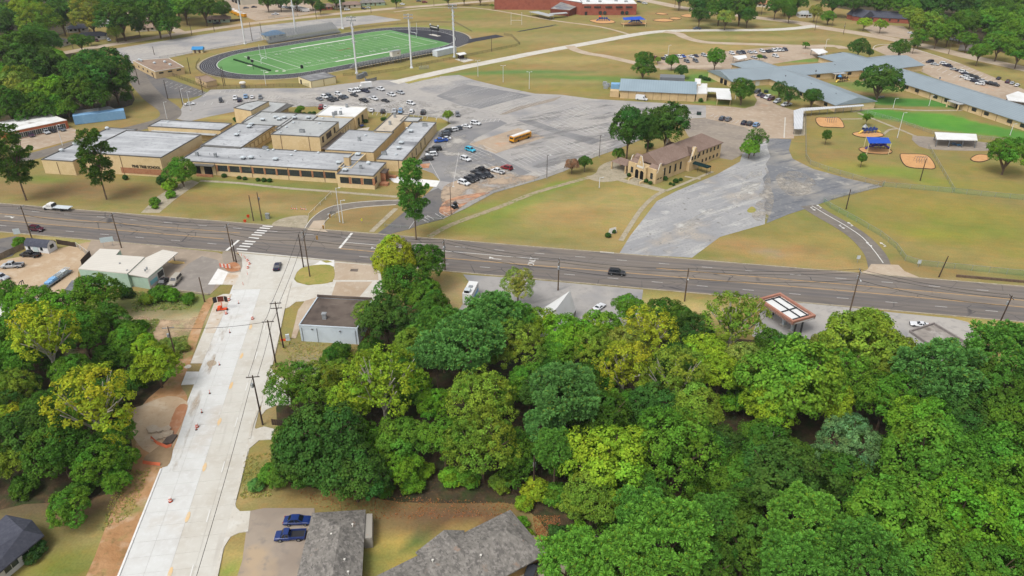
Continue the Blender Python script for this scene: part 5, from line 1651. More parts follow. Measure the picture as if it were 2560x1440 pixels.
# ------------------------------------------------------------------ grey block building
gb = thing('block_building','pale grey painted block building with dark tar roof beside the concrete street','building',G(820,850))
ZG = 4.7
Pg = [G(747,812,ZG),G(893,820.5,ZG),G(795,742,ZG)]
d = (Pg[1] - Pg[0]).normalized(); n = Vector((-d.y,d.x,0))
Dg = (Pg[2] - Pg[0]).dot(n); sh = 0
W_ = (Pg[1] - Pg[0]).length
poly = [Pg[0][:2],Pg[1][:2],(Pg[1] + n * Dg)[:2],(Pg[0] + n * Dg)[:2]]
flat_block(gb,poly,ZG,m_greyb,m_roofd,cop=m_greyb,inset=.25,sink=.2)
k = MB()
p = (Pg[0] + Pg[1]) / 2 + n * (Dg - .15)
k.box((p.x,p.y,ZG),(W_,.3,.7),math.atan2(d.y,d.x)); k.build('rear_parapet',m_roofd,gb)
for s_ in (.04,.3,.96):
 p = Pg[0] + d * (W_ * s_) - n * .06
 k = MB(); k.box((p.x,p.y,0),(.1,.1,4.0),math.atan2(d.y,d.x)); k.build('conduit',m_steel,gb)
for s_,z in ((.22,3.6),(.7,3.5)):
 p = Pg[0] + d * (W_ * s_) - n * .1
 k = MB(); k.box((p.x,p.y,z),(.5,.25,.25),math.atan2(d.y,d.x)); k.build('wall_lamp',m_steel,gb)
p = G(811,792,ZG + .3); link(vent_mesh('stack'),'roof_vent',gb,Vector((p.x,p.y,ZG - .3)) - gb.location)
# ------------------------------------------------------------------ filling station canopy
gc = thing('filling_station_canopy','salmon edged filling station canopy with black pipes across its white deck','canopy',G(1970,830))
ZC = 5.4
Q0,Q1,Q2 = G(1895.5,745.5,ZC),G(1946.7,728,ZC),G(1983,804,ZC)
d = (Q2 - Q0).normalized(); n = Vector((-d.y,d.x,0))
Wc = (Q1 - Q0).dot(n); Lc = (Q2 - Q0).length
cq = lambda t,s,z: Q0 + d * t + n * s + Vector((0,0,z - ZC))
k = MB(); k.prism([cq(t,s,0)[:2] for t,s in ((0,0),(Lc,0),(Lc,Wc),(0,Wc))],ZC - 1.0,ZC - .6); k.build('deck',m_roofw,gc)
k = MB()
for (t0,s0),(t1,s1) in (((0,.3),(Lc,.3)),((0,Wc - .3),(Lc,Wc - .3))):
 c = (cq(t0,s0,0) + cq(t1,s1,0)) / 2
 k.box((c.x,c.y,ZC - 1.05),(Lc,.6,1.05),math.atan2(d.y,d.x))
for t_ in (.3,Lc - .3):
 c = cq(t_,Wc / 2,0); k.box((c.x,c.y,ZC - 1.05),(.6,Wc - 1.2,1.06),math.atan2(d.y,d.x))
k.build('fascia',m_copper,gc)
for t0,s0,t1,s1 in ((1,Wc * .5,Lc - 1.2,Wc * .5),(1,Wc * .82,Lc - 1.2,Wc * .82),(Lc * .58,.9,Lc * .58,Wc * .85),(1.2,.9,1.2,Wc - 1),(Lc - 1.3,.8,Lc - 1.3,Wc - 1)):
 k = MB(); k.tube(cq(t0,s0,ZC - .4),cq(t1,s1,ZC - .4),.16); k.build('pipe',m_black,gc)
for t_,s_ in ((Lc - 1.2,Wc * .35),(Lc - 1.2,Wc * .65),(1.5,Wc * .35),(1.5,Wc * .65)):
 k = MB(); c = cq(t_,s_,0); k.box((c.x,c.y,0),(.3,.3,ZC - 1.0),math.atan2(d.y,d.x)); k.build('post',m_black,gc)
for i,t_ in enumerate((Lc - 3.0,Lc - 6)):
 c = cq(t_,Wc * .5,0)
 p = thing('fuel_pump','white fuel pump under the canopy, ' + ('end one by the black posts' if i == 0 else 'inner one of the two'),'fuel pump',(c.x,c.y,0),math.atan2(d.y,d.x))
 PB(p,'cabinet',m_contw,(0,0,.15),(.7,.5,1.5))
 PB(p,'header',m_contw,(0,0,1.65),(.9,.6,.4))
 PB(p,'island',m_conc,(0,0,0),(1.6,1.0,.15))
# ------------------------------------------------------------------ roofless slab building, frame roof, cold box
fb,P = flat_building('flat_building','low building with stained grey flat roof and parapet behind white sports car','building',[(2274,826),(2365,888),(2421,857),(2335,806)],3.6,m_hwhite,mat('roof_stained',C(160,152,144),[(C(186,180,172),.25,.46,.64),(C(120,108,98),.2,.56,.7),(C(140,134,128),.8,.5,.75)]),cop=mat('parapet_grey',C(150,142,138)),sink=.5)
af = thing('frame_roof','steep white gable roof building half hidden by trees','building',G(1400,790))
ap,l1,r1 = G(1425,727,8.0),G(1362,768,3.0),G(1440,775,3.0)
bk = Vector((-4.0,-9.0,0))
k = MB()
k.add([ap,l1,r1,ap + bk,l1 + bk,r1 + bk],[(0,1,4,3),(0,3,5,2)])
k.build('roof',m_roofw,af)
k = MB()
for v in (Vector(),bk):
 k.add([ap + v * .97 - Vector((0,0,.3)),l1 + v * .97,r1 + v * .97,Vector((l1.x,l1.y,0)) + v * .97,Vector((r1.x,r1.y,0)) + v * .97],[(0,1,3,4,2)])
k.build('gable_wall',m_hwhite,af)
cb = thing('cold_box_trailer','white refrigerated box trailer with roof chiller on the old lot','trailer',G(1177,748),rad(78))
PB(cb,'box',m_roofw,(0,0,.6),(7.0,2.6,3.0))
PB(cb,'chiller',m_contw,(-2.3,.2,3.6),(1.7,1.5,.8))
PB(cb,'chiller_grille',m_black,(-3.17,.2,3.65),(.06,1.3,.65))
PB(cb,'roof_hatch',m_galv,(.3,0,3.6),(1.0,1.0,.3))
for x in (-2,1.6):
 for y in (-1.1,1.1):
  PT(cb,'wheel',m_rubber,(x,y - .12,.4),(x,y + .12,.4),.4,n=10)
PB(cb,'side_stripe',m_contb,(0,-1.34,1.2),(6.2,.05,.9))
# ------------------------------------------------------------------ houses in front
def slab_roof(t,name,pts,mt,th=.25):
 """one plane of a roof from world corners with a thickness"""
 k = MB()
 n = len(pts)
 lo = [p - Vector((0,0,th)) for p in pts]
 k.add(list(pts) + lo,[tuple(range(n)),tuple(range(2 * n - 1,n - 1,-1))] + [(i,n + i,n + (i + 1) % n,(i + 1) % n) for i in range(n)])
 return k.build(name,mt,t)
m_bricky = mat('brick_yellow',C(170,140,92),[(C(150,120,76),.8,.45,.7)])
h1 = thing('house','house with grey shingle roof behind the two blue cars','house',G(850,1400))
ze,zr = 2.7,4.6
a_ = G(780,1282,ze); b_ = G(914,1274,ze + .6); c_ = G(904,1460,ze); e_ = G(740,1450,ze)
r0,r1 = G(850,1318,zr),G(826,1470,zr)
slab_roof(h1,'roof',[a_,r0,r1,e_],m_shinG)
slab_roof(h1,'roof',[a_,G(914,1274,ze),r0],m_shinG)
slab_roof(h1,'roof',[G(914,1274,ze),c_,r1,r0],m_shinG)
k = MB(); k.prism([(a_.x + .6,a_.y - .6),(b_.x - .6,b_.y - .6),(c_.x - .6,c_.y),(e_.x + .6,e_.y)],-.05,ze,top=False); k.build('wall',m_bricky,h1)
k = MB(); k.prism([G(x,y,2.4)[:2] for x,y in ((910,1284),(931,1284),(930,1344),(908,1346))],-.05,2.4); k.build('porch',mat('roll_roof',C(166,160,150),[(C(190,130,96),.4,.6,.68)]),h1)
for x,y in ((882,1316),(829,1340),(862,1404),(871,1435)):
 p = G(x,y,3.6); k = MB(); k.tube((p.x,p.y,3.0),(p.x,p.y,4.2),.09); k.box((p.x,p.y,4.15),(.3,.3,.06)); k.build('vent_pipe',m_trimw,h1)
p = G(914,1362); k = MB(); k.box((p.x,p.y,0),(.9,.9,.9)); k.lathe((p.x,p.y,.9),[(.38,0),(.36,.06),(.1,.07)],12); tag(k.build('air_conditioner',m_contw),'white condenser unit on the grass beside the grey roofed house','air conditioner')
h2 = thing('house','house with long grey shingle gable and orange valley patch by the wood','house',G(1180,1400))
A0,A1 = G(1276,1274,3.1),G(940,1440,3.1)
dr = (A1 - A0).normalized(); nr = Vector((dr.y,-dr.x,0))
if nr.y < 0: nr = -nr
A0 = A0 - nr * 4.6 + Vector((0,0,1.5))
ext_ = A0 + dr * 40
f0,f1 = A0 - nr * 6.4 + Vector((0,0,-1.9)),ext_ - nr * 6.4 + Vector((0,0,-1.9))
g0,g1 = A0 + nr * 4.6 + Vector((0,0,-1.5)),ext_ + nr * 4.6 + Vector((0,0,-1.5))
A0h = A0 + dr * 4.0
slab_roof(h2,'roof',[A0h,f0,f1,ext_],m_shinG)
slab_roof(h2,'roof',[A0h,ext_,g1,g0],m_shinG)
slab_roof(h2,'roof',[A0h,g0,f0],m_shinG)
k = MB(); k.prism([(p - nr * 0)[:2] for p in (f0 + nr * .6 + dr * .6,f1 + nr * .6,g1 - nr * .6,g0 - nr * .6 + dr * .6)],-.05,2.7,top=False); k.build('wall',m_bricky,h2)
p = A0h + dr * 7 + nr * 3.4
slab_roof(h2,'cross_gable',[A0h + dr * 8.2 + Vector((0,0,-.05)),A0h + dr * 8.2 + nr * 6.2 + Vector((0,0,-.6)),A0h + dr * 14 + nr * 5.4 + Vector((0,0,-1.5)),A0h + dr * 14 + Vector((0,0,-.02))],m_shinG)
slab_roof(h2,'cross_gable',[A0h + dr * 8.2 + Vector((0,0,-.05)),A0h + dr * 8.2 + nr * 6.2 + Vector((0,0,-.6)),A0h + dr * 5.0 + nr * 5.0 + Vector((0,0,-1.55))],m_shinG)
for t_,s_ in ((6,-2),(10,-4),(14,-3),(18,-5),(22,-2.5),(8.5,-5),(13,1.2)):
 p = A0h + dr * t_ + nr * s_
 z = 4.6 - abs(s_) * .28
 k = MB(); k.tube((p.x,p.y,z - .3),(p.x,p.y,z + .5),.1); k.box((p.x,p.y,z + .45),(.32,.32,.06)); k.build('vent_pipe',m_trimw,h2)
ws,q = gable_house('garden_shed','small white shed with orange leaf litter on its roof','shed',G(1312,1400),math.atan2(dr.y,dr.x) + math.pi,5.6,3.4,2.4,3.0,m_hwhite,mat('roof_leafy',C(150,138,124),[(C(190,140,80),.5,.5,.62)]),oh=.2)
door(ws,q(-.6,-1.7,0) if False else q(-.4,-1.7,0),Vector((math.cos(math.atan2(dr.y,dr.x) + math.pi),math.sin(math.atan2(dr.y,dr.x) + math.pi),0)),1.0,2.0,dm=m_dark)
h3 = thing('house','white house with dark blue shingle roof in the corner garden','house',G(30,1420))
zr3 = 4.8
a0 = G(82,1299,2.7); r0_ = G(40,1290,4.4); b0 = G(110,1338,2.7); c0 = G(-60,1480,2.7); rr_ = G(18,1286,4.4); e0_ = G(-90,1340,2.7)
rdg0,rdg1 = G(58,1326,zr3),G(-80,1420,zr3)
slab_roof(h3,'roof',[rdg0,b0,c0,rdg1],m_shinN)
slab_roof(h3,'roof',[G(80,1300,2.8),rdg0,rdg1,G(-60,1352,2.8),G(15,1287,3.4)],m_shinN)
slab_roof(h3,'roof',[G(80,1300,2.8),b0,rdg0],m_shinN)
wa,wb_ = b0 - Vector((.7,.1,0)),c0 + Vector((-.4,.6,0))
k = MB()
k.quad((wa.x,wa.y,-.05),(wb_.x,wb_.y,-.05),(wb_.x,wb_.y,2.6),(wa.x,wa.y,2.6))
wc = G(76,1306,2.7)
k.quad((wa.x,wa.y,-.05),(wc.x,wc.y,-.05),(wc.x,wc.y,2.6),(wa.x,wa.y,2.6))
k.build('wall',m_hwhite,h3)
d = (wa - wb_).normalized(); d.z = 0
for s_ in (.22,.5):
 window(h3,wa + (wb_ - wa) * s_,d,2.6,1.2,.9,fm=m_framew,mull=1)
whb,q = gable_house('white_shed','white roofed shed half hidden under the western trees','shed',G(20,790),rad(-8),16,9,3.0,3.6,m_hwhite,m_roofw)
# ------------------------------------------------------------------ stadium
fA,fB,fC,fD = G(607.8,142.2),G(717.8,176.1),G(1095.3,106.3),G(978.5,82.1)
fc = (fA + fB + fC + fD) / 4
fu = ((fC - fB) + (fD - fA)).normalized()
fv = Vector((-fu.y,fu.x,0))
FL_,FW_ = 112.4,50.3
fp = lambda a,c,z=0: Vector((fc.x,fc.y,z)) + fu * a + fv * c
fang = math.atan2(fu.y,fu.x)
# track: two straights and two half circles
TRI = 37.5                                       # inner radius
TST = 45.0                                       # half length of a straight
def oval(r,n=28):
 pts = []
 for i in range(n + 1):
  t = -math.pi / 2 + math.pi * i / n
  pts.append((TST + r * math.cos(t),r * math.sin(t)))
 for i in range(n + 1):
  t = math.pi / 2 + math.pi * i / n
  pts.append((-TST + r * math.cos(t),r * math.sin(t)))
 return pts
def ring(name,r0,r1,lv,mt,parent=None):
 a,b_ = oval(r0),oval(r1)
 n = len(a)
 k = MB()
 z = lv * LV
 k.add([tuple(fp(x,y,z)) for x,y in a] + [tuple(fp(x,y,z)) for x,y in b_],[(i,n + i,n + (i + 1) % n,(i + 1) % n) for i in range(n)])
 o = k.build(name,mt,parent)
 if parent is None: tag(o,kind='structure')
 return o
track = ring('running_track',TRI - .3,TRI + 9.2,3,m_track)
for i in range(1,8):
 ring('lane_line',TRI + i * 1.15 - .05,TRI + i * 1.15 + .05,4,m_wornw,track)
ring('track_kerb',TRI - .75,TRI - .3,4,m_wornw)
ring('track_edge',TRI + 9.2,TRI + 10.6,2,m_walk)
k = MB(); k.prism([fp(x,y)[:2] for x,y in oval(TRI - .6)],-.02,2 * LV)
turf = tag(k.build('turf_field',m_turfe),kind='structure')
k = MB(); k.prism([fp(x,y)[:2] for x,y in oval(TRI - .8) if x < FL_ / 2 + 4.5] ,-.02,3 * LV); k.build('infield_turf',m_turf,turf)
k = MB(); k.prism([fp(x,y)[:2] for x,y in ((FL_ / 2 + 4.6,-26),) + tuple(p for p in oval(TRI - .8) if p[0] > FL_ / 2 + 4.5) + ((FL_ / 2 + 4.6,26),)],-.02,3.5 * LV); k.build('rubber_apron',m_track,turf)
def fline(a0,c0,a1,c1,wd,lv=5,mt=m_wornw,name='yard_line'):
 return mark(name,fp(a0,c0),fp(a1,c1),wd,mt,turf,lv)
hl,hw_ = FL_ / 2,FW_ / 2
ez = FL_ / 12
for a in (-hl,hl,-hl + ez,hl - ez):
 fline(a,-hw_,a,hw_,.35,mt=m_white)
for c in (-hw_,hw_):
 fline(-hl,c,hl,c,.3,mt=m_white)
 fline(-hl * .42,c + (.9 if c > 0 else -.9),hl * .42,c + (.9 if c > 0 else -.9),1.7,6,m_white,'team_line')
for i in range(1,20):
 a = -hl + ez + (FL_ - 2 * ez) * i / 20
 fline(a,-hw_,a,hw_,.14)
nums = ['10','20','30','40','50','40','30','20','10']
for i,s_ in enumerate(nums):
 a = -hl + ez + (FL_ - 2 * ez) * (i + 1) / 10
 for c,rt in ((-hw_ + 8,0),(hw_ - 8,math.pi)):
  key = 'num' + s_
  if key not in cache:
   tmn = text_mesh(s_[0] + ' ' + s_[1],3.6); tmn.materials.append(m_wornw); cache[key] = tmn
  p = fp(a,c + (-1.2 if rt == 0 else 1.2),6 * LV)
  link(cache[key],'yard_number',turf,p,fang + rt)
# faint centre emblem
k = MB()
for r_a,r_b,t0,t1 in ((-6,6,1.2,-1.0),(-5,5,-1.6,1.4),(-3,4,.4,.2)):
 a,b_ = fp(r_a,t0,5.5 * LV),fp(r_b,t1,5.5 * LV)
 q_ = (b_ - a).normalized(); q_ = Vector((-q_.y,q_.x,0)) * .35
 k.quad(a - q_,b_ - q_,b_ + q_,a + q_)
k.build('centre_emblem',mat('emblem_brown',C(150,128,84)),turf)
strip('sprint_lane',[(1135,112),(1180,101),(1250,89)],9,3,m_track,smooth=0)
def goal(a,sgn,label):
 t = thing('goal_post',label,'goal post',fp(a,0),fang)
 k = MB()
 pts = [(sgn * 2.0,0,0),(sgn * 2.0,0,2.0),(sgn * 1.6,0,2.8),(sgn * .8,0,3.2),(0,0,3.25)]
 k.path(pts,.16,8); k.build('gooseneck',m_poleW,t,world=False)
 PT(t,'crossbar',m_poleW,(0,-3.6,3.25),(0,3.6,3.25),.13,n=8)
 for s_ in (-3.6,3.6):
  PT(t,'upright',m_poleW,(0,s_,3.2),(0,s_,10.2),.1,n=8)
goal(-hl,-1,'white goal post with curved neck in the near green end zone')
goal(hl,1,'white goal post by the scoreboard end of the field')
# bleachers
def bleacher(name,label,a0,a1,c0,rows,sgn,rise=.42,run=.75,deck0=.6,walls=True):
 t = thing(name,label,'bleachers',fp((a0 + a1) / 2,c0),fang)
 Lb = a1 - a0
 for i in range(rows):
  PB(t,'step',m_galv,(0,sgn * (i + .5) * run,deck0 + i * rise),(Lb,run * .98,.12))
  PB(t,'bench',m_galv,(0,sgn * (i + .75) * run,deck0 + i * rise + .38),(Lb - .4,.28,.06))
 k = MB()
 n = int(Lb / 2.0)
 for i in range(n + 1):
  x = -Lb / 2 + Lb * i / n
  k.tube((x,sgn * .2,0),(x,sgn * .2,deck0),.06,n=4)
  k.tube((x,sgn * rows * run,0),(x,sgn * rows * run,deck0 + rows * rise),.07,n=4)
  k.tube((x,sgn * .2,.1),(x,sgn * rows * run,deck0 + rows * rise - .2),.05,n=4)
  k.tube((x,sgn * rows * run * .5,0),(x,sgn * rows * run * .5,deck0 + rows * rise * .5),.05,n=4)
 k.build('frame',m_steel,t,world=False)
 k = MB()
 for z in (.5,1.0):
  k.tube((-Lb / 2,sgn * rows * run,deck0 + rows * rise + z),(Lb / 2,sgn * rows * run,deck0 + rows * rise + z),.04,n=4)
  k.tube((-Lb / 2,sgn * .05,deck0 + z),(Lb / 2,sgn * .05,deck0 + z),.04,n=4)
 k.build('railing',m_galv,t,world=False)
 return t
def along(px,py):
 p = G(px,py) - fc
 return p.dot(fu),p.dot(fv)
b1 = bleacher('bleachers','tall silver far bleachers beside the blue roofed press building',along(672,111)[0],along(857,84)[0],TRI + 11.2,14,1)
b2 = bleacher('bleachers','long low silver bleachers carrying the white press box',along(870,172)[0],along(1072,128)[0],-(TRI + 10.8),7,-1,.5,.8,1.0)
pb_ = thing('press_box','small white press box on tall legs behind the near bleachers','press box',G(990,158),fang)
PB(pb_,'cabin',m_trimw,(0,0,4.2),(6.2,2.6,3.0))
PB(pb_,'roof',m_galv,(0,0,7.2),(6.6,3.0,.2))
for x in (-2.8,2.8):
 for y in (-1.1,1.1):
  PT(pb_,'leg',m_steel,(x,y,0),(x,y,4.2),.12)
PB(pb_,'sign_panel',mat('sign_gold',C(160,136,90)),(1.2,-1.33,5.6),(1.4,.04,.5))
sb = thing('scoreboard','black scoreboard on two posts at the end of the track','scoreboard',fp(hl + 15,-4),fang + rad(90))
for x in (-3.6,3.6):
 PT(sb,'post',m_black,(x,0,0),(x,0,5.6),.2)
PB(sb,'board',m_black,(0,0,3.6),(9.5,.6,2.8))
PB(sb,'title_panel',m_trimw,(0,.32,5.2),(7.5,.06,.6))
for x in (-4.2,4.2):
 PL(sb,'lamp',m_lamp,(x,0,6.4),[(.5,0),(.6,.4),(.5,.9),(.1,1.0)],8)
k = MB(); k.prism([fp(x,y)[:2] for x,y in ((hl + 13.5,-9),(hl + 17,-9),(hl + 17,1),(hl + 13.5,1))],-.02,6 * LV); tag(k.build('scoreboard_slab',m_conc),kind='structure')
def light_mast(px,py,h,label,boxes=False):
 p = G(px,py)
 t = thing('light_mast',label,'light mast',p)
 PT(t,'pole',m_poleW,(0,0,0),(0,0,h),.55,.32,10)
 PL(t,'base',m_poleW,(0,0,0),[(1.0,0),(.95,.5),(.6,.9)],10)
 for j,z in enumerate((h - .6,h - 2.2)):
  PT(t,'crossarm',m_galv,(-2.4,0,z),(2.4,0,z),.1)
  for i in range(5):
   PB(t,'floodlight',m_galv,(-2.2 + 1.1 * i,-.4,z - .25),(.75,.6,.65))
 if boxes:
  for z in (h * .52,h * .6,h * .68,h * .76,h * .84):
   k = MB(); k.box((.6,-.3,z),(.6,.6,1.3)); k.box((-.6,.2,z + .7),(.5,.5,1.3)); k.build('antenna',m_galv,t,world=False)
 return t
light_mast(613,110,30,'white stadium mast with no antennas left of the press building')
light_mast(740,86,30,'white stadium mast rising behind the blue roofed press building')
light_mast(857,72,30,'white stadium mast at the end of the far bleachers')
light_mast(892,184,31,'white stadium mast hung with antennas beside the transformer compound',True)
light_mast(1029,170,30,'white stadium mast standing between press box and white container')
light_mast(1136,143,31,'white stadium mast with antenna boxes at the white container',True)
# things on the field
k = MB(); a,b_ = G(585,150),G(676,178)
k.box(((a.x + b_.x) / 2,(a.y + b_.y) / 2,0),((b_ - a).length,1.0,.8),math.atan2((b_ - a).y,(b_ - a).x)); tag(k.build('rolled_pad',mat('pad_green',C(34,66,34))),'long dark green rolled pad lying across the near end zone','pad')
ts = thing('play_clock','dark post with signal board on the turf beside the rolled pad','clock post',G(634,174))
PT(ts,'post',m_black,(0,0,0),(0,0,6.0),.12)
PB(ts,'board',m_black,(0,0,4.2),(1.5,.3,1.4))
for x,y,lb in ((622,149,'dark box speaker at the edge of the near end zone'),(755,171,'dark box speaker by the near goal line corner')):
 p = G(x,y); k = MB(); k.box((p.x,p.y,0),(1.2,1.2,1.6),fang); k.box((p.x,p.y,1.6),(.9,.9,.3),fang); tag(k.build('speaker_box',m_black),lb,'speaker')
for x,y in ((667,181),(692,178),(710,178),(622,164),(628,165)):
 p = G(x,y); k = MB(); k.lathe((p.x,p.y,0),[(1.0,0),(1.0,.15),(.8,.2)],10); tag(k.build('field_disc',m_trimw),'flat white marker disc on the turf end zone','marker','white discs on the turf')
# ------------------------------------------------------------------ vehicles (built pointing along +x)
m_cglass = mat('car_glass',C(34,40,48),rough=.1,spec=.7)
m_wheelm = mat('wheel_dark',C(34,34,36),rough=.8)
m_rim = mat('rim',C(150,152,156),rough=.4,metal=.5)
m_hlamp = mat('headlamp',C(226,230,234),rough=.2)
m_tlamp = mat('tail_lamp',C(150,26,26),rough=.3)
m_plas = mat('bumper_plastic',C(52,52,56),rough=.7)
CARS = {}
def loft(m,secs,mi=0):
 """secs: list of (x, [(y, z)...]) rings with equal count; closed around"""
 n = len(secs[0][1])
 vs = [(x,y,z) for x,ring_ in secs for y,z in ring_]
 fs = []
 for k in range(len(secs) - 1):
  for i in range(n):
   fs.append((k * n + i,k * n + (i + 1) % n,(k + 1) * n + (i + 1) % n,(k + 1) * n + i))
 fs.append(tuple(range(n))[::-1])
 fs.append(tuple(range((len(secs) - 1) * n,len(secs) * n)))
 m.add(vs,fs,mi)
def bodyring(w,zb,zt,top=.86):
 return [(-w * .9,zb),(-w,zb + .18),(-w,zt - .12),(-w * top,zt),(w * top,zt),(w,zt - .12),(w,zb + .18),(w * .9,zb)]
def frustum(b0,b1,wb,t0,t1,wt,z0,z1):
 return [(b0,-wb,z0),(b1,-wb,z0),(b1,wb,z0),(b0,wb,z0),(t0,-wt,z1),(t1,-wt,z1),(t1,wt,z1),(t0,wt,z1)]
def inset(q,f,out):
 q = [Vector(v) for v in q]
 c = sum(q,Vector()) / 4
 n = (q[1] - q[0]).cross(q[3] - q[0]).normalized()
 if n.dot(c - Vector((0,0,.6))) < 0: n = -n
 return [c + (v - c) * f + n * out for v in q]
def wheel_meshes(r,wd):
 k = MB(); k.tube((0,-wd / 2,0),(0,wd / 2,0),r,n=12); t = k.mesh('wheel',m_wheelm)
 k = MB(); k.tube((0,-wd / 2 - .01,0),(0,wd / 2 + .01,0),r * .6,n=10); q = k.mesh('rim',m_rim)
 return t,q
def make_car(kind):
 t = thing('car','x','car')
 if kind == 'sedan':
  L,w,prof,gl = 4.8,.92,[(-2.4,.62),(-2.35,.86),(-1.6,.96),(.8,.92),(1.9,.82),(2.35,.66),(2.4,.5)],(-1.75,1.05,.86,-1.0,.25,.66,.9,1.42)
 elif kind == 'hatch':
  L,w,prof,gl = 4.3,.9,[(-2.15,.6),(-2.1,.92),(-1.6,1.0),(.8,.98),(1.7,.88),(2.1,.7),(2.15,.5)],(-2.0,1.1,.86,-1.6,.3,.66,.96,1.52)
 elif kind == 'suv':
  L,w,prof,gl = 4.8,.98,[(-2.4,.7),(-2.36,1.05),(-1.6,1.12),(.9,1.1),(2.0,1.02),(2.35,.85),(2.4,.6)],(-2.3,1.15,.93,-2.0,.45,.74,1.08,1.78)
 elif kind == 'bigsuv':
  L,w,prof,gl = 5.4,1.02,[(-2.7,.75),(-2.66,1.15),(-1.8,1.2),(1.0,1.18),(2.3,1.1),(2.65,.95),(2.7,.65)],(-2.6,1.3,.97,-2.4,.7,.8,1.15,1.92)
 elif kind == 'minivan':
  L,w,prof,gl = 5.1,.98,[(-2.55,.65),(-2.5,1.0),(-1.6,1.06),(1.2,1.04),(2.2,.9),(2.5,.72),(2.55,.5)],(-2.5,1.7,.93,-2.2,.5,.76,1.02,1.78)
 elif kind == 'coupe':
  L,w,prof,gl = 4.5,.92,[(-2.25,.55),(-2.2,.82),(-1.4,.88),(.6,.82),(1.8,.7),(2.2,.55),(2.25,.45)],(-1.5,.75,.84,-.75,.0,.62,.82,1.2)
 elif kind == 'pickup':
  L,w,prof,gl = 5.8,1.0,[(-.55,.72),(-.5,1.1),(.0,1.14),(1.4,1.12),(2.6,1.05),(2.86,.9),(2.9,.6)],(-.5,1.75,.95,-.35,1.1,.76,1.1,1.82)
 elif kind == 'regcab':
  L,w,prof,gl = 5.2,.98,[(.0,.7),(.02,1.04),(.3,1.08),(1.4,1.06),(2.35,.98),(2.56,.84),(2.6,.58)],(.0,1.6,.92,.15,1.0,.74,1.04,1.72)
 elif kind == 'van':
  L,w,prof,gl = 6.0,1.05,[(-3.0,.7),(-2.96,1.1),(-2,1.15),(1.6,1.15),(2.6,1.0),(2.95,.8),(3.0,.55)],(-2.95,2.4,1.03,-2.9,1.4,.94,1.1,2.55)
 k = MB()
 loft(k,[(x,bodyring(w * (.93 if i in (0,len(prof) - 1) else 1),.3,zt)) for i,(x,zt) in enumerate(prof)])
 b0,b1,wb,t0,t1,wt,z0,z1 = gl
 f = frustum(b0,b1,wb,t0,t1,wt,z0 - .05,z1)
 k.add(f,[(4,5,6,7),(0,1,5,4),(1,2,6,5),(2,3,7,6),(3,0,4,7)])
 if kind in ('pickup','regcab'):
  xb1 = prof[0][0]
  xb0 = -L / 2
  loft(k,[(xb0,bodyring(w * .98,.42,.74,.98)),(xb1,bodyring(w * .98,.42,.74,.98))])
  for s in (-1,1):
   k.box(((xb0 + xb1) / 2,s * (w - .06),.6),(xb1 - xb0,.12,.5))
  k.box((xb0 + .05,0,.6),(.1,2 * w - .2,.48))
 b = k.build('body',m_paint,t,world=False)
 q = lambda ids: [f[i] for i in ids]
 if kind in ('pickup','regcab'):
  k = MB(); xb1 = prof[0][0]; k.box(((-L / 2 + xb1) / 2,0,.76),(xb1 + L / 2 - .25,2 * w - .3,.03)); k.build('truck_bed',m_plas,t,world=False)
 k = MB(); k.add(inset(q((1,2,6,5)),.84,.015),[(0,1,2,3)]); k.build('windshield',m_cglass,t,world=False)
 if kind != 'van':
  k = MB(); k.add(inset(q((3,0,4,7)),.78,.015),[(0,1,2,3)]); k.build('rear_window',m_cglass,t,world=False)
  for ids in ((0,1,5,4),(2,3,7,6)):
   v = [Vector(x) for x in inset(q(ids),.86,.015)]
   k = MB()
   c1,c2 = (v[0] + v[1]) / 2,(v[2] + v[3]) / 2
   dv = (v[1] - v[0]).normalized() * .05
   k.add([v[0],c1 - dv,c2 - dv,v[3]],[(0,1,2,3)])
   k.add([c1 + dv,v[1],v[2],c2 + dv],[(0,1,2,3)])
   k.build('side_window',m_cglass,t,world=False)
 else:
  for s in (-1,1):
   k = MB(); k.add([(1.0,s * 1.055,1.25),(2.0,s * 1.05,1.25),(1.45,s * .99,2.0),(1.0,s * .99,2.0)],[(0,1,2,3)]); k.build('side_window',m_cglass,t,world=False)
 zl = prof[-2][1]
 for s in (-1,1):
  PB(t,'headlight',m_hlamp,(L / 2 - .07,s * w * .68,zl - .22),(.16,w * .42,.16))
  PB(t,'taillight',m_tlamp,(-L / 2 + .05,s * w * .8,.78 if kind not in ('sedan','coupe') else .68),(.14,w * .26,.2))
 for x in (L / 2 - .05,-L / 2 + .05):
  PB(t,'bumper',m_plas,(x,0,.32),(.22,1.8 * w,.2))
 r = .34 if kind in ('sedan','hatch','coupe','minivan') else .4
 wm,rm = wheel_meshes(r,.24)
 for x in (L * .31,-L * .29):
  for s in (-1,1):
   o = link(wm,'wheel',t,(x,s * (w - .1),r))
   link(rm,'rim',o)
 return t
HEX = {'white': (232,234,236),'black': (34,34,38),'grey': (112,116,122),'silver': (186,190,194),'blue': (34,58,120),'navy': (28,32,62),'lblue': (120,158,196),'red': (142,26,34),'maroon': (84,26,44),'teal': (52,186,220),'bright': (24,90,190),'dark': (54,56,62),'slate': (72,84,98),'purple': (72,36,66),'green': (60,84,74),'tan': (180,172,156)}
NAMEC = {'lblue': 'light blue','bright': 'bright blue','dark': 'charcoal','slate': 'slate blue','teal': 'turquoise','navy': 'navy'}
NAMEK = {'sedan': 'sedan','hatch': 'hatchback','suv': 'SUV','bigsuv': 'large SUV','minivan': 'minivan','coupe': 'sports coupe','pickup': 'crew cab pickup','regcab': 'single cab pickup','van': 'high roof van'}
CATK = {'pickup': 'pickup','regcab': 'pickup','van': 'van','minivan': 'van'}
ALLC = []
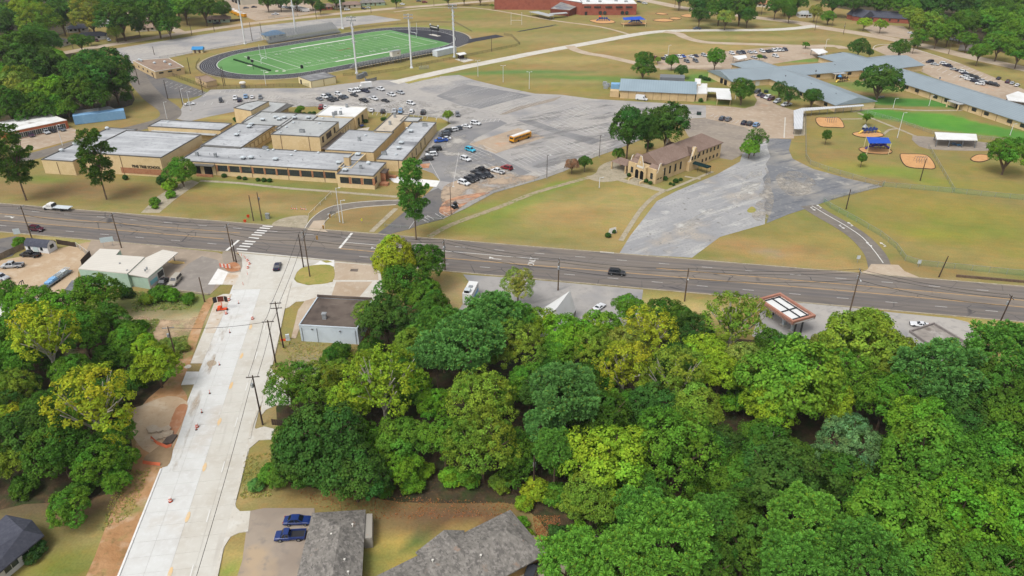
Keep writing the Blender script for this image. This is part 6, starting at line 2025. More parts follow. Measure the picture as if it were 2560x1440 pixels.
def car(kind,colour,px,py,d,where,group=None,label=None):
 """d: pixel direction in which the nose points"""
 p = G(px,py,.7)
 a = G(px + d[0],py + d[1],.7) - p
 ang = math.atan2(a.y,a.x)
 if kind not in CARS:
  CARS[kind] = make_car(kind)
  t = CARS[kind]
 else:
  t = copy_tree(CARS[kind])
 t.name = {'pickup': 'pickup_truck','regcab': 'pickup_truck','van': 'van','minivan': 'minivan','sedan': 'sedan_car','hatch': 'hatchback_car','suv': 'suv','bigsuv': 'suv','coupe': 'coupe_car'}[kind]
 t.location = (p.x,p.y,.06)
 t.rotation_euler = (0,0,ang)
 lb = label or '%s %s %s' % (NAMEC.get(colour,colour),NAMEK[kind],where)
 tag(t,lb,CATK.get(kind,'car'),group or 'cars parked ' + where.split(' ',0)[0][:40])
 t['group'] = group or 'parked cars ' + where
 ALLC.append((t,colour,kind,where,label is not None))
 for ch in t.children:
  if ch.data and ch.data.name.startswith('body'):
   ch.color = C(*HEX[colour])
 return t
# on the roads
car('suv','black',1542,681,(40,4),'driving on the highway past the church lawn','cars on the highway')
car('suv','maroon',91,572,(40,5),'driving on the highway beside the white shed','cars on the highway')
car('sedan','navy',693,665,(6,-20),'waiting on the concrete street at the junction','cars on the concrete street')
car('pickup','slate',1743,71,(-40,0),'driving on the campus road','cars on the campus road')
# near the houses and shops
car('sedan','blue',744,1300,(40,-1),'on the house driveway','blue cars on the house driveway','glossy blue sedan parked nose to the grey roofed house')
car('regcab','blue',726,1338,(-40,2),'on the house driveway','blue cars on the house driveway','dark blue single cab pickup with loaded bed on the house driveway')
car('suv','dark',1330,1428,(10,-30),'on the back patio','back patio cars','dark striped car half hidden by pines beside the white shed')
car('sedan','black',406,705,(-14,16),'before the green repair shop','cars at the repair shop','black sedan parked before the green repair shop')
car('bigsuv','tan',438,701,(-14,16),'before the green repair shop','cars at the repair shop','silver beige large SUV parked before the green repair shop')
car('pickup','black',76,636,(-40,-3),'beside the white barn shed','trucks on the gravel lot','black crew cab pickup parked against the white barn shed')
car('pickup','silver',31,663,(-40,2),'by the wooden fence','trucks on the gravel lot','silver crew cab pickup on gravel by the wooden fence')
car('coupe','white',1498,766,(16,-12),'by the white gable','cars south of the highway','white sports car parked beside the steep white gable roof')
car('coupe','white',2300,810,(-40,-6),'by the flat roof','cars south of the highway','white sports car parked behind the stained flat roof')
car('suv','silver',2,693,(30,6),'at the lot','trucks on the gravel lot','silver SUV at the edge of the gravel lot')
# east of the school, along the walk
w1 = 'in the row along the school east walk'
for c in (('suv','black',1068,397,(-40,3)),('suv','white',1078,386,(-40,3)),('suv','black',1078,380,(-40,3)),('bigsuv','black',1088,373,(-40,3)),
          ('pickup','bright',1102,351,(-40,4)),('sedan','white',1114,346,(-40,4)),('suv','dark',1110,340,(-40,4)),('suv','slate',1112,334,(-40,4)),('suv','black',1117,328,(-40,4)),
          ('suv','white',1132,325,(-40,6)),('suv','slate',1142,322,(-40,6)),('sedan','white',1166,315,(40,6)),('suv','white',1189,308,(40,6))):
 car(c[0],c[1],c[2],c[3],c[4],w1)
w2 = 'in the lower east lot near the dirt'
for c in (('suv','white',1160,457,(30,9)),('suv','black',1174,450,(30,9)),('suv','black',1184,445,(30,9)),('suv','dark',1201,440,(30,9)),('pickup','dark',1216,437,(30,9)),('sedan','black',1190,429,(-30,-9)),('pickup','black',1206,424,(-30,-9)),
          ('pickup','white',1245,428,(-30,-9)),('suv','red',1267,419,(-30,-8)),('suv','white',1164,397,(30,10)),('suv','teal',1176,374,(30,10))):
 car(c[0],c[1],c[2],c[3],c[4],w2)
w3 = 'in the lot behind the school'
for c in (('suv','dark',552,251,(4,14)),('pickup','white',588,244,(-4,14)),('suv','navy',599,250,(4,-14)),('pickup','lblue',614,241,(0,14)),('sedan','white',630,242,(2,-14)),('suv','grey',651,243,(0,14)),('sedan','white',474,259,(30,-3)),
          ('sedan','grey',799,247,(24,8)),('suv','white',811,242,(24,8)),('suv','slate',823,240,(24,8)),('sedan','black',827,250,(24,8)),('sedan','dark',838,247,(24,8)),('suv','white',846,235,(24,8)),('sedan','dark',854,244,(24,8)),('sedan','slate',862,241,(24,8)),
          ('suv','white',880,228,(24,6)),('suv','white',892,226,(24,8)),('sedan','dark',885,237,(24,6)),('pickup','navy',913,227,(24,7)),('pickup','dark',909,251,(24,8)),('pickup','white',934,246,(24,8)),('sedan','black',963,251,(24,6)),
          ('pickup','white',951,222,(24,8)),('pickup','white',978,236,(24,8)),('pickup','silver',1000,231,(24,8)),('suv','white',1027,258,(24,6)),('bigsuv','red',803,268,(8,-14)),('sedan','white',814,267,(8,-14)),
          ('sedan','white',929,275,(6,-12)),('suv','dark',957,278,(6,-12)),('pickup','silver',986,277,(-4,12)),('suv','lblue',1001,278,(-4,12)),('suv','white',1029,279,(6,-12)),('bigsuv','dark',1058,281,(6,-12)),('suv','grey',1144,286,(4,12))):
 car(c[0],c[1],c[2],c[3],c[4],w3)
w4 = 'on the bus loop beside the church yard'
for c in (('suv','slate',1806,296,(14,-9)),('suv','grey',1821,298,(14,-9)),('suv','navy',1861,307,(14,-9)),('suv','dark',1875,309,(14,-9)),('suv','lblue',1891,312,(14,-9))):
 car(c[0],c[1],c[2],c[3],c[4],w4)
w5 = 'beside the grade school hedge trees'
for c in (('suv','dark',1893,229,(-16,6)),('sedan','navy',1901,236,(-16,6)),('sedan','purple',1910,240,(-16,6)),('suv','white',1919,243,(-16,6)),('suv','maroon',1927,247,(-16,6)),('suv','silver',1943,253,(-16,6)),('pickup','white',1966,261,(-20,4))):
 car(c[0],c[1],c[2],c[3],c[4],w5)
w6 = 'in the row before the north meadow'
for c in (('suv','red',1639,145,(20,8)),('sedan','dark',1657,146,(20,8)),('suv','white',1668,143,(20,8)),('pickup','green',1682,142,(20,8)),('sedan','black',1690,140,(20,8)),('suv','white',1699,142,(20,8)),('sedan','bright',1708,140,(20,8)),('sedan','white',1729,141,(20,8)),('sedan','navy',1740,139,(20,8)),
          ('suv','silver',1760,138,(20,8)),('suv','white',1830,133,(20,8)),('suv','grey',1848,132,(20,8)),('suv','navy',1858,131,(20,8)),('sedan','silver',1875,130,(20,8)),('sedan','white',1887,130,(20,8)),('suv','white',1906,128,(20,8)),('sedan','black',1918,128,(20,8)),('sedan','black',1926,127,(20,8)),
          ('suv','white',1935,126,(20,8)),('suv','white',1945,125,(20,8)),('suv','silver',1954,125,(20,8)),('suv','navy',1963,124,(20,8)),('minivan','grey',1717,153,(20,10)),('minivan','grey',1739,152,(20,10)),('sedan','silver',1885,143,(20,6)),('sedan','dark',1910,142,(20,6)),('suv','white',1939,140,(20,6))):
 car(c[0],c[1],c[2],c[3],c[4],w6)
w7 = 'in the staff lot east of the grade school'
for c in (('suv','navy',2325,154,(-20,2)),('sedan','silver',2337,160,(20,3)),('suv','white',2360,159,(20,3)),('pickup','navy',2369,164,(20,4)),('sedan','silver',2386,173,(20,4)),('sedan','navy',2399,177,(20,4)),('suv','white',2409,180,(20,4)),('sedan','navy',2414,184,(20,4)),
          ('suv','white',2411,192,(-20,-4)),('suv','black',2428,190,(20,4)),('suv','white',2423,198,(-20,-4)),('suv','black',2440,194,(20,4)),('suv','navy',2438,203,(20,4)),('suv','white',2450,209,(-20,-3)),('sedan','silver',2456,201,(20,4)),('pickup','dark',2473,208,(20,4)),('pickup','black',2484,211,(20,4)),
          ('sedan','dark',2497,195,(14,-9)),('suv','purple',2520,204,(14,-9)),('sedan','silver',2531,207,(14,-9)),('sedan','white',2543,212,(14,-9))):
 car(c[0],c[1],c[2],c[3],c[4],w7)
w8 = 'in the fleet yard across from the stadium'
for c in (('pickup','white',688,35,(30,-2)),('sedan','slate',615,19,(30,-2)),('sedan','navy',635,17,(30,-2)),('suv','black',700,17,(16,5)),('suv','white',708,18,(16,5)),('suv','grey',716,19,(16,5)),('suv','black',724,20,(16,5)),('suv','white',868,24,(20,-1)),('sedan','navy',909,21,(20,3)),('sedan','silver',921,19,(20,3)),('sedan','white',1006,10,(20,2)),('sedan','slate',1047,2,(20,0)),('suv','red',1062,5,(20,0))):
 car(c[0],c[1],c[2],c[3],c[4],w8)
w9 = 'before the western row of shops'
for c in (('suv','purple',77,337,(16,9)),('suv','silver',115,330,(16,6)),('sedan','black',131,326,(16,6)),('sedan','grey',153,323,(16,4))):
 car(c[0],c[1],c[2],c[3],c[4],w9)
car('sedan','white',2277,82,(16,4),'by the red brick church','cars by the red brick church')
car('suv','white',2374,97,(20,2),'on the drive under the dark trees','cars under the eastern trees')
car('pickup','white',2384,99,(20,2),'on the drive under the dark trees','cars under the eastern trees')
car('sedan','silver',2404,103,(20,2),'on the drive under the dark trees','cars under the eastern trees')
car('suv','silver',272,100,(12,8),'before the blue roofed house','cars by the western houses')
car('suv','maroon',242,101,(12,8),'before the blue roofed house','cars by the western houses')
car('pickup','dark',542,58,(20,-2),'before the green sided house','cars by the western houses')
car('sedan','dark',1598,4,(20,2),'by the red brick school','cars by the red brick school')
car('suv','white',1612,8,(20,2),'by the red brick school','cars by the red brick school')
car('van','white',1604,247,(36,4),'parked along the metal gym wall','vans')
# where several of one look stand in a row, say which car stands beside each
cnt = {}
for t,cl,kd,wh,own in ALLC:
 cnt.setdefault(t['label'],[]).append(t)
for t,cl,kd,wh,own in ALLC:
 if own or len(cnt[t['label']]) < 2: continue
 nb_ = sorted((q for q in ALLC if q[0] is not t),key=lambda q: (q[0].location - t.location).length)[:1][0]
 if (nb_[0].location - t.location).length < 9:
  sk_ = lambda x: NAMEK[x].replace('crew cab ','').replace('large ','').replace('sports ','')
  t['label'] = '%s %s beside a %s %s %s' % (NAMEC.get(cl,cl),sk_(kd),NAMEC.get(nb_[1],nb_[1]),sk_(nb_[2]),wh)
# white box van
bv = thing('box_truck','white box van parked behind the school among the pickups','truck',G(912,222),0)
a = G(880,222) - G(912,219); bv.rotation_euler = (0,0,math.atan2(a.y,a.x))
PB(bv,'cargo_box',m_roofw,(-1.0,0,.9),(5.6,2.3,2.6))
k = MB(); loft(k,[(1.8,bodyring(1.0,.4,2.1,.8)),(2.5,bodyring(1.0,.4,2.0,.8)),(3.3,bodyring(.98,.4,1.2,.85)),(3.9,bodyring(.9,.4,1.0,.85))]); k.build('cab',m_roofw,bv,world=False)
k = MB(); k.quad((2.62,-.8,1.9),(2.62,.8,1.9),(3.28,.84,1.26),(3.28,-.84,1.26)); k.build('windshield',m_cglass,bv,world=False)
for s in (-1,1):
 k = MB(); k.quad((2.0,s * 1.01,1.25),(2.75,s * 1.01,1.25),(2.5,s * .95,1.85),(2.0,s * .95,1.85)); k.build('side_window',m_cglass,bv,world=False)
for x in (-2.4,2.9):
 for s in (-1,1):
  PT(bv,'wheel',m_wheelm,(x,s * .95 - .13,.42),(x,s * .95 + .13,.42),.42,n=12)
# school bus
bus = thing('school_bus','yellow school bus with white roof standing alone on the tan lot patch','bus',G(1301,350),0)
a = G(1326,336) - G(1276,353); bus.rotation_euler = (0,0,math.atan2(a.y,a.x))
m_bus = mat('bus_yellow',C(236,164,24),rough=.4,spec=.4)
LB = 11.2
k = MB()
loft(k,[(-LB / 2,[(-1.2,.5),(-1.25,1.0),(-1.25,2.5),(-.95,2.95),(.95,2.95),(1.25,2.5),(1.25,1.0),(1.2,.5)]),(LB / 2,[(-1.2,.5),(-1.25,1.0),(-1.25,2.5),(-.95,2.95),(.95,2.95),(1.25,2.5),(1.25,1.0),(1.2,.5)])])
k.build('body',m_bus,bus,world=False)
k = MB(); loft(k,[(-LB / 2 + .1,[(-1.1,2.8),(-.8,3.02),(.8,3.02),(1.1,2.8)]),(LB / 2 - .1,[(-1.1,2.8),(-.8,3.02),(.8,3.02),(1.1,2.8)])]); k.build('roof',m_roofw,bus,world=False)
for i in range(11):
 x = -LB / 2 + .9 + i * .88
 for s in (-1,1):
  PB(bus,'side_window',m_cglass,(x,s * 1.255,1.65),(.68,.04,.7))
for z in (.85,1.2,1.5):
 for s in (-1,1):
  PB(bus,'rub_rail',m_black,(0,s * 1.262,z),(LB - .4,.03,.07))
PB(bus,'rear_window',m_cglass,(-LB / 2 - .01,0,1.7),(.05,1.9,.7))
PB(bus,'windshield',m_cglass,(LB / 2 + .01,0,1.5),(.05,2.1,1.0))
for s in (-1,1):
 PB(bus,'warning_lamp',m_tlamp,(-LB / 2 - .03,s * .95,2.5),(.06,.3,.2))
for x in (-LB * .22,LB * .34):
 for s in (-1,1):
  PT(bus,'wheel',m_wheelm,(x,s * 1.1 - .16,.5),(x,s * 1.1 + .16,.5),.5,n=14)
PB(bus,'bumper',m_black,(-LB / 2 - .1,0,.5),(.2,2.4,.3))
# tow truck with flat bed
tt = thing('flatbed_truck','white flatbed tow truck driving west on the highway','truck',G(145,525),0)
a = G(105,520) - G(180,526); tt.rotation_euler = (0,0,math.atan2(a.y,a.x))
k = MB(); loft(k,[(1.2,bodyring(1.1,.55,2.4,.85)),(2.9,bodyring(1.1,.55,2.4,.85)),(3.5,bodyring(1.1,.55,1.6,.85)),(4.7,bodyring(1.0,.55,1.35,.85)),(4.8,bodyring(.95,.6,1.1,.85))]); k.build('cab',m_roofw,tt,world=False)
k = MB(); k.quad((2.95,-.9,2.32),(2.95,.9,2.32),(3.48,.92,1.66),(3.48,-.92,1.66)); k.build('windshield',m_cglass,tt,world=False)
for s in (-1,1):
 for x0,x1 in ((1.4,2.1),(2.2,3.1)):
  k = MB(); k.quad((x0,s * 1.11,1.6),(x1,s * 1.11,1.6),(x1 - .2,s * 1.04,2.2),(x0,s * 1.04,2.2)); k.build('side_window',m_cglass,tt,world=False)
k = MB(); k.quad((1.19,-.9,2.25),(1.19,.9,2.25),(1.19,.95,1.5),(1.19,-.95,1.5)); k.build('rear_window',m_cglass,tt,world=False)
PB(tt,'flat_bed',m_contw,(-2.0,0,1.15),(6.2,2.4,.18))
PB(tt,'headboard',m_black,(1.02,0,1.3),(.12,2.3,.9))
PB(tt,'chassis',m_black,(-1.4,0,.7),(6.8,.9,.3))
for x in (-2.3,3.9):
 for s in (-1,1):
  PT(tt,'wheel',m_wheelm,(x,s * .98 - .16,.5),(x,s * .98 + .16,.5),.5,n=14)
for s in (-1,1):
 PB(tt,'headlight',m_hlamp,(4.75,s * .75,.95),(.12,.35,.2))
# school buses and trailers in the fleet yard
for i in range(4):
 p = G(578 + i * 9,30 + i * 4)
 a = G(640,45) - G(580,35)
 t = thing('parked_bus','white roofed orange bus parked in the fleet yard','bus',p,math.atan2(a.y,a.x),'buses in the fleet yard')
 PB(t,'body',m_bus,(0,0,.5),(9.5,2.4,2.2))
 PB(t,'roof',m_roofw,(0,0,2.7),(9.3,2.2,.2))
 for x in (-3,3):
  for s in (-1,1):
   PT(t,'wheel',m_wheelm,(x,s * 1.1 - .1,.5),(x,s * 1.1 + .1,.5),.5,n=8)
for i in range(7):
 p = G(735 + i * 5,21 + i * 1.4)
 t = thing('parked_van','white van in the tight row of the fleet yard','van',p,rad(20),'white vans in the fleet yard')
 PB(t,'body',m_roofw,(0,0,.4),(5.6,2.1,2.0))
 PB(t,'windshield',m_cglass,(2.6,0,1.5),(.5,1.9,.6))
 for x in (-1.8,1.8):
  for s in (-1,1):
   PT(t,'wheel',m_wheelm,(x,s - .1,.4),(x,s + .1,.4),.4,n=8)
# boat and black trailer on the gravel lot
bt = thing('trailer','long low trailer loaded with white pipes and blue bins on the gravel lot','trailer',G(135,707),0)
a = G(170,680) - G(100,728); bt.rotation_euler = (0,0,math.atan2(a.y,a.x))
PB(bt,'deck',m_steel,(0,0,.5),(13,2.2,.25))
for x in (-1,0,1):
 for s in (-1,1):
  PT(bt,'wheel',m_wheelm,(x,s * 1.0 - .1,.35),(x,s * 1.0 + .1,.35),.35,n=10)
for x,mm,h_ in ((4.3,m_contw,.8),(2.2,m_contw,.6),(.2,m_contb,.7),(-1.5,m_contb,.5),(-4.0,m_gravd,.4)):
 k = MB(); k.box((x,.2,.75),(1.7,1.5,h_)); k.box((x + .2,-.5,.75),(1.2,.5,h_ * .7)); k.build('load',mm,bt,world=False)
for y in (-.6,.1,.7):
 PT(bt,'pipe',m_contw,(1.0,y,1.5),(6.4,y,1.55),.12)
gt = thing('gooseneck_trailer','black gooseneck flatbed trailer heaped with white bags','trailer',G(35,742),0)
a = G(55,722) - G(12,760); gt.rotation_euler = (0,0,math.atan2(a.y,a.x))
for s in (-1,1):
 k = MB(); k.box((-.5,s * 1.15,.7),(7.5,.18,.25)); k.tube((3.2,s * .6,.8),(4.4,s * .2,2.2),.12); k.build('side_rail',m_black,gt,world=False)
k = MB(); k.tube((4.4,0,2.2),(5.4,0,2.1),.14); k.tube((5.4,0,2.1),(5.4,0,1.0),.12); k.build('gooseneck',m_black,gt,world=False)
PB(gt,'deck',m_woodd,(-.5,0,.68),(7.4,2.2,.08))
for x in (-1.6,-.6):
 for s in (-1,1):
  PT(gt,'wheel',m_wheelm,(x,s * 1.15 - .12,.4),(x,s * 1.15 + .12,.4),.4,n=10)
for i in range(7):
 PL(gt,'bag',m_roofw,(-2.8 + i * .7,R.uniform(-.5,.5),.76),[(.5,0),(.55,.2),(.3,.45),(.05,.5)],7)
# small skid loader by the fence
sk = thing('skid_loader','small black and white skid loader on red dirt by the fence','loader',G(1138,521),rad(120))
PB(sk,'body',m_black,(0,0,.5),(2.2,1.2,.9))
PB(sk,'cab',m_cglass,(-.1,0,1.4),(1.0,1.0,.9))
for s in (-1,1):
 k = MB(); k.path([(-1.0,s * .75,1.5),(.9,s * .75,1.2),(1.5,s * .75,.5)],.1); k.build('arm',m_contw,sk,world=False)
 for x in (-.6,.6):
  PT(sk,'wheel',m_wheelm,(x,s * .75 - .15,.4),(x,s * .75 + .15,.4),.4,n=10)
PB(sk,'bucket',m_steel,(1.7,0,.1),(.5,1.7,.6))
# ------------------------------------------------------------------ poles, wires and lamps
POLES = {}
def util_pole(px,py,h,label,arm=True,trans=0,dark=False,rz=HW,lamp=False,group=None,lean=0.0,arms=1):
 p = G(px,py)
 t = thing('utility_pole',label,'utility pole',p,rz,group or 'wooden utility poles')
 t.rotation_euler = (0,lean,rz)
 m_ = m_woodd if dark else m_wood
 PT(t,'pole',m_,(0,0,-.1),(0,0,h),.2,.13,8)
 if arm:
  for j in range(arms):
   z = h - .5 - j * 1.3
   PB(t,'crossarm',m_ if dark else m_galv,(0,0,z),(.14,2.6,.14))
   for y in (-1.15,-.5,.5,1.15):
    PL(t,'insulator',m_galv,(0,y,z + .14),[(.05,0),(.07,.1),(.05,.22)],6)
 for i in range(trans):
  PL(t,'transformer',m_galv,(.0,.42 if i == 0 else -.42,h - 2.9),[(.27,0),(.3,.1),(.3,.9),(.2,1.0),(.05,1.05)],10)
 if lamp:
  k = MB(); k.path([(0,0,h - 2.4),(0,-1.2,h - 2.0),(0,-2.0,h - 2.0)],.05); k.build('lamp_arm',m_galv,t,world=False)
  PB(t,'lamp_head',m_lamp,(0,-2.2,h - 2.1),(.25,.6,.15))
 return t,p,h
def wire(a,b_,sag,label,r=.045,n=10):
 pts = []
 for i in range(n + 1):
  s = i / n
  p = a.lerp(b_,s)
  p.z -= sag * 4 * s * (1 - s)
  pts.append(p)
 k = MB(); k.path(pts,r,4)
 return tag(k.build('power_line',m_wire),label,'power line','overhead power lines')
hp = {}
for nm,x,y,h,lb,kw in (
  ('a',80,596,11,'wooden pole with white crossarm beside the barn shaped shed',dict()),
  ('b',304,620,11.5,'weathered pole with one crossarm by the repair shop sign',dict()),
  ('c',585,654,12,'tall pale pole with a crossarm at the muddy street corner',dict()),
  ('c2',591,656,7.5,'short dark stub pole at the muddy street corner',dict(arm=False,dark=True)),
  ('d',775,692,14.5,'tallest crossarm pole on the grass island',dict(arms=2)),
  ('d2',759,668,10.5,'dark pole without arms at the edge of the grass island',dict(arm=False,dark=True)),
  ('e',1113,675,9.6,'pole with twin transformers behind the yellow green trees',dict(trans=2)),
  ('f',1395,726,9.6,'pole with twin transformers on the old lot',dict(trans=2)),
  ('g',1711,753,9.8,'slim pole with a street lamp on dry grass south of the highway',dict(lamp=True,arm=False)),
  ('h',2124,780,12.5,'pole with small lamps behind the filling station lot',dict(lamp=True,trans=1)),
  ('i',2492,823,9.8,'dark leaning pole with transformer on the east verge',dict(trans=1,dark=True,lean=.06)),
  ('j',2347,693,6.8,'short dark stub pole by the chain link fence',dict(arm=False,dark=True,lean=.1)),
  ('k',2115,523,7.2,'dark bare pole between the asphalt lot and bicycle path',dict(arm=False,dark=True)),
  ('l',2300,452,8.6,'dark bare pole beside the large wood chip bed',dict(arm=False,dark=True)),
  ('m',709,871,13,'pole with two crossarms and orange sign beside the grey building',dict(arms=2,dark=True,rz=SD)),
  ('n',691,916,12.6,'pole with two crossarms leaning over the concrete street',dict(arms=1,dark=True,rz=SD)),
  ('o',657,1062,12.6,'pole with thin crossarm and transformer by the driveway island',dict(arms=1,trans=1,dark=True,rz=SD)),
  ('p',440,893,8.6,'pole with white transformer can beside the sandy yard',dict(trans=1,rz=SD)),
  ('q',512,755,7.5,'thin leaning bare pole beside the repair shop wall',dict(arm=False)),
  ('r',1334,1238,9.5,'pole with white transformer inside the dark wood',dict(trans=1,arm=False,dark=True)),
  ('s',655,552,10,'pole with meters at the school lawn edge',dict(arm=False,trans=1)),
  ('t',634,552,9.0,'thin pole with yellow tag at the school lawn edge',dict(arm=False)),
  ('u',457,262,8.0,'tall dark pole at the lot edge near the asphalt rows',dict(arm=False,dark=True)),
  ('v',420,248,9.5,'dark pole on the grass strip by the west street',dict(arm=False,dark=True)),
  ('w',348,212,8.5,'dark pole beside the west street trees',dict(arm=False,dark=True)),
  ('x',563,214,10,'one of a leaning pair of dark poles by the track bend',dict(arm=False,dark=True)),
  ('x2',559,214,10,'one of a leaning pair of dark poles by the track bend',dict(arm=False,dark=True)),
  ('y',476,184,9,'dark pole beside the tan field house',dict(arm=False,dark=True)),
  ('z',507,232,8,'dark pole beside the small ticket hut',dict(arm=False,dark=True)),
  ('aa',386,137,5,'short dark pole behind the tan field house',dict(arm=False,dark=True)),
  ('ab',631,102,12,'dark pole between the white masts at the yard fence',dict(arm=False,dark=True)),
  ('ac',655,90,9,'dark pole just west of the blue roofed press building',dict(arm=False,dark=True)),
  ('ad',480,88,12,'wooden pole at the lane mouth by the side road',dict()),
  ('ae',536,79,11,'wooden pole before the green sided house',dict()),
  ('af',791,47,13,'pole by the brick house across from the stadium',dict(dark=True)),
  ('ag',928,33,12,'pole before the long brown roofed house',dict()),
  ('ah',1085,15,12,'pole at the side road beyond the meadow',dict()),
  ('ai',1229,129,9,'bare pole on the meadow by the fence gate',dict(arm=False)),
  ('aj',183,122,14,'tall double pole with crossarms among the western houses',dict(arms=2)),
  ('ak',2037,76,12,'wooden pole at the main street bend',dict()),
  ('al',2108,86,8,'short pole with white box on the main street',dict(arm=False,trans=1)),
  ('am',2382,104,10,'pole with crossarm before the eastern drive',dict()),
  ('an',2371,135,7,'bare leaning pole on the main street verge',dict(arm=False)),
  ('ao',1687,18,8,'slim pole by the northern street corner',dict(arm=False)),
  ('ap',1700,22,8,'slim pole next to the northern street corner one',dict(arm=False)),
  ('aq',1903,38,8,'slim pole between the northern trees',dict(arm=False)),
  ('ar',2080,66,9,'pole beside the round tree on the main street',dict()),
  ('as',700,690,4.5,'x',dict(arm=False))):
 if nm == 'as': continue
 hp[nm] = util_pole(x,y,h,lb,**kw)
def top(nm,off=0.0,dz=0.0):
 t,p,h = hp[nm]
 return Vector((p.x,p.y,h - .35 + dz)) + hn * off
W_ = 'black power line sagging above the highway between wooden poles'
for a,b_ in (('a','b'),('b','c'),('c','d'),('d','e'),('e','f'),('f','g'),('g','h'),('h','i')):
 for o_ in (-.9,.9):
  wire(top(a,o_),top(b_,o_),.8,W_)
 wire(top(a,0,-2.6),top(b_,0,-2.6),1.0,W_,.05)
pe = Vector((hp['i'][1].x,hp['i'][1].y,9.3)); wire(pe,pe + hd * 60,.8,W_,.05)
pa_ = Vector((hp['a'][1].x,hp['a'][1].y,10.6)); wire(pa_,pa_ - hd * 60,.8,W_)
for a,b_ in (('d','m'),('m','n'),('n','o')):
 for o_ in (-.9,.9):
  p,q_ = top(a),top(b_)
  wire(p + snv * o_,q_ + snv * o_,.5,'black power line along the concrete street')
wire(top('o'),top('o') - sdv * 50,.6,'black power line along the concrete street')
wire(top('p'),top('n'),.8,'black power line crossing the concrete street')
wire(top('ak'),top('am'),1.5,'power line above the main street'); wire(top('am'),top('am') + Vector((90,-50,0)),1.5,'power line above the main street')
wire(top('ak'),top('ak') + Vector((-90,30,0)),1.5,'power line above the main street')
wire(top('ad'),top('ae'),.8,'power line beside the side road'); wire(top('ae'),top('af'),1.2,'power line beside the side road'); wire(top('ad'),top('aj'),1.2,'power line beside the side road'); wire(top('af'),top('ag'),1,'power line beside the side road')
p = G(704,845,4.2)
t = hp['m'][0]
PB(t,'orange_sign',m_orange,(0,-.25,2.1),(.05,1.2,.65))
k = MB(); k.box((0,0,8),(.6,.6,1.0));
def lamp_post(px,py,h,label,rz=0.0,dark=False,double=False):
 p = G(px,py)
 t = thing('lamp_post',label,'lamp post',p,rz,'lot lamp posts')
 m_ = m_woodd if dark else m_poleW
 PT(t,'pole',m_,(0,0,0),(0,0,h),.13,.09,8)
 PB(t,'base',m_walk,(0,0,0),(.6,.6,.25))
 for s in ((-1,1) if double else (1,)):
  PT(t,'arm',m_,(0,0,h - .1),(s * .9,0,h + .05),.05,n=5)
  PB(t,'lamp_head',m_lamp,(s * 1.1,0,h - .02),(.7,.32,.16))
 return t
for x,y,h,lb,kw in ((1195,192,9,'white lot lamp post at the western end of the green strip',dict(double=True)),(1258,206,9,'white lot lamp post in the middle of the lot edge',dict(double=True)),(1323,223,9,'white lot lamp post nearest the metal gym',dict(double=True)),
      (1367,446,9,'wooden lot lamp post at the fence before the church lawn',dict(dark=True)),(1498,393,9,'wooden lot lamp post by the crape myrtles',dict(dark=True)),(1128,537,10,'wooden lot lamp post beside the skid loader',dict(dark=True)),
      (1620,379,11,'dark street lamp standing between the church oaks',dict(dark=True)),(850,556,12,'tall grey lamp mast at the school drive',dict()),(858,558,8,'slim grey post beside the school drive mast',dict()),
      (665,214,8,'short white floodlight post behind the lot fence',dict(double=True)),(460,268,9,'thin pale lamp post by the parked white sedan',dict()),(477,276,9,'thin grey lamp post on the grass point',dict()),(418,298,8,'grey lamp post on the west street bend',dict()),(157,365,9,'thin lamp post before the western shops',dict()),
      (2232,272,5,'white path lamp by the bright lawn',dict()),(2322,265,5,'white path lamp in the middle of the bright lawn',dict()),(2525,338,5,'white path lamp near the wing end',dict()),(2243,345,11,'tall white bare mast in the playground',dict()),(2063,122,6,'white lot lamp post north of the grade school',dict()),
      (1670,138,6,'thin white post behind the north row of cars',dict()),(1498,470,4,'white flag stand post on the church lawn',dict()),(1838,248,6,'white lamp post by the white porch roof',dict())):
 lamp_post(x,y,h,lb,**kw)
# ------------------------------------------------------------------ fences
FM = {}
def fence(name,label,pts,h,mt,postm,step=3.0,rail=True,world=False):
 P = [Vector(p) for p in pts] if world else Gs(pts)
 t = thing(name,label,'fence',P[0])
 key = (h,postm.name)
 if key not in FM:
  k = MB(); k.tube((0,0,-.05),(0,0,h + .05),.05,n=5); FM[key] = k.mesh('post',postm)
 for a,b_ in zip(P[:-1],P[1:]):
  L = (b_ - a).length
  n = max(1,int(L / step))
  for i in range(n + (b_ is P[-1])):
   link(FM[key],'post',t,a.lerp(b_,i / n) - P[0])
  k = MB(); k.quad(a,b_,b_ + Vector((0,0,h)),a + Vector((0,0,h))); k.build('mesh_panel',mt,t)
  if rail:
   k = MB(); k.tube(a + Vector((0,0,h)),b_ + Vector((0,0,h)),.035,n=4); k.build('rail',postm,t)
 return t
def board_fence(label,pts,h,mt=None,bw=.5):
 mt = mt or m_fencew
 P = Gs(pts)
 t = thing('board_fence',label,'fence',P[0])
 for a,b_ in zip(P[:-1],P[1:]):
  L = (b_ - a).length
  n = max(1,int(L / bw))
  an = math.atan2((b_ - a).y,(b_ - a).x)
  for i in range(n):
   p = a.lerp(b_,(i + .5) / n)
   key = ('board',bw,h,mt.name)
   if key not in FM:
    k = MB(); k.box((0,0,0),(bw * .93,.05,h)); FM[key] = k.mesh('board',mt)
   link(FM[key],'board',t,p - P[0] + Vector((0,0,R.uniform(-.05,.05))),an)
 return t
fence('chain_link_fence','chain link fence along the lot and the church lawn',[(1040,566),(1105,549),(1160,524),(1235,483),(1360,447),(1410,429),(1485,394),(1535,377),(1600,352)],1.6,m_chain,m_galv,4)
fence('chain_link_fence','chain link fence around the playground and asphalt lot',[(2013,282),(2014,395),(2025,412),(2070,428),(2195,466),(2210,462)],1.8,m_chain,m_galv,4)
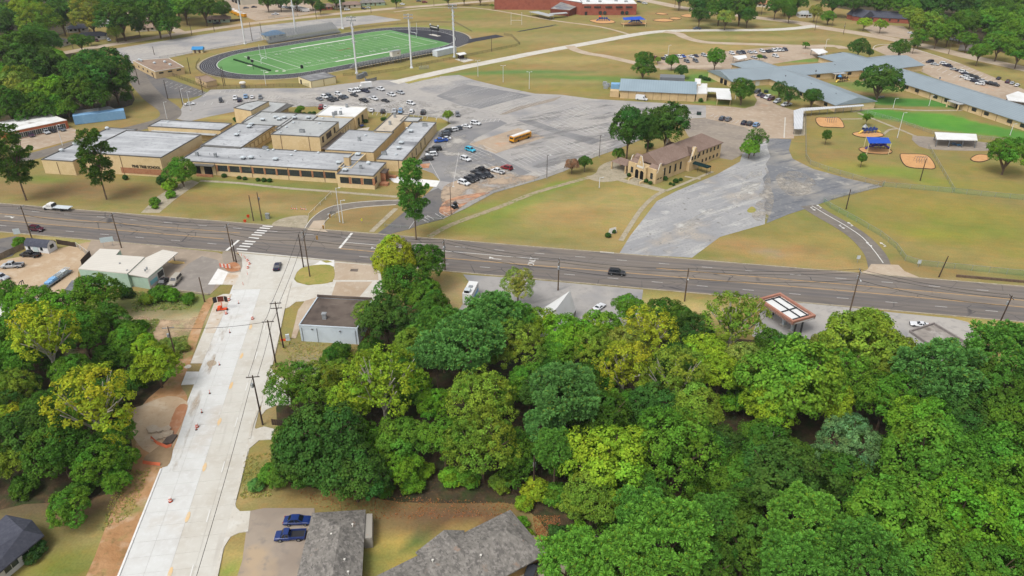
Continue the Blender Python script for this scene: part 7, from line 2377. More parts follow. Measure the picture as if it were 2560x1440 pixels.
fence('chain_link_fence','chain link fence from the asphalt point to the east oak',[(2205,466),(2380,482),(2560,500),(2640,508)],1.8,m_chaing,m_galv,4)
fence('chain_link_fence','chain link fence beside the bicycle path',[(2058,506),(2075,520),(2140,555),(2200,590),(2240,622),(2262,652),(2300,664),(2560,690),(2640,700)],1.8,m_chaing,m_galv,4)
fence('chain_link_fence','chain link fence closing the asphalt point',[(2057,505),(2130,488),(2208,466)],1.6,m_chain,m_galv,4)
fence('chain_link_fence','chain link fence between the bright lawn and playground',[(2150,278),(2245,305),(2330,335),(2480,350),(2560,362)],1.4,m_chain,m_galv,4)
fence('chain_link_fence','chain link fence from the pavilion down to the meadow',[(2320,368),(2350,420),(2385,480)],1.5,m_chain,m_galv,4)
fence('stadium_fence','dark chain link fence between stadium and parking lot',[(524,224),(560,222),(640,221),(700,218),(780,218)],1.9,m_chaind,m_woodd,3)
fence('stadium_fence','dark chain link fence below the near bleachers',[(858,190),(930,186),(1000,176),(1080,158),(1180,139),(1290,116),(1300,112),(1280,92),(1260,88)],1.6,m_chaind,m_woodd,4)
fence('stadium_fence','chain link fence between track and asphalt yard',[(400,148),(480,136),(560,122),(640,106),(660,98)],1.8,m_chain,m_steel,4)
fence('stadium_fence','chain link fence around the western track bend',[(500,150),(492,160),(490,172),(505,184),(540,193),(600,198)],1.2,m_chaind,m_woodd,3)
fence('stadium_fence','chain link fence along the northern edge of the track',[(860,76),(960,64),(1060,56),(1140,58),(1180,80)],1.2,m_chaind,m_steel,5)
fence('stadium_fence','dark fence corner by the small ticket hut',[(430,190),(470,205),(522,224)],1.9,m_chaind,m_woodd,3)
fence('chain_link_fence','chain link fence along the fleet yard kerb',[(672,46),(700,44),(745,42),(742,36)],1.6,m_chain,m_steel,4)
fence('pipe_barrier','white pipe railing beside the school drive entrance',[(772,541),(828,486)],1.0,m_chain,m_poleW,4)
fence('pipe_gate','grey pipe gate across the lower lot entrance',[(962,567),(1022,572)],1.0,m_chain,m_galv,2.5)
board_fence('weathered board fence along the gravel lot by the side lot',[(-10,655),(30,636),(62,622)],1.9)
board_fence('dark board fence between the white shed and highway verge',[(143,610),(192,618)],1.6,m_woodd)
board_fence('weathered board fence before the brown western house',[(290,104),(352,93)],1.8)
board_fence('dark board fence beside the white repair shop roof',[(205,664),(228,640)],1.8,m_woodd)
board_fence('dark board fence around the fleet yard corner',[(572,55),(604,52)],1.6,m_woodd)
board_fence('grey board screen around the transformers by the mast',[(912,202),(918,206),(935,203),(942,200)],1.8,m_gravd)
board_fence('dark lattice fence by the driveway island',[(680,1062),(710,1065)],1.5,m_woodd)
fence('sheet_gate','white sheet gate at the edge of the gravel lot',[(192,618),(222,640)],1.7,m_chain,m_poleW,2.5)
# concrete retaining edge behind the repair shop, low wall in the east
k = MB(); a,b_ = G(330,714),G(522,738); k.box(((a.x + b_.x) / 2,(a.y + b_.y) / 2,0),((b_ - a).length,.3,.5),math.atan2((b_ - a).y,(b_ - a).x)); tag(k.build('retaining_wall',m_walk),'low concrete retaining wall behind the repair shop lot','wall')
k = MB(); a,b_ = G(2390,692),G(2620,712); k.box(((a.x + b_.x) / 2,(a.y + b_.y) / 2,0),((b_ - a).length,.4,.7),math.atan2((b_ - a).y,(b_ - a).x)); tag(k.build('low_wall',m_bark),'low brown timber wall on the east highway verge','wall')
k = MB(); a,b_ = G(1500,632),G(1535,633); k.box(((a.x + b_.x) / 2,(a.y + b_.y) / 2,0),((b_ - a).length,.35,.3),HW); tag(k.build('kerb_block',m_conc),'pale kerb blocks at the gravel lot mouth','kerb')
# ------------------------------------------------------------------ roadworks
def drum(px,py,label):
 p = G(px,py)
 t = thing('traffic_drum',label,'traffic drum',p,group='orange traffic drums on the new concrete')
 PL(t,'base',m_rubber,(0,0,0),[(.42,0),(.42,.1),(.3,.12)],12)
 for i,z in enumerate((.12,.34,.56,.78)):
  r0 = .34 - i * .03
  PL(t,'band',m_orange if i % 2 == 0 else m_drumw,(0,0,z),[(r0,0),(r0 - .02,.22)],12)
 return t
def post_cone(px,py):
 p = G(px,py)
 t = thing('channelizer_post','slim orange channelizer post on the new concrete lane','traffic post',p,group='orange channelizer posts in a line')
 PL(t,'base',m_rubber,(0,0,0),[(.28,0),(.28,.08),(.1,.1)],10)
 PT(t,'post',m_orange,(0,0,.1),(0,0,1.0),.07,.05,8)
 PT(t,'reflective_band',m_drumw,(0,0,.6),(0,0,.75),.075,.072,8)
 return t
for x,y in ((427,1254),(493,1068),(619,653),(624,661),(620,671),(573,751),(566,785),(632,798)):
 drum(x,y,'orange and white traffic drum on the new concrete')
for x,y in ((505,1032),(525,984),(549,913),(575,832),(597,759),(619,687),(608,713),(596,636),(604,640),(611,644),(614,648),(491,1020 + 55)):
 post_cone(x,y)
mb = thing('message_board_trailer','orange message board trailer with black sign folded open','sign trailer',G(556,776),rad(10))
PB(mb,'sign_face',mat('sign_rust',C(120,54,40)),(0,.5,2.4),(1.5,.12,1.5))
for s in (-1,1):
 PB(mb,'sign_wing',m_black,(s * 1.35,.25,2.35),(1.0,.1,1.6),s * -.5)
PT(mb,'mast',m_orange,(0,.5,.7),(0,.5,2.6),.1)
PL(mb,'engine_cover',m_orange,(-.5,0,.5),[(.55,0),(.6,.4),(.5,.8),(.1,.9)],10)
PB(mb,'chassis',m_orange,(0,0,.4),(2.6,1.0,.12))
for s in (-1,1):
 PT(mb,'wheel',m_wheelm,(1.2 * s,-.2,.35),(1.4 * s,-.2,.35),.35,n=10)
def barricade(px,py,an,label,n=3,Lb=2.4):
 t = thing('barricade',label,'barricade',G(px,py),an,'striped road barricades')
 for s in (-1,1):
  k = MB(); k.box((s * Lb * .4,0,0),(.08,.6,.08)); k.box((s * Lb * .4,0,.08),(.08,.08,1.45)); k.build('leg',m_galv,t,world=False)
 for i in range(n):
  k = MB()
  for j in range(6):
   k.box((-Lb / 2 + (j + .5) * Lb / 6,-.06,.3 + i * .45),(Lb / 6,.05,.26),mi=j % 2)
  k.build('striped_rail',[m_orange,m_drumw],t,world=False)
barricade(564,671,HW,'red and white striped barricade beside the white slab',3,3.4)
barricade(736,524,HW,'orange barricade on the school lawn, left of the pair',1,2.2)
barricade(759,525,HW,'orange barricade on the school lawn, right of the pair',1,2.2)
for x,y,lb in ((621,545,'orange highway work sign leaning at the kerb by the crosswalk'),(613,557,'orange work sign lying at the crosswalk kerb')):
 k = MB(); p = G(x,y); k.box((p.x,p.y,.3),(.9,.08,.9),.6); k.box((p.x,p.y,0),(.08,.5,.5),.6); tag(k.build('work_sign',m_orange),lb,'sign')
# signal heads hung over the junction
sp_ = [top('c',0,-3.5),top('d',0,-6.0)]
q0,q1 = G(850,556),G(655,552)
span = [Vector((hp['d'][1].x,hp['d'][1].y,8.0)),Vector((q0.x,q0.y,8.0))]
wire(span[0],span[1],.6,'span wire carrying the signal heads over the junction',.03)
for s_,lb in ((.3,'yellow backed signal head on the span wire nearer the island'),(.5,'yellow backed signal head in the middle of the span wire'),(.72,'yellow backed signal head on the span wire near the school drive')):
 p = span[0].lerp(span[1],s_) - Vector((0,0,1.7))
 t = thing('traffic_signal',lb,'traffic signal',p,HW)
 PB(t,'housing',mat('signal_yellow',C(206,160,80)) if 'signal_yellow' not in MATS else MATS['signal_yellow'],(0,0,0),(.45,.3,1.15))
 for i in range(3):
  PT(t,'lens',m_black,(0,-.2,.2 + i * .37),(0,-.14,.2 + i * .37),.13,n=10)
k = MB(); p = G(670,546); k.box((p.x,p.y,0),(1.2,.9,1.7),HW); k.box((p.x,p.y,1.7),(1.3,1.0,.08),HW); tag(k.build('signal_cabinet',m_galv),'grey signal control cabinet at the school lawn corner','cabinet')
k = MB(); p = G(720,850); k.box((p.x,p.y,0),(.9,.5,1.6),.3); k.box((p.x,p.y,0),(1.1,.7,.15),.3); tag(k.build('utility_box',m_contw),'white utility box on the verge beside the grey building','utility box')
def sign(px,py,h,wd,ht,mt,label,an=0.0,posts=1,name='sign'):
 t = thing(name,label,'sign',G(px,py),an)
 for i in range(posts):
  x = 0 if posts == 1 else (-wd * .35 + wd * .7 * i)
  PT(t,'post',m_galv,(x,0,0),(x,0,h),.06,n=6)
 PB(t,'panel',mt,(0,-.06,h - ht),(wd,.06,ht))
 return t
sign(272,618,3.4,3.6,1.6,mat('sign_pale',C(206,222,224)),'pale shop sign board on two posts beside the highway',rad(20),2)
sign(50,604,4.4,1.8,1.8,m_contw,'white sign on a post by the dark green bush',rad(20))
sign(2143,657,2.4,1.0,1.1,m_contw,'white sign on the dry grass west of the bicycle path',0)
sign(2295,667,2.2,1.0,1.1,m_contw,'white sign east of the bicycle path apron',0)
sign(834,545,2.6,1.8,1.0,m_gravd,'dark name board on two posts beside the school drive',.3,2)
sign(823,546,1.8,.6,.6,m_contw,'small white sign next to the dark name board',.3)
sign(905,557,1.5,.4,.8,mat('sign_neon',C(220,224,60)),'small neon yellow marker on the lawn island',0)
t = thing('monument_sign','white tent shaped church sign between two round bushes','sign',G(1531,583),rad(30))
k = MB(); k.add([(-1.3,-.5,0),(1.3,-.5,0),(1.3,.5,0),(-1.3,.5,0),(-1.3,0,1.9),(1.3,0,1.9)],[(0,1,5,4),(2,3,4,5),(1,2,5),(3,0,4)]); k.build('panel',m_trimw,t,world=False)
PB(t,'plinth',m_walk,(0,0,0),(2.9,1.2,.25))
for x,y,lb in ((720,673,'x'),): pass
# green dumpsters, bins, scraps
for x,y,lb in ((1747,287,'dark green dumpster at the edge of the parking lot'),(1915,232,'dark green dumpster by the grade school wall'),(320,715,'blue lidded bin behind the green repair shop')):
 p = G(x,y); t = thing('dumpster',lb,'dumpster',p,HW)
 PB(t,'body',mat('bin_green',C(44,66,58)) if 'bin_green' not in MATS else MATS['bin_green'],(0,0,.1),(2.0,1.5,1.2))
 PB(t,'lid',m_black,(0,0,1.3),(2.05,1.55,.1))
p = G(1268,1436); t = thing('wheelie_bin','blue wheelie bin behind the house wall','bin',p,.5)
PB(t,'body',mat('bin_blue',C(30,40,190)),(0,0,.1),(.7,.7,1.0))
PB(t,'lid',MATS['bin_blue'],(0,0,1.1),(.76,.76,.08))
# broken concrete heap by the street
for i in range(14):
 p = G(402 + R.uniform(-20,22),1086 + R.uniform(-14,12))
 k = MB(); s_ = R.uniform(.7,1.6)
 k.prism([(p.x + s_ * math.cos(t * 1.05 + i) * R.uniform(.6,1),p.y + s_ * .8 * math.sin(t * 1.05 + i) * R.uniform(.6,1)) for t in range(6)],.02,.25 + R.uniform(0,.35))
 tag(k.build('concrete_rubble',m_conc2),'broken concrete slab piece heaped on the dirt verge','rubble','broken slabs beside the concrete street')
k = MB(); p = G(424,1102); k.prism([(p.x - .9,p.y - 1.4),(p.x + .9,p.y - 1.2),(p.x + 1.1,p.y + 1.4),(p.x - .6,p.y + 1.4)],0,.5); tag(k.build('manhole_box',m_roofd),'dark concrete inlet box beside the broken slabs','inlet')
for pts,lb in (([(376,1098),(392,1112),(416,1122),(428,1118)],'torn orange plastic netting by the inlet box'),([(356,1160),(380,1164),(400,1166)],'orange plastic netting lying on the dirt verge')):
 k = MB(); P = Gs(pts)
 for a,b_ in zip(P[:-1],P[1:]):
  k.quad(a,b_,b_ + Vector((.1,.3,.7)),a + Vector((.1,.3,.7)))
 tag(k.build('orange_netting',mat('netting',C(224,120,84)) if 'netting' not in MATS else MATS['netting']),lb,'netting')
p = G(470,917); k = MB(); k.lathe((p.x,p.y,-.02),[(.75,0),(.75,.12),(.55,.14)],14); tag(k.build('manhole_ring',m_conc),'round concrete manhole ring between the sidewalk slabs','manhole')
sheet('damp_stain',[(518,906),(532,900),(541,905),(538,912),(522,916)],4,mat('stain',C(186,172,150)),smooth=4)
# transformers by the mast, bleacher junk
for i,(x,y) in enumerate(((905,194),(897,197),(912,190))):
 p = G(x,y); k = MB(); k.box((p.x,p.y,0),(2.2,1.8,2.2),.6); k.box((p.x + 1.2,p.y,.3),(.3,1.4,1.4),.6); tag(k.build('transformer_cabinet',m_steel),'grey electrical cabinet beside the antenna mast','cabinet','electrical cabinets by the mast')
hs_ = thing('hurdle_stack','silver heap of stacked hurdles on the grass by the mast','hurdles',G(1060,172),.4)
for i in range(9):
 k = MB(); x = -3 + i * .7; k.path([(x,-1,0),(x,-1,1.3 + .4 * (i % 3)),(x + .5,1,1.4 + .3 * (i % 2)),(x + .5,1,0)],.1,5); k.build('hurdle',m_galv,hs_,world=False)
# ------------------------------------------------------------------ playgrounds
def chip_bed(label,pts):
 P = Gs(smooth_px(pts,4,True))
 c = sum(P,Vector()) / len(P)
 t = thing('wood_chip_bed',label,'play bed',(c.x,c.y,0))
 k = MB(); k.prism([p[:2] for p in P],-.02,.16); k.build('chips',m_chips,t)
 k = MB(); k.path([p + Vector((0,0,.15)) for p in P + P[:1]],.16,5); k.build('border',m_woodd,t)
 return t
chip_bed('wood chip bed with climbing bars beside the covered walkway',[(2040,296),(2070,295),(2098,296),(2110,318),(2090,319),(2050,316)])
chip_bed('round wood chip bed around the yellow slide play set',[(2131,335),(2150,330),(2185,330),(2210,338),(2190,344),(2150,343)])
chip_bed('wood chip bed below the blue shade canopy',[(2147,373),(2165,369),(2215,372),(2230,380),(2215,386),(2165,383)])
chip_bed('large wood chip bed with swings',[(2250,388),(2270,386),(2318,390),(2338,420),(2310,422),(2265,416)])
chip_bed('small empty wood chip bed near the east oak',[(2427,397),(2445,387),(2472,390),(2474,398),(2455,405),(2435,404)])
chip_bed('wood chip bed with orange roofed play tower by the red school',[(1474,52),(1490,49),(1525,50),(1537,57),(1500,59)])
chip_bed('wood chip bed beneath the blue sail by the red school',[(1553,59),(1570,57),(1610,57),(1614,61),(1585,64),(1558,63)])
chip_bed('diamond wood chip bed nearest the northern trees',[(1702,41),(1715,36),(1735,38),(1730,44)])
chip_bed('flat oval wood chip bed on the north lawn',[(1632,51),(1660,47),(1684,52),(1660,55)])
chip_bed('thin wood chip bed behind the oval one',[(1673,46),(1690,43.5),(1703,47),(1690,49.5)])
chip_bed('small wood chip bed closest to the northern street',[(1639,34),(1652,32),(1670,36),(1655,37.5)])
def shade(label,pts,z,mt,postm,dip=.0,name='shade_canopy'):
 P = [G(x,y,z) for x,y in pts]
 c = sum(P,Vector()) / 4
 t = thing(name,label,'canopy',(c.x,c.y,0))
 k = MB()
 mid_ = Vector((c.x,c.y,z + dip))
 n = 6
 vs,fs = [],[]
 for i in range(n + 1):
  for j in range(n + 1):
   a,b_ = i / n,j / n
   p = P[0] * (1 - a) * (1 - b_) + P[1] * a * (1 - b_) + P[2] * a * b_ + P[3] * (1 - a) * b_
   p = Vector(p); p.z += dip * 16 * a * (1 - a) * b_ * (1 - b_) ** 1
   vs.append(p)
 for i in range(n):
  for j in range(n):
   q_ = i * (n + 1) + j
   fs.append((q_,q_ + n + 1,q_ + n + 2,q_ + 1))
 k.add(vs,fs); k.build('sail',mt,t)
 for p in P:
  k = MB(); k.tube((p.x,p.y,0),(p.x,p.y,z),.12,n=8); k.build('post',postm,t)
 return t
m_cream = mat('post_cream',C(236,224,176))
shade('blue shade sail on four cream posts over the purple play set',[(2173,358.5),(2228,358.5),(2221,344),(2166,342)],4.6,m_blue,m_cream,.5)
shade('blue shade sail by the red brick school',[(1560,50),(1615,49),(1600,40.5),(1556,44)],5.0,m_blue,m_cream,.8)
def play_set(px,py,an,label,cols,slide):
 t = thing('play_set',label,'play set',G(px,py),an)
 for i,x in enumerate((-2.6,-.9,.9,2.6)):
  for y in (-.8,.8):
   PT(t,'post',cols[0],(x,y,0),(x,y,3.0),.09,n=6)
  PB(t,'deck',cols[1],(x,0,1.2 + .2 * (i % 2)),(1.5,1.5,.12))
  k = MB(); k.box((x,-.82,1.5),(1.4,.08,.9)); k.box((x,.82,1.5),(1.4,.08,.9)); k.build('panel',cols[0],t,world=False)
 for s in (-1,1):
  k = MB(); k.path([(s * 3.2,0,1.4),(s * 4.2,0,.8),(s * 5.2,-.3,.25)],.38,8); k.build('slide',slide,t,world=False)
 PL(t,'tower_roof',cols[2],(-2.6,0,3.0),[(1.2,0),(.7,.6),(.1,1.1)],6)
 return t
play_set(2192,372,.1,'purple play set with slides under the blue sail',(m_purple,m_purple,m_purple),m_purple)
play_set(2172,333,.2,'blue play set with yellow slide and grey roof',(m_playb,m_playb,m_galv),m_yellowp)
play_set(1508,52,0,'play tower with blue slide and orange roof by the red school',(m_playb,m_playb,m_orange),m_playb)
play_set(1588,58,0,'low play frame beneath the sail by the red school',(m_playb,m_playb,m_playb),m_playb)
play_set(2105,204,.5,'wooden play ship with blue roof in the grade school court',(m_woodd,m_chips,m_bluer),m_yellowp)
for px,py,lb in ((2076,305,'grey climbing bars on the bed by the covered walkway'),(2300,405,'thin swing frame on the large wood chip bed')):
 t = thing('climbing_frame',lb,'climbing frame',G(px,py))
 for i in range(5):
  k = MB(); k.path([(-2 + i,-1.4,0),(-2 + i,-.6,2.2),(-2 + i,.6,2.2),(-2 + i,1.4,0)],.06,5); k.build('hoop',m_steel,t,world=False)
 PT(t,'top_rail',m_steel,(-2,-.6,2.2),(2,-.6,2.2),.06)
flat_canopy('pavilion','long white flat roofed pavilion on a paved oval','pavilion',[(2337,330),(2342,348),(2444,350.5),(2441,335)],3.4,.25,m_roofw,m_steel,[(2344,347),(2376,348),(2410,349),(2442,350),(2340,331),(2375,332),(2408,334),(2439,335)])
for x,y,lb in ((2383,362,'blue picnic table under the pavilion edge'),(2395,365,'light blue bench near the pavilion edge'),(2205,244,'white picnic table under the court oak'),(2195,245,'white picnic bench beside the court oak')):
 p = G(x,y); t = thing('picnic_table',lb,'picnic table',p,.3)
 mm = m_bluer if y > 300 else m_conc
 PB(t,'table_top',mm,(0,0,.72),(2.0,.8,.06))
 for s in (-1,1):
  PB(t,'bench',mm,(0,s * .75,.42),(2.0,.3,.05))
  PB(t,'leg',m_steel,(s * .7,0,0),(.08,1.5,.72))
for x,y in ((905,317),(884,341),(876,347)):
 p = G(x,y); t = thing('picnic_table','round blue picnic table in the school court','picnic table',p,0,'blue tables in the school court')
 PL(t,'table_top',m_playb,(0,0,.7),[(1.0,0),(1.0,.08)],12)
 PT(t,'leg',m_steel,(0,0,0),(0,0,.7),.12)
 for i in range(4):
  a = i * math.pi / 2; k = MB(); k.box((1.5 * math.cos(a),1.5 * math.sin(a),.4),(.9,.4,.06),a + math.pi / 2); k.build('bench',m_playb,t,world=False)
sheet('court_paving',[(895,322),(924,318),(918,329),(890,329)],4,m_conc)
sheet('court_paving',[(866,345),(900,338),(884,360),(866,362)],4,m_conc)
strip('long_jump_runway',[(1298,78),(1390,62)],1.3,4,m_track,smooth=0)
strip('long_jump_runway',[(1292,80),(1382,65)],.8,4,m_track,smooth=0)
for x,y,s_ in ((1291,62,.8),):
 t = thing('goal_post','thin white practice goal on the dry meadow','goal post',G(x,y),0)
 for u in (-4,4):
  PT(t,'upright',m_poleW,(u,0,0),(u,0,9),.09)
 PT(t,'crossbar',m_poleW,(-4,0,3.2),(4,0,3.2),.09)
# ------------------------------------------------------------------ vegetation
def leaf_mat(name,trans=.22):
 m,nt,b = newmat(name)
 oi = nt.nodes.new('ShaderNodeObjectInfo')
 at_ = nt.nodes.new('ShaderNodeAttribute'); at_.attribute_name = 'tint'
 c = mix(nt,1.0,oi.outputs['Color'],at_.outputs[0],'MULTIPLY')
 df = nt.nodes.new('ShaderNodeBsdfDiffuse'); tr = nt.nodes.new('ShaderNodeBsdfTranslucent')
 nt.links.new(c,df.inputs[0]); nt.links.new(c,tr.inputs[0])
 ms = nt.nodes.new('ShaderNodeMixShader'); ms.inputs[0].default_value = trans
 nt.links.new(df.outputs[0],ms.inputs[1]); nt.links.new(tr.outputs[0],ms.inputs[2])
 out = [n for n in nt.nodes if n.type == 'OUTPUT_MATERIAL'][0]
 nt.links.new(ms.outputs[0],out.inputs[0])
 return m
m_leaf = leaf_mat('foliage')
m_needle = leaf_mat('needles',.12)
def mesh_from_quads(name,Q,tint,mt,tri=False):
 """Q: (n, 4 or 3, 3) corners, tint: (n, 3)"""
 n,kq = Q.shape[0],Q.shape[1]
 me = bpy.data.meshes.new(name)
 me.vertices.add(n * kq); me.loops.add(n * kq); me.polygons.add(n)
 me.vertices.foreach_set('co',Q.reshape(-1).astype(np.float32))
 me.loops.foreach_set('vertex_index',np.arange(n * kq,dtype=np.int32))
 me.polygons.foreach_set('loop_start',np.arange(0,n * kq,kq,dtype=np.int32))
 a = me.color_attributes.new('tint','FLOAT_COLOR','POINT')
 cc = np.ones((n * kq,4),np.float32)
 cc[:,:3] = np.repeat(tint,kq,0)
 a.data.foreach_set('color',cc.reshape(-1))
 me.materials.append(mt)
 me.update(calc_edges=True)
 return me
def unit(v):
 return v / np.maximum(np.linalg.norm(v,axis=-1,keepdims=True),1e-6)
def leaves(P,N,size,rng,narrow=1.0):
 """flat leaf quads at P facing roughly N"""
 n = len(P)
 N = unit(N + rng.normal(0,.42,(n,3)))
 t = unit(np.cross(N,rng.normal(0,1,(n,3))))
 b_ = np.cross(N,t)
 s = (size * rng.uniform(.65,1.35,n))[:,None]
 return np.stack([P - t * s * .5,P - b_ * s * .36 * narrow + t * s * .05,P + t * s * .5,P + b_ * s * .36 * narrow + t * s * .05],1)
def lobes_shape(rng,nl,spread,asp,flat):
 """a billowing crown: a core and many smaller swellings all round it"""
 L = [((0,0,0),(.6,.6,.6 * asp))]
 for i in range(nl):
  z = 1 - 1.45 * (i + .5) / nl
  a = 2.4 * i + rng.uniform(-.45,.45)
  h = math.sqrt(max(0,1 - z * z))
  rr = spread * rng.uniform(.8,1.15)
  q = rng.uniform(.27,.43)
  L.append(((rr * h * math.cos(a),rr * h * math.sin(a),z * rr * asp),(q,q,q * rng.uniform(.75,1.05) * flat * max(.75,asp ** .5))))
 return L
def crown(seed,nl=16,spread=.62,asp=.85,flat=1.0,nclump=175,nleaf=52,crad=.15,lsize=.066,gap=.0,under=.35,raw=False):
 rng = np.random.default_rng(seed)
 L = lobes_shape(rng,nl,spread,asp,flat)
 cen = []
 tries = 0
 while len(cen) < nclump and tries < 9000:
  tries += 1
  li = rng.integers(len(L))
  c,r_ = L[li]
  d = unit(rng.normal(0,1,3))
  if d[2] < -under: continue
  p = np.array(c) + d * np.array(r_) * rng.uniform(.84,1.04)
  inside = False
  for c2,r2 in L:
   q = (p - np.array(c2)) / np.array(r2)
   if q @ q < .66: inside = True; break
  if inside: continue
  if any(np.sum((p - x[0]) ** 2) < (crad * .74) ** 2 for x in cen): continue
  cen.append((p,li,np.array(c)))
 lt = rng.uniform(.84,1.16,len(L)); lh = rng.normal(0,.1,len(L))
 out,ti = [],[]
 for c,li,lc in cen:
  if rng.random() < gap: continue
  rr = crad * rng.uniform(.7,1.25)
  n = int(nleaf * rng.uniform(.7,1.3))
  od = unit(c - lc)
  d = unit(rng.normal(0,1,(n,3)) + np.array([0,0,.35]) + od * .7)
  P = c + d * rr * (rng.uniform(.5,1.05,(n,1))) * np.array([1,1,.8])
  out.append(leaves(P,d * .6 + od * .6 + np.array([0,0,.35]),lsize,rng))
  t = np.ones((n,3)) * lt[li] * rng.uniform(.88,1.12) * np.array([1 + lh[li],1,1 - lh[li] * .5])
  t *= rng.uniform(.68,1.32,(n,1))
  t[:,0] *= rng.uniform(.9,1.14,n)
  ti.append(t)
 # inner leaves, so that the middle is not hollow
 n = int(nclump * nleaf * .08)
 d = unit(rng.normal(0,1,(n,3)))
 P = d * rng.uniform(.15,.5,(n,1)) * np.array([1,1,asp])
 out.append(leaves(P,d,lsize * 1.9,rng)); ti.append(np.ones((n,3)) * rng.uniform(.7,1.1,(n,1)))
 Q,T = np.concatenate(out),np.concatenate(ti)
 return (Q,T) if raw else mesh_from_quads('crown',Q,T,m_leaf)
def pine_crown(seed,asp=1.0,npuff=130,prad=.17,nn=62,layered=False,low=-.5):
 rng = np.random.default_rng(seed)
 cen = []
 tries = 0
 while len(cen) < npuff and tries < 20000:
  tries += 1
  if layered:
   z = rng.uniform(-1,1)
   w_ = (.95 - .55 * max(z,0) ** 1.5) * (1 - .45 * max(-z - .2,0)) * (1 + .12 * math.sin(9 * z))
   a = rng.uniform(0,6.283)
   p = np.array([math.cos(a),math.sin(a),0]) * w_ * rng.uniform(.35,1) ** .6 * (1 + .25 * math.sin(3 * a + 5 * z))
   p[2] = z * asp + rng.uniform(-.05,.05)
   if math.sin(11 * z + 2 * a) < -.35: continue
  else:
   d = unit(rng.normal(0,1,3))
   if d[2] < low: continue
   p = d * rng.uniform(.66,1.0) * np.array([1,1,asp]) * (1 + .13 * math.sin(4 * math.atan2(d[1],d[0])) + .1 * math.sin(7 * d[2]))
  if any(np.sum((p - x) ** 2) < (prad * .85) ** 2 for x in cen): continue
  cen.append(p)
 out,ti = [],[]
 for c in cen:
  rr = prad * rng.uniform(.8,1.25)
  n = int(nn * rng.uniform(.8,1.2))
  d = unit(rng.normal(0,1,(n,3)) + np.array([0,0,.55]))
  side = unit(np.cross(d,rng.normal(0,1,(n,3))))
  a = c + d * rr * .25
  tip = c + d * rr * rng.uniform(.8,1.15,(n,1)) * np.array([1,1,.85])
  wd = rr * .22
  out.append(np.stack([a - side * wd * .4,tip - side * wd * .5,tip + d * wd * .3,tip + side * wd * .5],1))
  t = np.ones((n,3)) * rng.uniform(.82,1.18) * rng.uniform(.75,1.25,(n,1))
  t *= np.where(rng.random((n,1)) < .06,np.array([[1.5,.95,.6]]),np.ones((1,3)))
  ti.append(t)
 return mesh_from_quads('crown',np.concatenate(out),np.concatenate(ti),m_needle)
def limbs_mesh(seed,n=7,top_=.55,wood=None,fork=True,low=-.9):
 rng = np.random.default_rng(seed)
 k = MB()
 for i in range(n):
  a = 6.283 * i / n + rng.uniform(-.4,.4)
  z1 = rng.uniform(-.1,top_)
  r1 = rng.uniform(.45,.8)
  p0 = Vector((0,0,low + rng.uniform(0,.5)))
  p1 = Vector((r1 * .5 * math.cos(a),r1 * .5 * math.sin(a),(p0.z + z1) * .5 + .05))
  p2 = Vector((r1 * math.cos(a),r1 * math.sin(a),z1))
  k.tube(p0,p1,.04,.026,5); k.tube(p1,p2,.026,.012,5)
  if fork:
   q = p2 + Vector((rng.uniform(-.2,.2),rng.uniform(-.2,.2),rng.uniform(.05,.25)))
   k.tube(p1,q,.018,.007,4)
 k.tube((0,0,low),(0,0,top_ * .8),.05,.015,6)
 return k.mesh('limbs',wood or m_bark)
def trunk_mesh(wood=None,flare=1.35):
 k = MB(); k.lathe((0,0,-.02),[(.055 * flare,0),(.05,.06),(.042,.6),(.036,1.0)],8)
 return k.mesh('trunk',wood or m_bark)
TK,TKW = trunk_mesh(),trunk_mesh(m_barkw)
PROTO = {
 'round': [crown(11,asp=.82),crown(12,nl=13,spread=.64,asp=.9),crown(13,nl=20,spread=.6,asp=.95,nclump=190),crown(14,nl=15,spread=.66,asp=.78)],
 'tall': [crown(21,nl=15,spread=.5,asp=1.4,nclump=190),crown(22,nl=17,spread=.54,asp=1.25,nclump=185)],
 'spread': [crown(31,nl=18,spread=.74,asp=.6,flat=1.1,nclump=190,crad=.14),crown(32,nl=16,spread=.72,asp=.66,nclump=185,crad=.14)],
 'sparse': [crown(41,nl=18,spread=.66,asp=.9,nclump=160,nleaf=36,crad=.13,gap=.14,lsize=.058),crown(42,nl=15,spread=.62,asp=1.05,nclump=160,nleaf=34,crad=.13,gap=.16,lsize=.058)],
 'fine': [crown(51,nl=22,spread=.62,asp=1.0,nclump=220,nleaf=48,crad=.125,lsize=.05),crown(52,nl=20,spread=.64,asp=.9,nclump=220,nleaf=48,crad=.125,lsize=.05)],
 'pine': [pine_crown(61,1.0,prad=.15,npuff=190,nn=80),pine_crown(62,1.15,npuff=210,prad=.14,nn=80),pine_crown(63,.85,prad=.155,npuff=180,nn=80)],
 'talpine': [pine_crown(71,1.75,200,.18,90,True),pine_crown(72,1.5,180,.19,90,True)],
 'bush': [crown(81,nl=12,spread=.58,asp=.75,nclump=110,nleaf=46,crad=.18,lsize=.1,under=.1),crown(82,nl=10,spread=.6,asp=.9,nclump=110,nleaf=46,crad=.18,lsize=.1,under=.1)],
 'ball': [crown(91,nl=14,spread=.32,asp=1.0,nclump=200,nleaf=40,crad=.11,lsize=.08,under=.7)],
}
FARC = [crown(95 + i,nl=14,spread=.62,asp=(.82,.95,1.1)[i],nclump=90,nleaf=16,crad=.19,lsize=.15,raw=True) for i in range(3)]
LIMB = {'b': [limbs_mesh(1),limbs_mesh(2),limbs_mesh(3,9)],'w': [limbs_mesh(4,9,.6,m_barkw)],'p': [limbs_mesh(5,6,.35,m_bark,False,-.95)],'tp': [limbs_mesh(6,9,1.0,m_bark,False,-1.6)]}
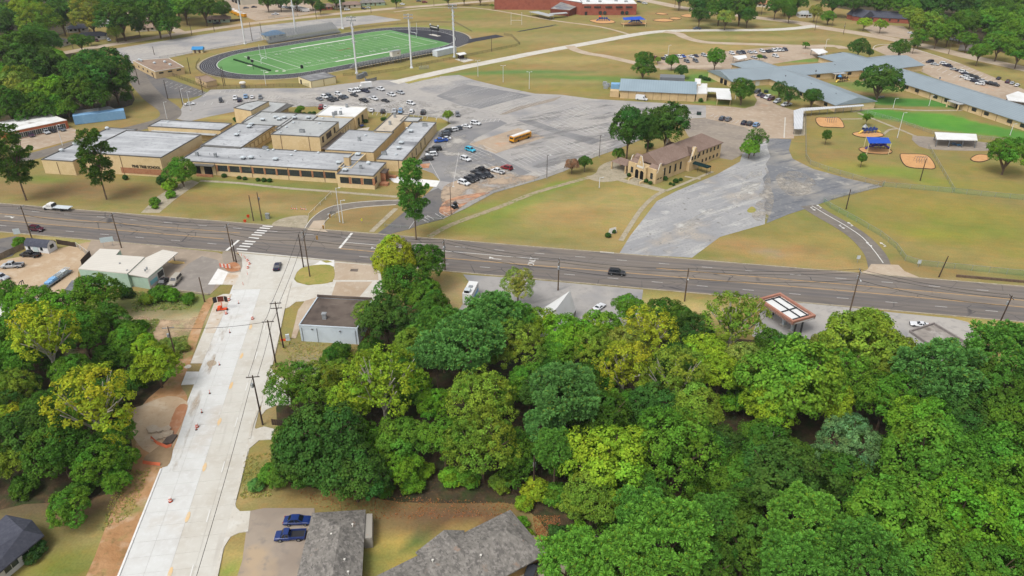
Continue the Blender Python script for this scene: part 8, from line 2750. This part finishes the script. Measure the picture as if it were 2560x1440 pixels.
ASP = {'round': .9,'tall': 1.3,'spread': .66,'sparse': 1.0,'fine': .95,'pine': 1.0,'talpine': 1.7,'bush': .8,'ball': 1.0}
COLS = {'dk': (68,100,34),'dk2': (62,94,38),'md': (82,120,38),'br': (94,136,38),'yg': (118,146,40),'ye': (138,149,40),'ol': (106,130,44),'bn': (116,122,50),'bl': (88,118,72),'pg': (80,124,48),'pb': (84,128,62),'pl': (96,144,52),'hg': (54,84,38),'rd': (134,106,80),'lg': (100,136,42),'gy': (122,138,60),'or': (148,146,44)}
CW = {'dk': 'dark green','dk2': 'deep green','md': 'mid green','br': 'bright green','yg': 'yellow green','ye': 'yellow','ol': 'olive green','bn': 'brownish','bl': 'bluish green','pg': 'fresh green','pb': 'blue green','pl': 'light green','hg': 'dark hedge green','rd': 'reddish','lg': 'lime green','gy': 'greyish green','or': 'orange tinged'}
KW = {'round': 'round crowned tree','tall': 'tall oval tree','spread': 'wide spreading tree','sparse': 'thin leaved tree with pale limbs','fine': 'feathery tree','pine': 'pine with tufted crown','talpine': 'tall pine','bush': 'bush','ball': 'clipped round shrub'}
NMK = {'round': 'broadleaf_tree','tall': 'broadleaf_tree','spread': 'broadleaf_tree','sparse': 'sycamore_tree','fine': 'broadleaf_tree','pine': 'pine_tree','talpine': 'pine_tree','bush': 'bush','ball': 'round_shrub'}
KB = 1.6
placed = []
LMK = [(1178,742,'the cold box trailer'),(1405,790,'the steep white gable roof'),(1970,830,'the filling station canopy'),(2350,880,'the stained flat roof'),(830,850,'the grey block building'),(850,1360,'the house with blue cars'),(1180,1370,'the long grey shingle house'),(1312,1400,'the small white shed'),(690,1060,'the driveway island pole'),(300,700,'the green repair shop'),(30,1400,'the dark blue shingle roof'),(400,1090,'the broken slabs'),(20,780,'the white roofed shed'),(440,893,'the sandy yard pole')]
LMK = [(G(a,c),n_) for a,c,n_ in LMK]
def near(x,y,where):
 p = Vector((x,y,0))
 d,n_ = min(((p - q).length,n_) for q,n_ in LMK)
 if d < 30: return 'near ' + n_
 return 'deep ' + where if where.startswith('in the wood') else where
def put_tree(kind,x,y,r,zc,colr,where,white=False,label=None,sq=1.0):
 i = R.randrange(len(PROTO[kind]))
 shrub = kind in ('bush','ball')
 lb = label or '%s %s %s' % (CW[colr],KW[kind],near(x,y,where) if where in ('in the wood south of the highway','in the trees west of the concrete street','at the edge of the wood') else where)
 t = thing(NMK[kind],lb,'shrub' if shrub else 'tree',(x,y,0),R.uniform(0,6.28),('shrubs ' if shrub else 'trees ') + where)
 c = link(PROTO[kind][i],'crown',t,(0,0,zc))
 s = r * R.uniform(.96,1.06)
 c.scale = (s,s,s * R.uniform(.92,1.08) * sq)
 base = COLS[colr]
 j = R.uniform(.9,1.1)
 c.color = tuple(min(1,v * j * KB * R.uniform(.96,1.04)) for v in C(*base)[:3]) + (1,)
 if not shrub:
  q = link(TKW if white else TK,'trunk',t)
  q.scale = (max(2.2,r * .95),max(2.2,r * .95),max(.5,zc - r * ASP[kind] * .45))
  lm = LIMB['tp'] if kind == 'talpine' else (LIMB['p'] if kind == 'pine' else (LIMB['w'] if white else LIMB['b']))
  q = link(lm[R.randrange(len(lm))],'limbs',t,(0,0,zc))
  q.scale = (r,r,r)
 placed.append((x,y,r))
 return t
def tree(kind,px,py,rpx,colr,where,base=None,white=False,label=None,sq=1.0):
 """px, py, rpx: where the photo shows the crown; base: clear stem height below it"""
 if base is None:
  base = {'pine': 7.0,'talpine': 7.0,'bush': 0.0,'ball': 0.0,'sparse': 4.5,'spread': 3.5}.get(kind,4.0)
 zc = base + 4.0
 for _ in range(4):
  p = G(px,py,zc)
  r = rpx * (1.0 if py < 900 and px > 900 else 1.04) / scale_at(p)
  zc = base + r * ASP[kind] * sq * (.92 if kind not in ('bush','ball') else .55)
 return put_tree(kind,p.x,p.y,r,zc,colr,where,white,label,sq)
WD = 'in the wood south of the highway'
for a in [('tall',985,655,58,'ye',3),('round',1066,655,52,'dk',4),('round',1010,718,66,'dk',3),('round',965,800,66,'dk2',3),('fine',925,785,40,'ol',3),('round',1060,740,50,'md',3),('tall',1085,775,46,'dk',3),
          ('pine',1165,862,88,'pb',None),('pine',1105,822,60,'pg',None),('pine',1232,792,66,'pb',None),('pine',1285,800,50,'pg',None),('pine',1200,800,50,'dk2',None),('pine',1090,880,60,'pb',None),
          ('round',1340,815,54,'yg',None),('fine',1290,868,72,'ol',None),('round',1425,845,70,'br',None),('round',1505,828,56,'lg',None),('round',1572,772,46,'md',None),('round',1660,790,50,'dk',None),
          ('round',1700,800,44,'dk',None),('fine',1562,868,60,'bn',None),('sparse',1622,832,74,'ye',None),('sparse',1836,800,86,'ol',None),('round',1762,880,58,'yg',None),('sparse',1690,948,88,'ol',None),('sparse',1560,925,76,'ye',None),
          ('round',1800,935,62,'yg',None),('fine',1850,905,52,'gy',None),('round',1780,900,30,'or',None),('fine',1480,880,60,'ol',None),('round',1400,880,52,'md',None),
          ('sparse',955,958,104,'yg',None),('round',875,1005,60,'yg',None),('fine',735,968,66,'md',1.5),('fine',790,965,60,'ol',2),('tall',835,900,36,'dk',1),('round',805,1125,108,'dk2',1.5),('round',885,1185,84,'dk2',1.5),('fine',745,1110,66,'dk',1),('round',740,1180,56,'dk',.5),
          ('round',1085,1010,46,'br',None),('round',1000,1100,62,'md',2),('round',1010,1170,46,'br',1),('fine',1205,1005,84,'ol',None),('fine',1205,1115,92,'ol',2.5),('round',1110,1100,56,'md',None),('round',1325,960,54,'md',None),('pine',1412,985,76,'pb',10),('pine',1360,1065,46,'pb',6),
          ('round',1500,1042,78,'dk',None),('round',1632,1020,66,'dk2',None),('round',1520,1160,100,'yg',None),('fine',1690,1130,104,'md',None),('pine',1388,1128,52,'pg',None),('round',1480,1245,70,'ol',None),('pine',1605,1290,62,'pg',None),('pine',1668,1345,96,'pl',None),('pine',1785,1295,56,'pg',None),
          ('pine',1565,1410,86,'pl',None),('pine',1440,1410,84,'pl',5),('round',1960,1205,110,'dk2',None),('round',1835,1200,66,'md',None),('round',1870,1350,84,'dk',None),('pine',2010,1298,80,'pl',9),('fine',2120,1118,76,'bl',None),('round',1985,955,118,'lg',None),('round',2075,1005,66,'yg',None),('round',1925,1010,66,'yg',None),
          ('round',2150,862,100,'ol',None),('round',2225,900,76,'ol',None),('round',2180,815,50,'yg',None),('fine',2110,935,70,'md',None),('round',2215,1000,74,'md',None),('pine',2355,938,90,'pb',6),('pine',2290,975,56,'pb',5),('pine',2510,885,88,'pg',6),('round',2470,980,90,'dk',None),('round',2300,1070,84,'br',None),
          ('round',2395,1070,74,'dk2',None),('round',2325,1160,112,'md',None),('round',2240,1300,120,'md',None),('round',2400,1290,116,'br',None),('round',2495,1160,92,'md',None),('round',2530,1310,96,'br',None),('pine',2150,1400,90,'pg',None),('round',2310,1415,100,'md',None),('round',2450,1420,96,'md',None),('pine',1990,1425,84,'pg',None),('round',1760,1420,80,'dk',None),
          ('round',2050,1370,60,'dk',None),('round',2540,1050,70,'md',None),('round',1910,1110,60,'dk',None),('bush',2050,865,36,'bn',0),('round',1990,880,40,'dk',1),('fine',1295,712,44,'gy',3.0)]:
 tree(a[0],a[1],a[2],a[3],a[4],WD,a[5],white=a[0] == 'sparse')
for a in [(690,1190,44,'md'),(1130,1195,34,'br'),(1035,1215,32,'br'),(1340,1232,40,'ye'),(1310,1260,26,'yg'),(960,1225,30,'dk'),(1390,1240,40,'md'),(640,1215,22,'pb'),(1060,1180,30,'yg'),(1175,1200,30,'md'),(1250,1210,30,'ol'),(1405,1360,52,'hg'),(1318,1340,22,'yg'),(1305,1310,20,'br'),(930,880,40,'dk'),(850,880,30,'dk'),(1440,1270,40,'ol')]:
 tree('bush',a[0],a[1],a[2],a[3],'at the edge of the wood')
LWD = 'in the trees west of the concrete street'
for a in [('round',240,735,56,'md',2),('round',75,770,58,'br',2),('round',150,770,50,'br',2),('round',205,830,64,'md',2),('sparse',112,848,78,'ye',6),('round',320,850,50,'md',1),('round',270,800,50,'dk',1.5),('round',390,915,58,'yg',1.5),('tall',365,870,32,'yg',2),('sparse',235,1010,104,'ye',4),('round',40,900,60,'md',2),('round',20,830,50,'md',2),('round',60,1090,76,'dk2',2),('round',150,1130,76,'dk',1.5),('fine',40,970,50,'ol',2),('round',245,1160,62,'md',1),('round',285,1205,36,'md',.5),('round',15,1050,40,'ye',2),('round',172,1272,50,'md',.6),('round',10,1160,50,'ol',2),('round',292,1085,44,'md',2),('sparse',285,1120,36,'ye',2),('round',310,1150,36,'md',1),('round',180,930,50,'md',2),('bush',60,1220,36,'dk',0),('bush',200,1230,34,'dk',0),('bush',270,900,40,'dk',0),('round',10,740,40,'md',2)]:
 tree(a[0],a[1],a[2],a[3],a[4],LWD,a[5],white=a[0] == 'sparse')
for a in [(315,735,20,'hg'),(345,820,24,'md'),(400,735,30,'md'),(430,742,22,'br'),(470,748,20,'md'),(370,750,22,'ol'),(50,605,16,'md'),(42,612,12,'br'),(95,1372,24,'hg'),(80,1395,22,'hg'),(420,865,22,'gy'),(455,870,18,'gy'),(350,838,18,'br'),(300,815,20,'lg')]:
 tree('bush',a[0],a[1],a[2],a[3],'on rough ground west of the concrete street')
# single trees of the two campuses
SC = 'on the school lawn'
tree('talpine',236,392,38,'dk',SC,8,label='tall pine standing before the gym wall',sq=.9)
tree('talpine',26,385,42,'dk',SC,9,label='tall pine at the far west of the school lawn',sq=.85)
tree('talpine',1032,474,38,'pg',SC,8.5,label='tall straight pine beside the pale entrance pad',sq=1.15)
tree('round',452,432,36,'md',SC,.8,label='dense round tree at the school main entrance')
tree('bush',424,466,20,'yg',SC); tree('bush',405,452,14,'hg',SC); tree('bush',388,506,14,'md',SC); tree('bush',428,488,13,'br',SC); tree('bush',388,518,9,'lg',SC); tree('ball',313,444,9,'hg',SC)
for x,y,r in ((560,439,9),(598,444,8),(612,446,8),(645,449,8),(660,450,9),(674,451,9),(900,306,9),(914,303,9),(905,299,8),(882,315,8),(893,312,9),(873,330,6),(870,342,6),(957,298,8),(962,297,8),(1033,396,8),(760,284,7),(775,283,7),(785,282,7),(587,297,7),(590,301,7)):
 tree('ball',x,y,r,'hg','against the school walls',sq=.8)
tree('round',752,272,10,'md',SC,1.2,label='little tree in the planted bed behind the school'); tree('bush',745,279,9,'md',SC)
tree('round',1120,288,15,'ol',SC,1.8,label='young tree on the dry grass triangle by the lot')
CH = 'around the church'
tree('tall',1572,325,52,'dk2',CH,5,label='tall dark oak, western one of the church pair')
tree('tall',1622,330,40,'dk2',CH,5,label='dark oak squeezed between the church oak pair')
tree('round',1668,312,58,'dk2',CH,7,label='biggest dark oak behind the church')
tree('round',1546,385,17,'md',CH,1.5,label='small bright tree beside the church carport')
tree('bush',1622,366,12,'hg',CH)
tree('round',1430,413,19,'rd',CH,1.2,label='reddish crape myrtle at the lot corner'); tree('round',1462,406,19,'dk',CH,1.4,label='dark crape myrtle next to the reddish one')
tree('sparse',1892,345,30,'dk',CH,3,label='half bare dark tree at the edge of the gravel lot'); tree('round',1875,372,24,'lg',CH,.8,label='bright lime green tree below the half bare one')
for x,y,r in ((1572,437,8),(1615,452,9),(1626,457,8),(1663,446,9),(1690,452,10),(1702,449,7),(1676,459,6),(1684,461,6),(1520,588,11),(1534,579,9)):
 tree('ball',x,y,r,'hg','beside the church',sq=.9)
GSC = 'around the grade school'
for a in (('spread',2203,202,52,'dk2',3,'huge dark live oak in the grade school court'),('round',1857,226,32,'dk',2,'dense round tree by the white porch roof'),('round',1610,150,23,'dk',2.5,'upper one of two stacked round trees by the metal gym'),('round',1609,172,27,'dk',1.5,'lower one of two stacked round trees by the metal gym'),('round',1789,146,25,'md',3,'round tree in front of the north parking row'),
          ('round',1680,153,17,'md',2,'small tree between the metal gym and north parking'),('round',1704,178,18,'dk2',.8,'low dark tree behind the metal gym'),('fine',1950,222,22,'dk2',1.5,'dark tree by the parked purple sedan'),('fine',1974,238,24,'dk2',1.5,'dark tree above the white pickup'),('round',2032,243,26,'dk2',1.5,'dark tree at the gable end of the grade school'),
          ('round',2148,120,24,'dk2',2,'dark tree north of the grade school'),('tall',2175,132,10,'dk2',1,'small narrow dark tree north of the grade school'),('round',2250,122,24,'dk',1.5,'round tree at the drop-off bend'),('round',2287,110,14,'dk',3,'small tree on the bright drop-off lawn'),('round',2522,385,50,'md',2,'broad mid green oak at the playground edge'),
          ('round',2168,294,12,'md',2,'young tree beside the playground path'),('tall',2067,340,14,'dk',1,'young pointed tree west of the play sets'),('tall',2156,396,13,'dk',1.2,'young tree with a chip ring below the blue sail'),('spread',2015,112,9,'md',1,'tiny tree at the corner of the north lot'),('round',1645,150,8,'ol',.5,'bush like tree by the red car'),
          ('round',1899,142,8,'md',1,'little tree between cars north of the grade school'),
          ('spread',2162,56,16,'yg',3,'yellow green tree at the red church drive'),('spread',2203,62,16,'yg',3,'yellow green tree right of the red church drive'),('round',2072,43,19,'md',1,'round bright tree on the main street'),('tall',2038,30,17,'bn',1.5,'brown tinged tree on the main street'),('round',1800,200 - 190,10,'dk',2,'dark tree top behind the northern group')):
 tree(a[0],a[1],a[2],a[3],a[4],GSC,a[5],label=a[6])
for x,y,r in ((1762,197,8),(1772,199,7),(1752,193,6),(1752,252,7)):
 tree('bush',x,y,r,'hg','beside the grade school')
NTH = 'along the northern street'
for a in [('round',1752,15,32,'dk2'),('round',1750,38,26,'dk2'),('round',1800,22,36,'dk'),('round',1852,22,38,'dk'),('round',1815,44,24,'gy'),('round',1870,40,22,'dk'),('round',1940,18,24,'dk'),('round',1965,10,24,'md'),('round',1975,30,20,'dk'),('round',1890,2,26,'dk2'),('round',1700,-6,26,'dk2'),('round',1995,5,26,'dk')]:
 tree(a[0],a[1],a[2],a[3],a[4],NTH,3)
NEW = 'in the eastern forest'
for a in [('round',2318,62,40,'ol'),('round',2345,88,26,'md'),('round',2375,80,30,'md'),('round',2300,92,22,'md'),('round',2410,60,44,'dk'),('round',2480,60,46,'md'),('round',2540,80,44,'md'),('round',2500,110,36,'md'),('round',2450,130,26,'md'),('round',2550,130,34,'md'),('round',2490,20,44,'dk'),('round',2400,10,44,'dk2'),('round',2330,10,40,'dk2'),('round',2260,12,36,'md'),('round',2200,8,34,'dk'),('round',2140,8,34,'dk2'),('round',2085,6,30,'dk2'),('round',2550,20,40,'md'),('round',2280,40,26,'ol'),('round',2420,100,24,'md')]:
 tree(a[0],a[1],a[2],a[3],a[4],NEW,3)
NWW = 'in the north-western woods'
for a in [('round',250,185,78,'dk2',3),('round',215,235,56,'dk',2),('round',285,215,44,'dk',2),('round',95,170,62,'dk2',4),('round',140,235,52,'br',2),('round',185,185,34,'yg',2),('round',140,150,30,'lg',2),('round',40,225,44,'gy',3),('fine',55,210,46,'ol',3),('fine',80,240,40,'ol',3),('round',15,200,50,'md',3),('round',20,265,50,'dk',1),('pine',90,100,34,'pg',4),('pine',125,105,26,'pg',4),('pine',75,130,40,'dk',4),('round',30,130,50,'dk',4),('fine',95,55,48,'ol',4),('round',60,30,36,'yg',3),('fine',225,40,46,'bn',3),('round',300,45,52,'dk',3),('round',390,40,46,'dk',4),('round',420,62,28,'dk',3),('round',150,40,44,'dk2',3),('round',10,60,44,'dk2',3),('round',460,20,36,'md',3),('round',510,22,36,'dk',3),('round',555,25,24,'dk',2),('tall',288,78,20,'ol',1),('round',200,105,22,'dk',1),('round',225,100,12,'dk',1),('tall',345,68,16,'dk',1),('round',168,270,28,'md',2),('round',70,300 - 20,34,'dk',0.5),('round',315,245,14,'dk',1),('round',110,268,40,'dk',.5),('round',440,5,40,'dk2',3),('round',350,8,40,'dk2',3)]:
 tree(a[0],a[1],a[2],a[3],a[4],NWW,a[5])
for a in [('round',668,4,22,'dk'),('round',700,3,22,'dk2'),('round',740,2,22,'dk'),('round',780,2,20,'dk'),('round',800,18,14,'dk2'),('round',840,2,18,'dk'),('round',990,2,14,'dk'),('round',1120,-4,16,'dk'),('round',1160,-6,16,'md'),('round',1200,-8,18,'dk'),('round',1230,14,5,'ol')]:
 tree(a[0],a[1],a[2],a[3],a[4],'behind the fleet yard',2)
# fill the woods between the trees picked out above
def inside(p,poly):
 c = False
 n = len(poly)
 for i in range(n):
  a,b_ = poly[i],poly[i - 1]
  if (a.y > p[1]) != (b_.y > p[1]) and p[0] < (b_.x - a.x) * (p[1] - a.y) / (b_.y - a.y) + a.x:
   c = not c
 return c
def fill(poly_px,n,rr,kinds,cols,where,zb,dens=.62):
 P = Gs(poly_px)
 x0,x1 = min(p.x for p in P),max(p.x for p in P)
 y0,y1 = min(p.y for p in P),max(p.y for p in P)
 got = 0
 for _ in range(n * 40):
  if got >= n: break
  p = (R.uniform(x0,x1),R.uniform(y0,y1))
  if not inside(p,P): continue
  r = R.uniform(*rr)
  if any((p[0] - q[0]) ** 2 + (p[1] - q[1]) ** 2 < (dens * (r + q[2])) ** 2 for q in placed): continue
  k = R.choice(kinds)
  z = R.uniform(*zb)
  put_tree(k,p[0],p[1],r,z + r * ASP[k] * .8,R.choice(cols),where)
  got += 1
 return got
WOODF = [(735,1010),(752,1190),(800,1215),(1000,1235),(1260,1235),(1390,1290),(1450,1480),(1560,1720),(2900,1800),(2900,1010),(2560,1010),(2440,985),(2250,975),(2070,940),(1950,945),(1760,905),(1600,900),(1300,905),(1110,870),(1000,860),(950,900),(880,960),(800,990)]
fill(WOODF,52,(3.8,5.6),['round','round','fine','tall'],['dk','dk','dk2','md','ol'],WD,(2.5,5),.60)
LW2 = [(-60,830),(70,830),(190,800),(290,810),(330,870),(400,950),(330,1040),(320,1170),(250,1225),(60,1240),(-120,1240)]
fill(LW2,14,(2.8,4.2),['round','fine'],['dk','dk2','md'],LWD,(1.5,3),.55)
def mass(name,jobs):
 """far-off or closed wood that reads as one mass: one object of many joined crowns"""
 Qs,Ts = [],[]
 for poly_px,n,rr,cols,zb,dens in jobs:
  P = Gs(poly_px)
  x0,x1 = min(p.x for p in P),max(p.x for p in P); y0,y1 = min(p.y for p in P),max(p.y for p in P)
  got = 0
  for _ in range(n * 40):
   if got >= n: break
   p = (R.uniform(x0,x1),R.uniform(y0,y1))
   if not inside(p,P): continue
   r = R.uniform(*rr)
   if any((p[0] - q[0]) ** 2 + (p[1] - q[1]) ** 2 < (dens * (r + q[2])) ** 2 for q in placed): continue
   placed.append((p[0],p[1],r)); got += 1
   Q,T = FARC[R.randrange(3)]
   a = R.uniform(0,6.28); ca,sa = math.cos(a),math.sin(a)
   M = np.array([[ca,-sa,0],[sa,ca,0],[0,0,1]]) * r
   Qs.append(Q @ M.T + np.array([p[0],p[1],R.uniform(*zb) + r * .8]))
   c = np.array(C(*COLS[R.choice(cols)])[:3]) * KB * R.uniform(.85,1.15)
   Ts.append(T * c)
 o = link(mesh_from_quads(name,np.concatenate(Qs),np.concatenate(Ts),m_leaf),name)
 o.color = (1,1,1,1)
 return tag(o,kind='stuff')
mass('undergrowth',[(WOODF,190,(1.8,3.4),['dk','md','md','br'],(.2,2.5),.42),(LW2,50,(1.6,2.8),['dk','dk2','md'],(.2,1.2),.5)])
mass('distant_woods',[([(-220,170),(150,150),(290,185),(318,235),(315,262),(210,285),(120,305),(-240,330)],40,(3.5,6),['dk','dk2','md','ol'],(2,5),.55),
 ([(-300,20),(560,-30),(540,40),(400,72),(340,70),(250,70),(150,100),(140,150),(-260,160)],150,(4.5,7.5),['dk','md','md','ol','dk','bn'],(3,6),.46),
 ([(2060,20),(2120,34),(2250,46),(2330,80),(2440,110),(2580,160),(2800,215),(3000,150),(2700,-40),(2050,-40)],230,(4.5,7.5),['dk','md','md','dk'],(3,6),.44),
 ([(1640,-10),(2050,20),(2060,-40),(1600,-45)],30,(5,7.5),['dk','dk2','md'],(3,5),.6),
 ([(640,-14),(760,-2),(1240,-14),(1260,-45),(600,-45)],34,(5,7.5),['dk','dk2','md'],(3,5),.6)])
# rough weeds on the yard beside the repair shop and thin tufts along the dirt: uncountable stuff
def weeds(name,polys,n,size,colr):
 rng = np.random.default_rng(99)
 PS = []
 for poly in polys:
  P = Gs(poly)
  x0,x1 = min(p.x for p in P),max(p.x for p in P); y0,y1 = min(p.y for p in P),max(p.y for p in P)
  k = 0
  while k < n:
   p = (rng.uniform(x0,x1),rng.uniform(y0,y1))
   if inside(p,P): PS.append((p[0],p[1],0)); k += 1
 PS = np.array(PS)
 m_ = 9
 P = np.repeat(PS,m_,0)
 d = unit(rng.normal(0,1,P.shape) + np.array([0,0,1.0])); d[:,2] = np.abs(d[:,2])
 sc_ = np.repeat(rng.uniform(.4,1.3,len(PS)) ** 1.5,m_)[:,None]
 P = P + d * size * sc_ * rng.uniform(.3,1,(len(P),1))
 Q = leaves(P,d,size * .8,rng)
 t = np.ones((len(P),3)) * np.repeat(rng.uniform(.75,1.25,len(PS)),m_)[:,None]
 t[:,0] *= np.repeat(rng.uniform(.85,1.35,len(PS)),m_)
 o = link(mesh_from_quads(name,Q,t,m_leaf),name)
 o.color = tuple(min(1,v * 1.5) for v in C(*colr)[:3]) + (1,)
 return tag(o,kind='stuff')
weeds('weeds',[[(330,728),(500,742),(470,775),(330,780)],[(400,850),(470,840),(455,900),(410,900)],[(300,800),(400,800),(380,840),(300,830)]],700,.35,(128,146,78))
weeds('weeds',[[(690,850),(900,868),(880,910),(740,920)],[(610,1140),(700,1130),(680,1240),(600,1250)],[(300,1180),(380,1170),(330,1290),(250,1330)]],500,.28,(150,150,84))
weeds('fallen_leaves',[[(740,1225),(1290,1258),(1280,1290),(930,1300),(800,1270)],[(1330,1290),(1400,1290),(1400,1380),(1350,1380)]],900,.18,(150,110,70))
# dead limbs standing out of the wood
for x,y,h in ((2275,1075,12),(1935,1080,11),(880,930,8),(900,925,9)):
 p = G(x,y,h)
 t = thing('dead_tree','bare pale dead tree poking through the wood','tree',(p.x,p.y,0),R.uniform(0,6),'dead trees in the wood')
 PT(t,'trunk',m_barkw,(0,0,0),(0,0,h),.16,.08,6)
 for i in range(5):
  a = i * 1.3; k = MB(); k.tube((0,0,h * (.6 + .07 * i)),(1.3 * math.cos(a),1.3 * math.sin(a),h * (.6 + .07 * i) + 2.2),.06,.02,5); k.build('limb',m_barkw,t,world=False)
for x,y,dx,dy in ((1395,1330,3,-6),(1430,1320,7,-4)):
 p = G(x,y); k = MB(); k.tube((p.x,p.y,.2),(p.x + dx,p.y + dy,.5),.14,.06,6); k.tube((p.x + dx * .5,p.y + dy * .5,.35),(p.x + dx * .7 + 1,p.y + dy * .6 + .6,.9),.05,.02,5)
 tag(k.build('fallen_branch',m_barkw),'pale fallen branch on the leaf litter by the white shed','branch','fallen branches by the white shed')
# ------------------------------------------------------------------ thin haze over the far half
hz = MB(); hz.box((0,420,-1.0),(2400,1500,103.0))
m,nt,b = newmat('haze_air')
for n_ in list(nt.nodes):
 if n_.type != 'OUTPUT_MATERIAL': nt.nodes.remove(n_)
pv = nt.nodes.new('ShaderNodeVolumePrincipled')
pv.inputs['Color'].default_value = (.86,.9,.95,1)
pv.inputs['Density'].default_value = HAZE
nt.links.new(pv.outputs[0],[n_ for n_ in nt.nodes if n_.type == 'OUTPUT_MATERIAL'][0].inputs['Volume'])
if HAZE > 0: tag(hz.build('haze',m),kind='stuff')
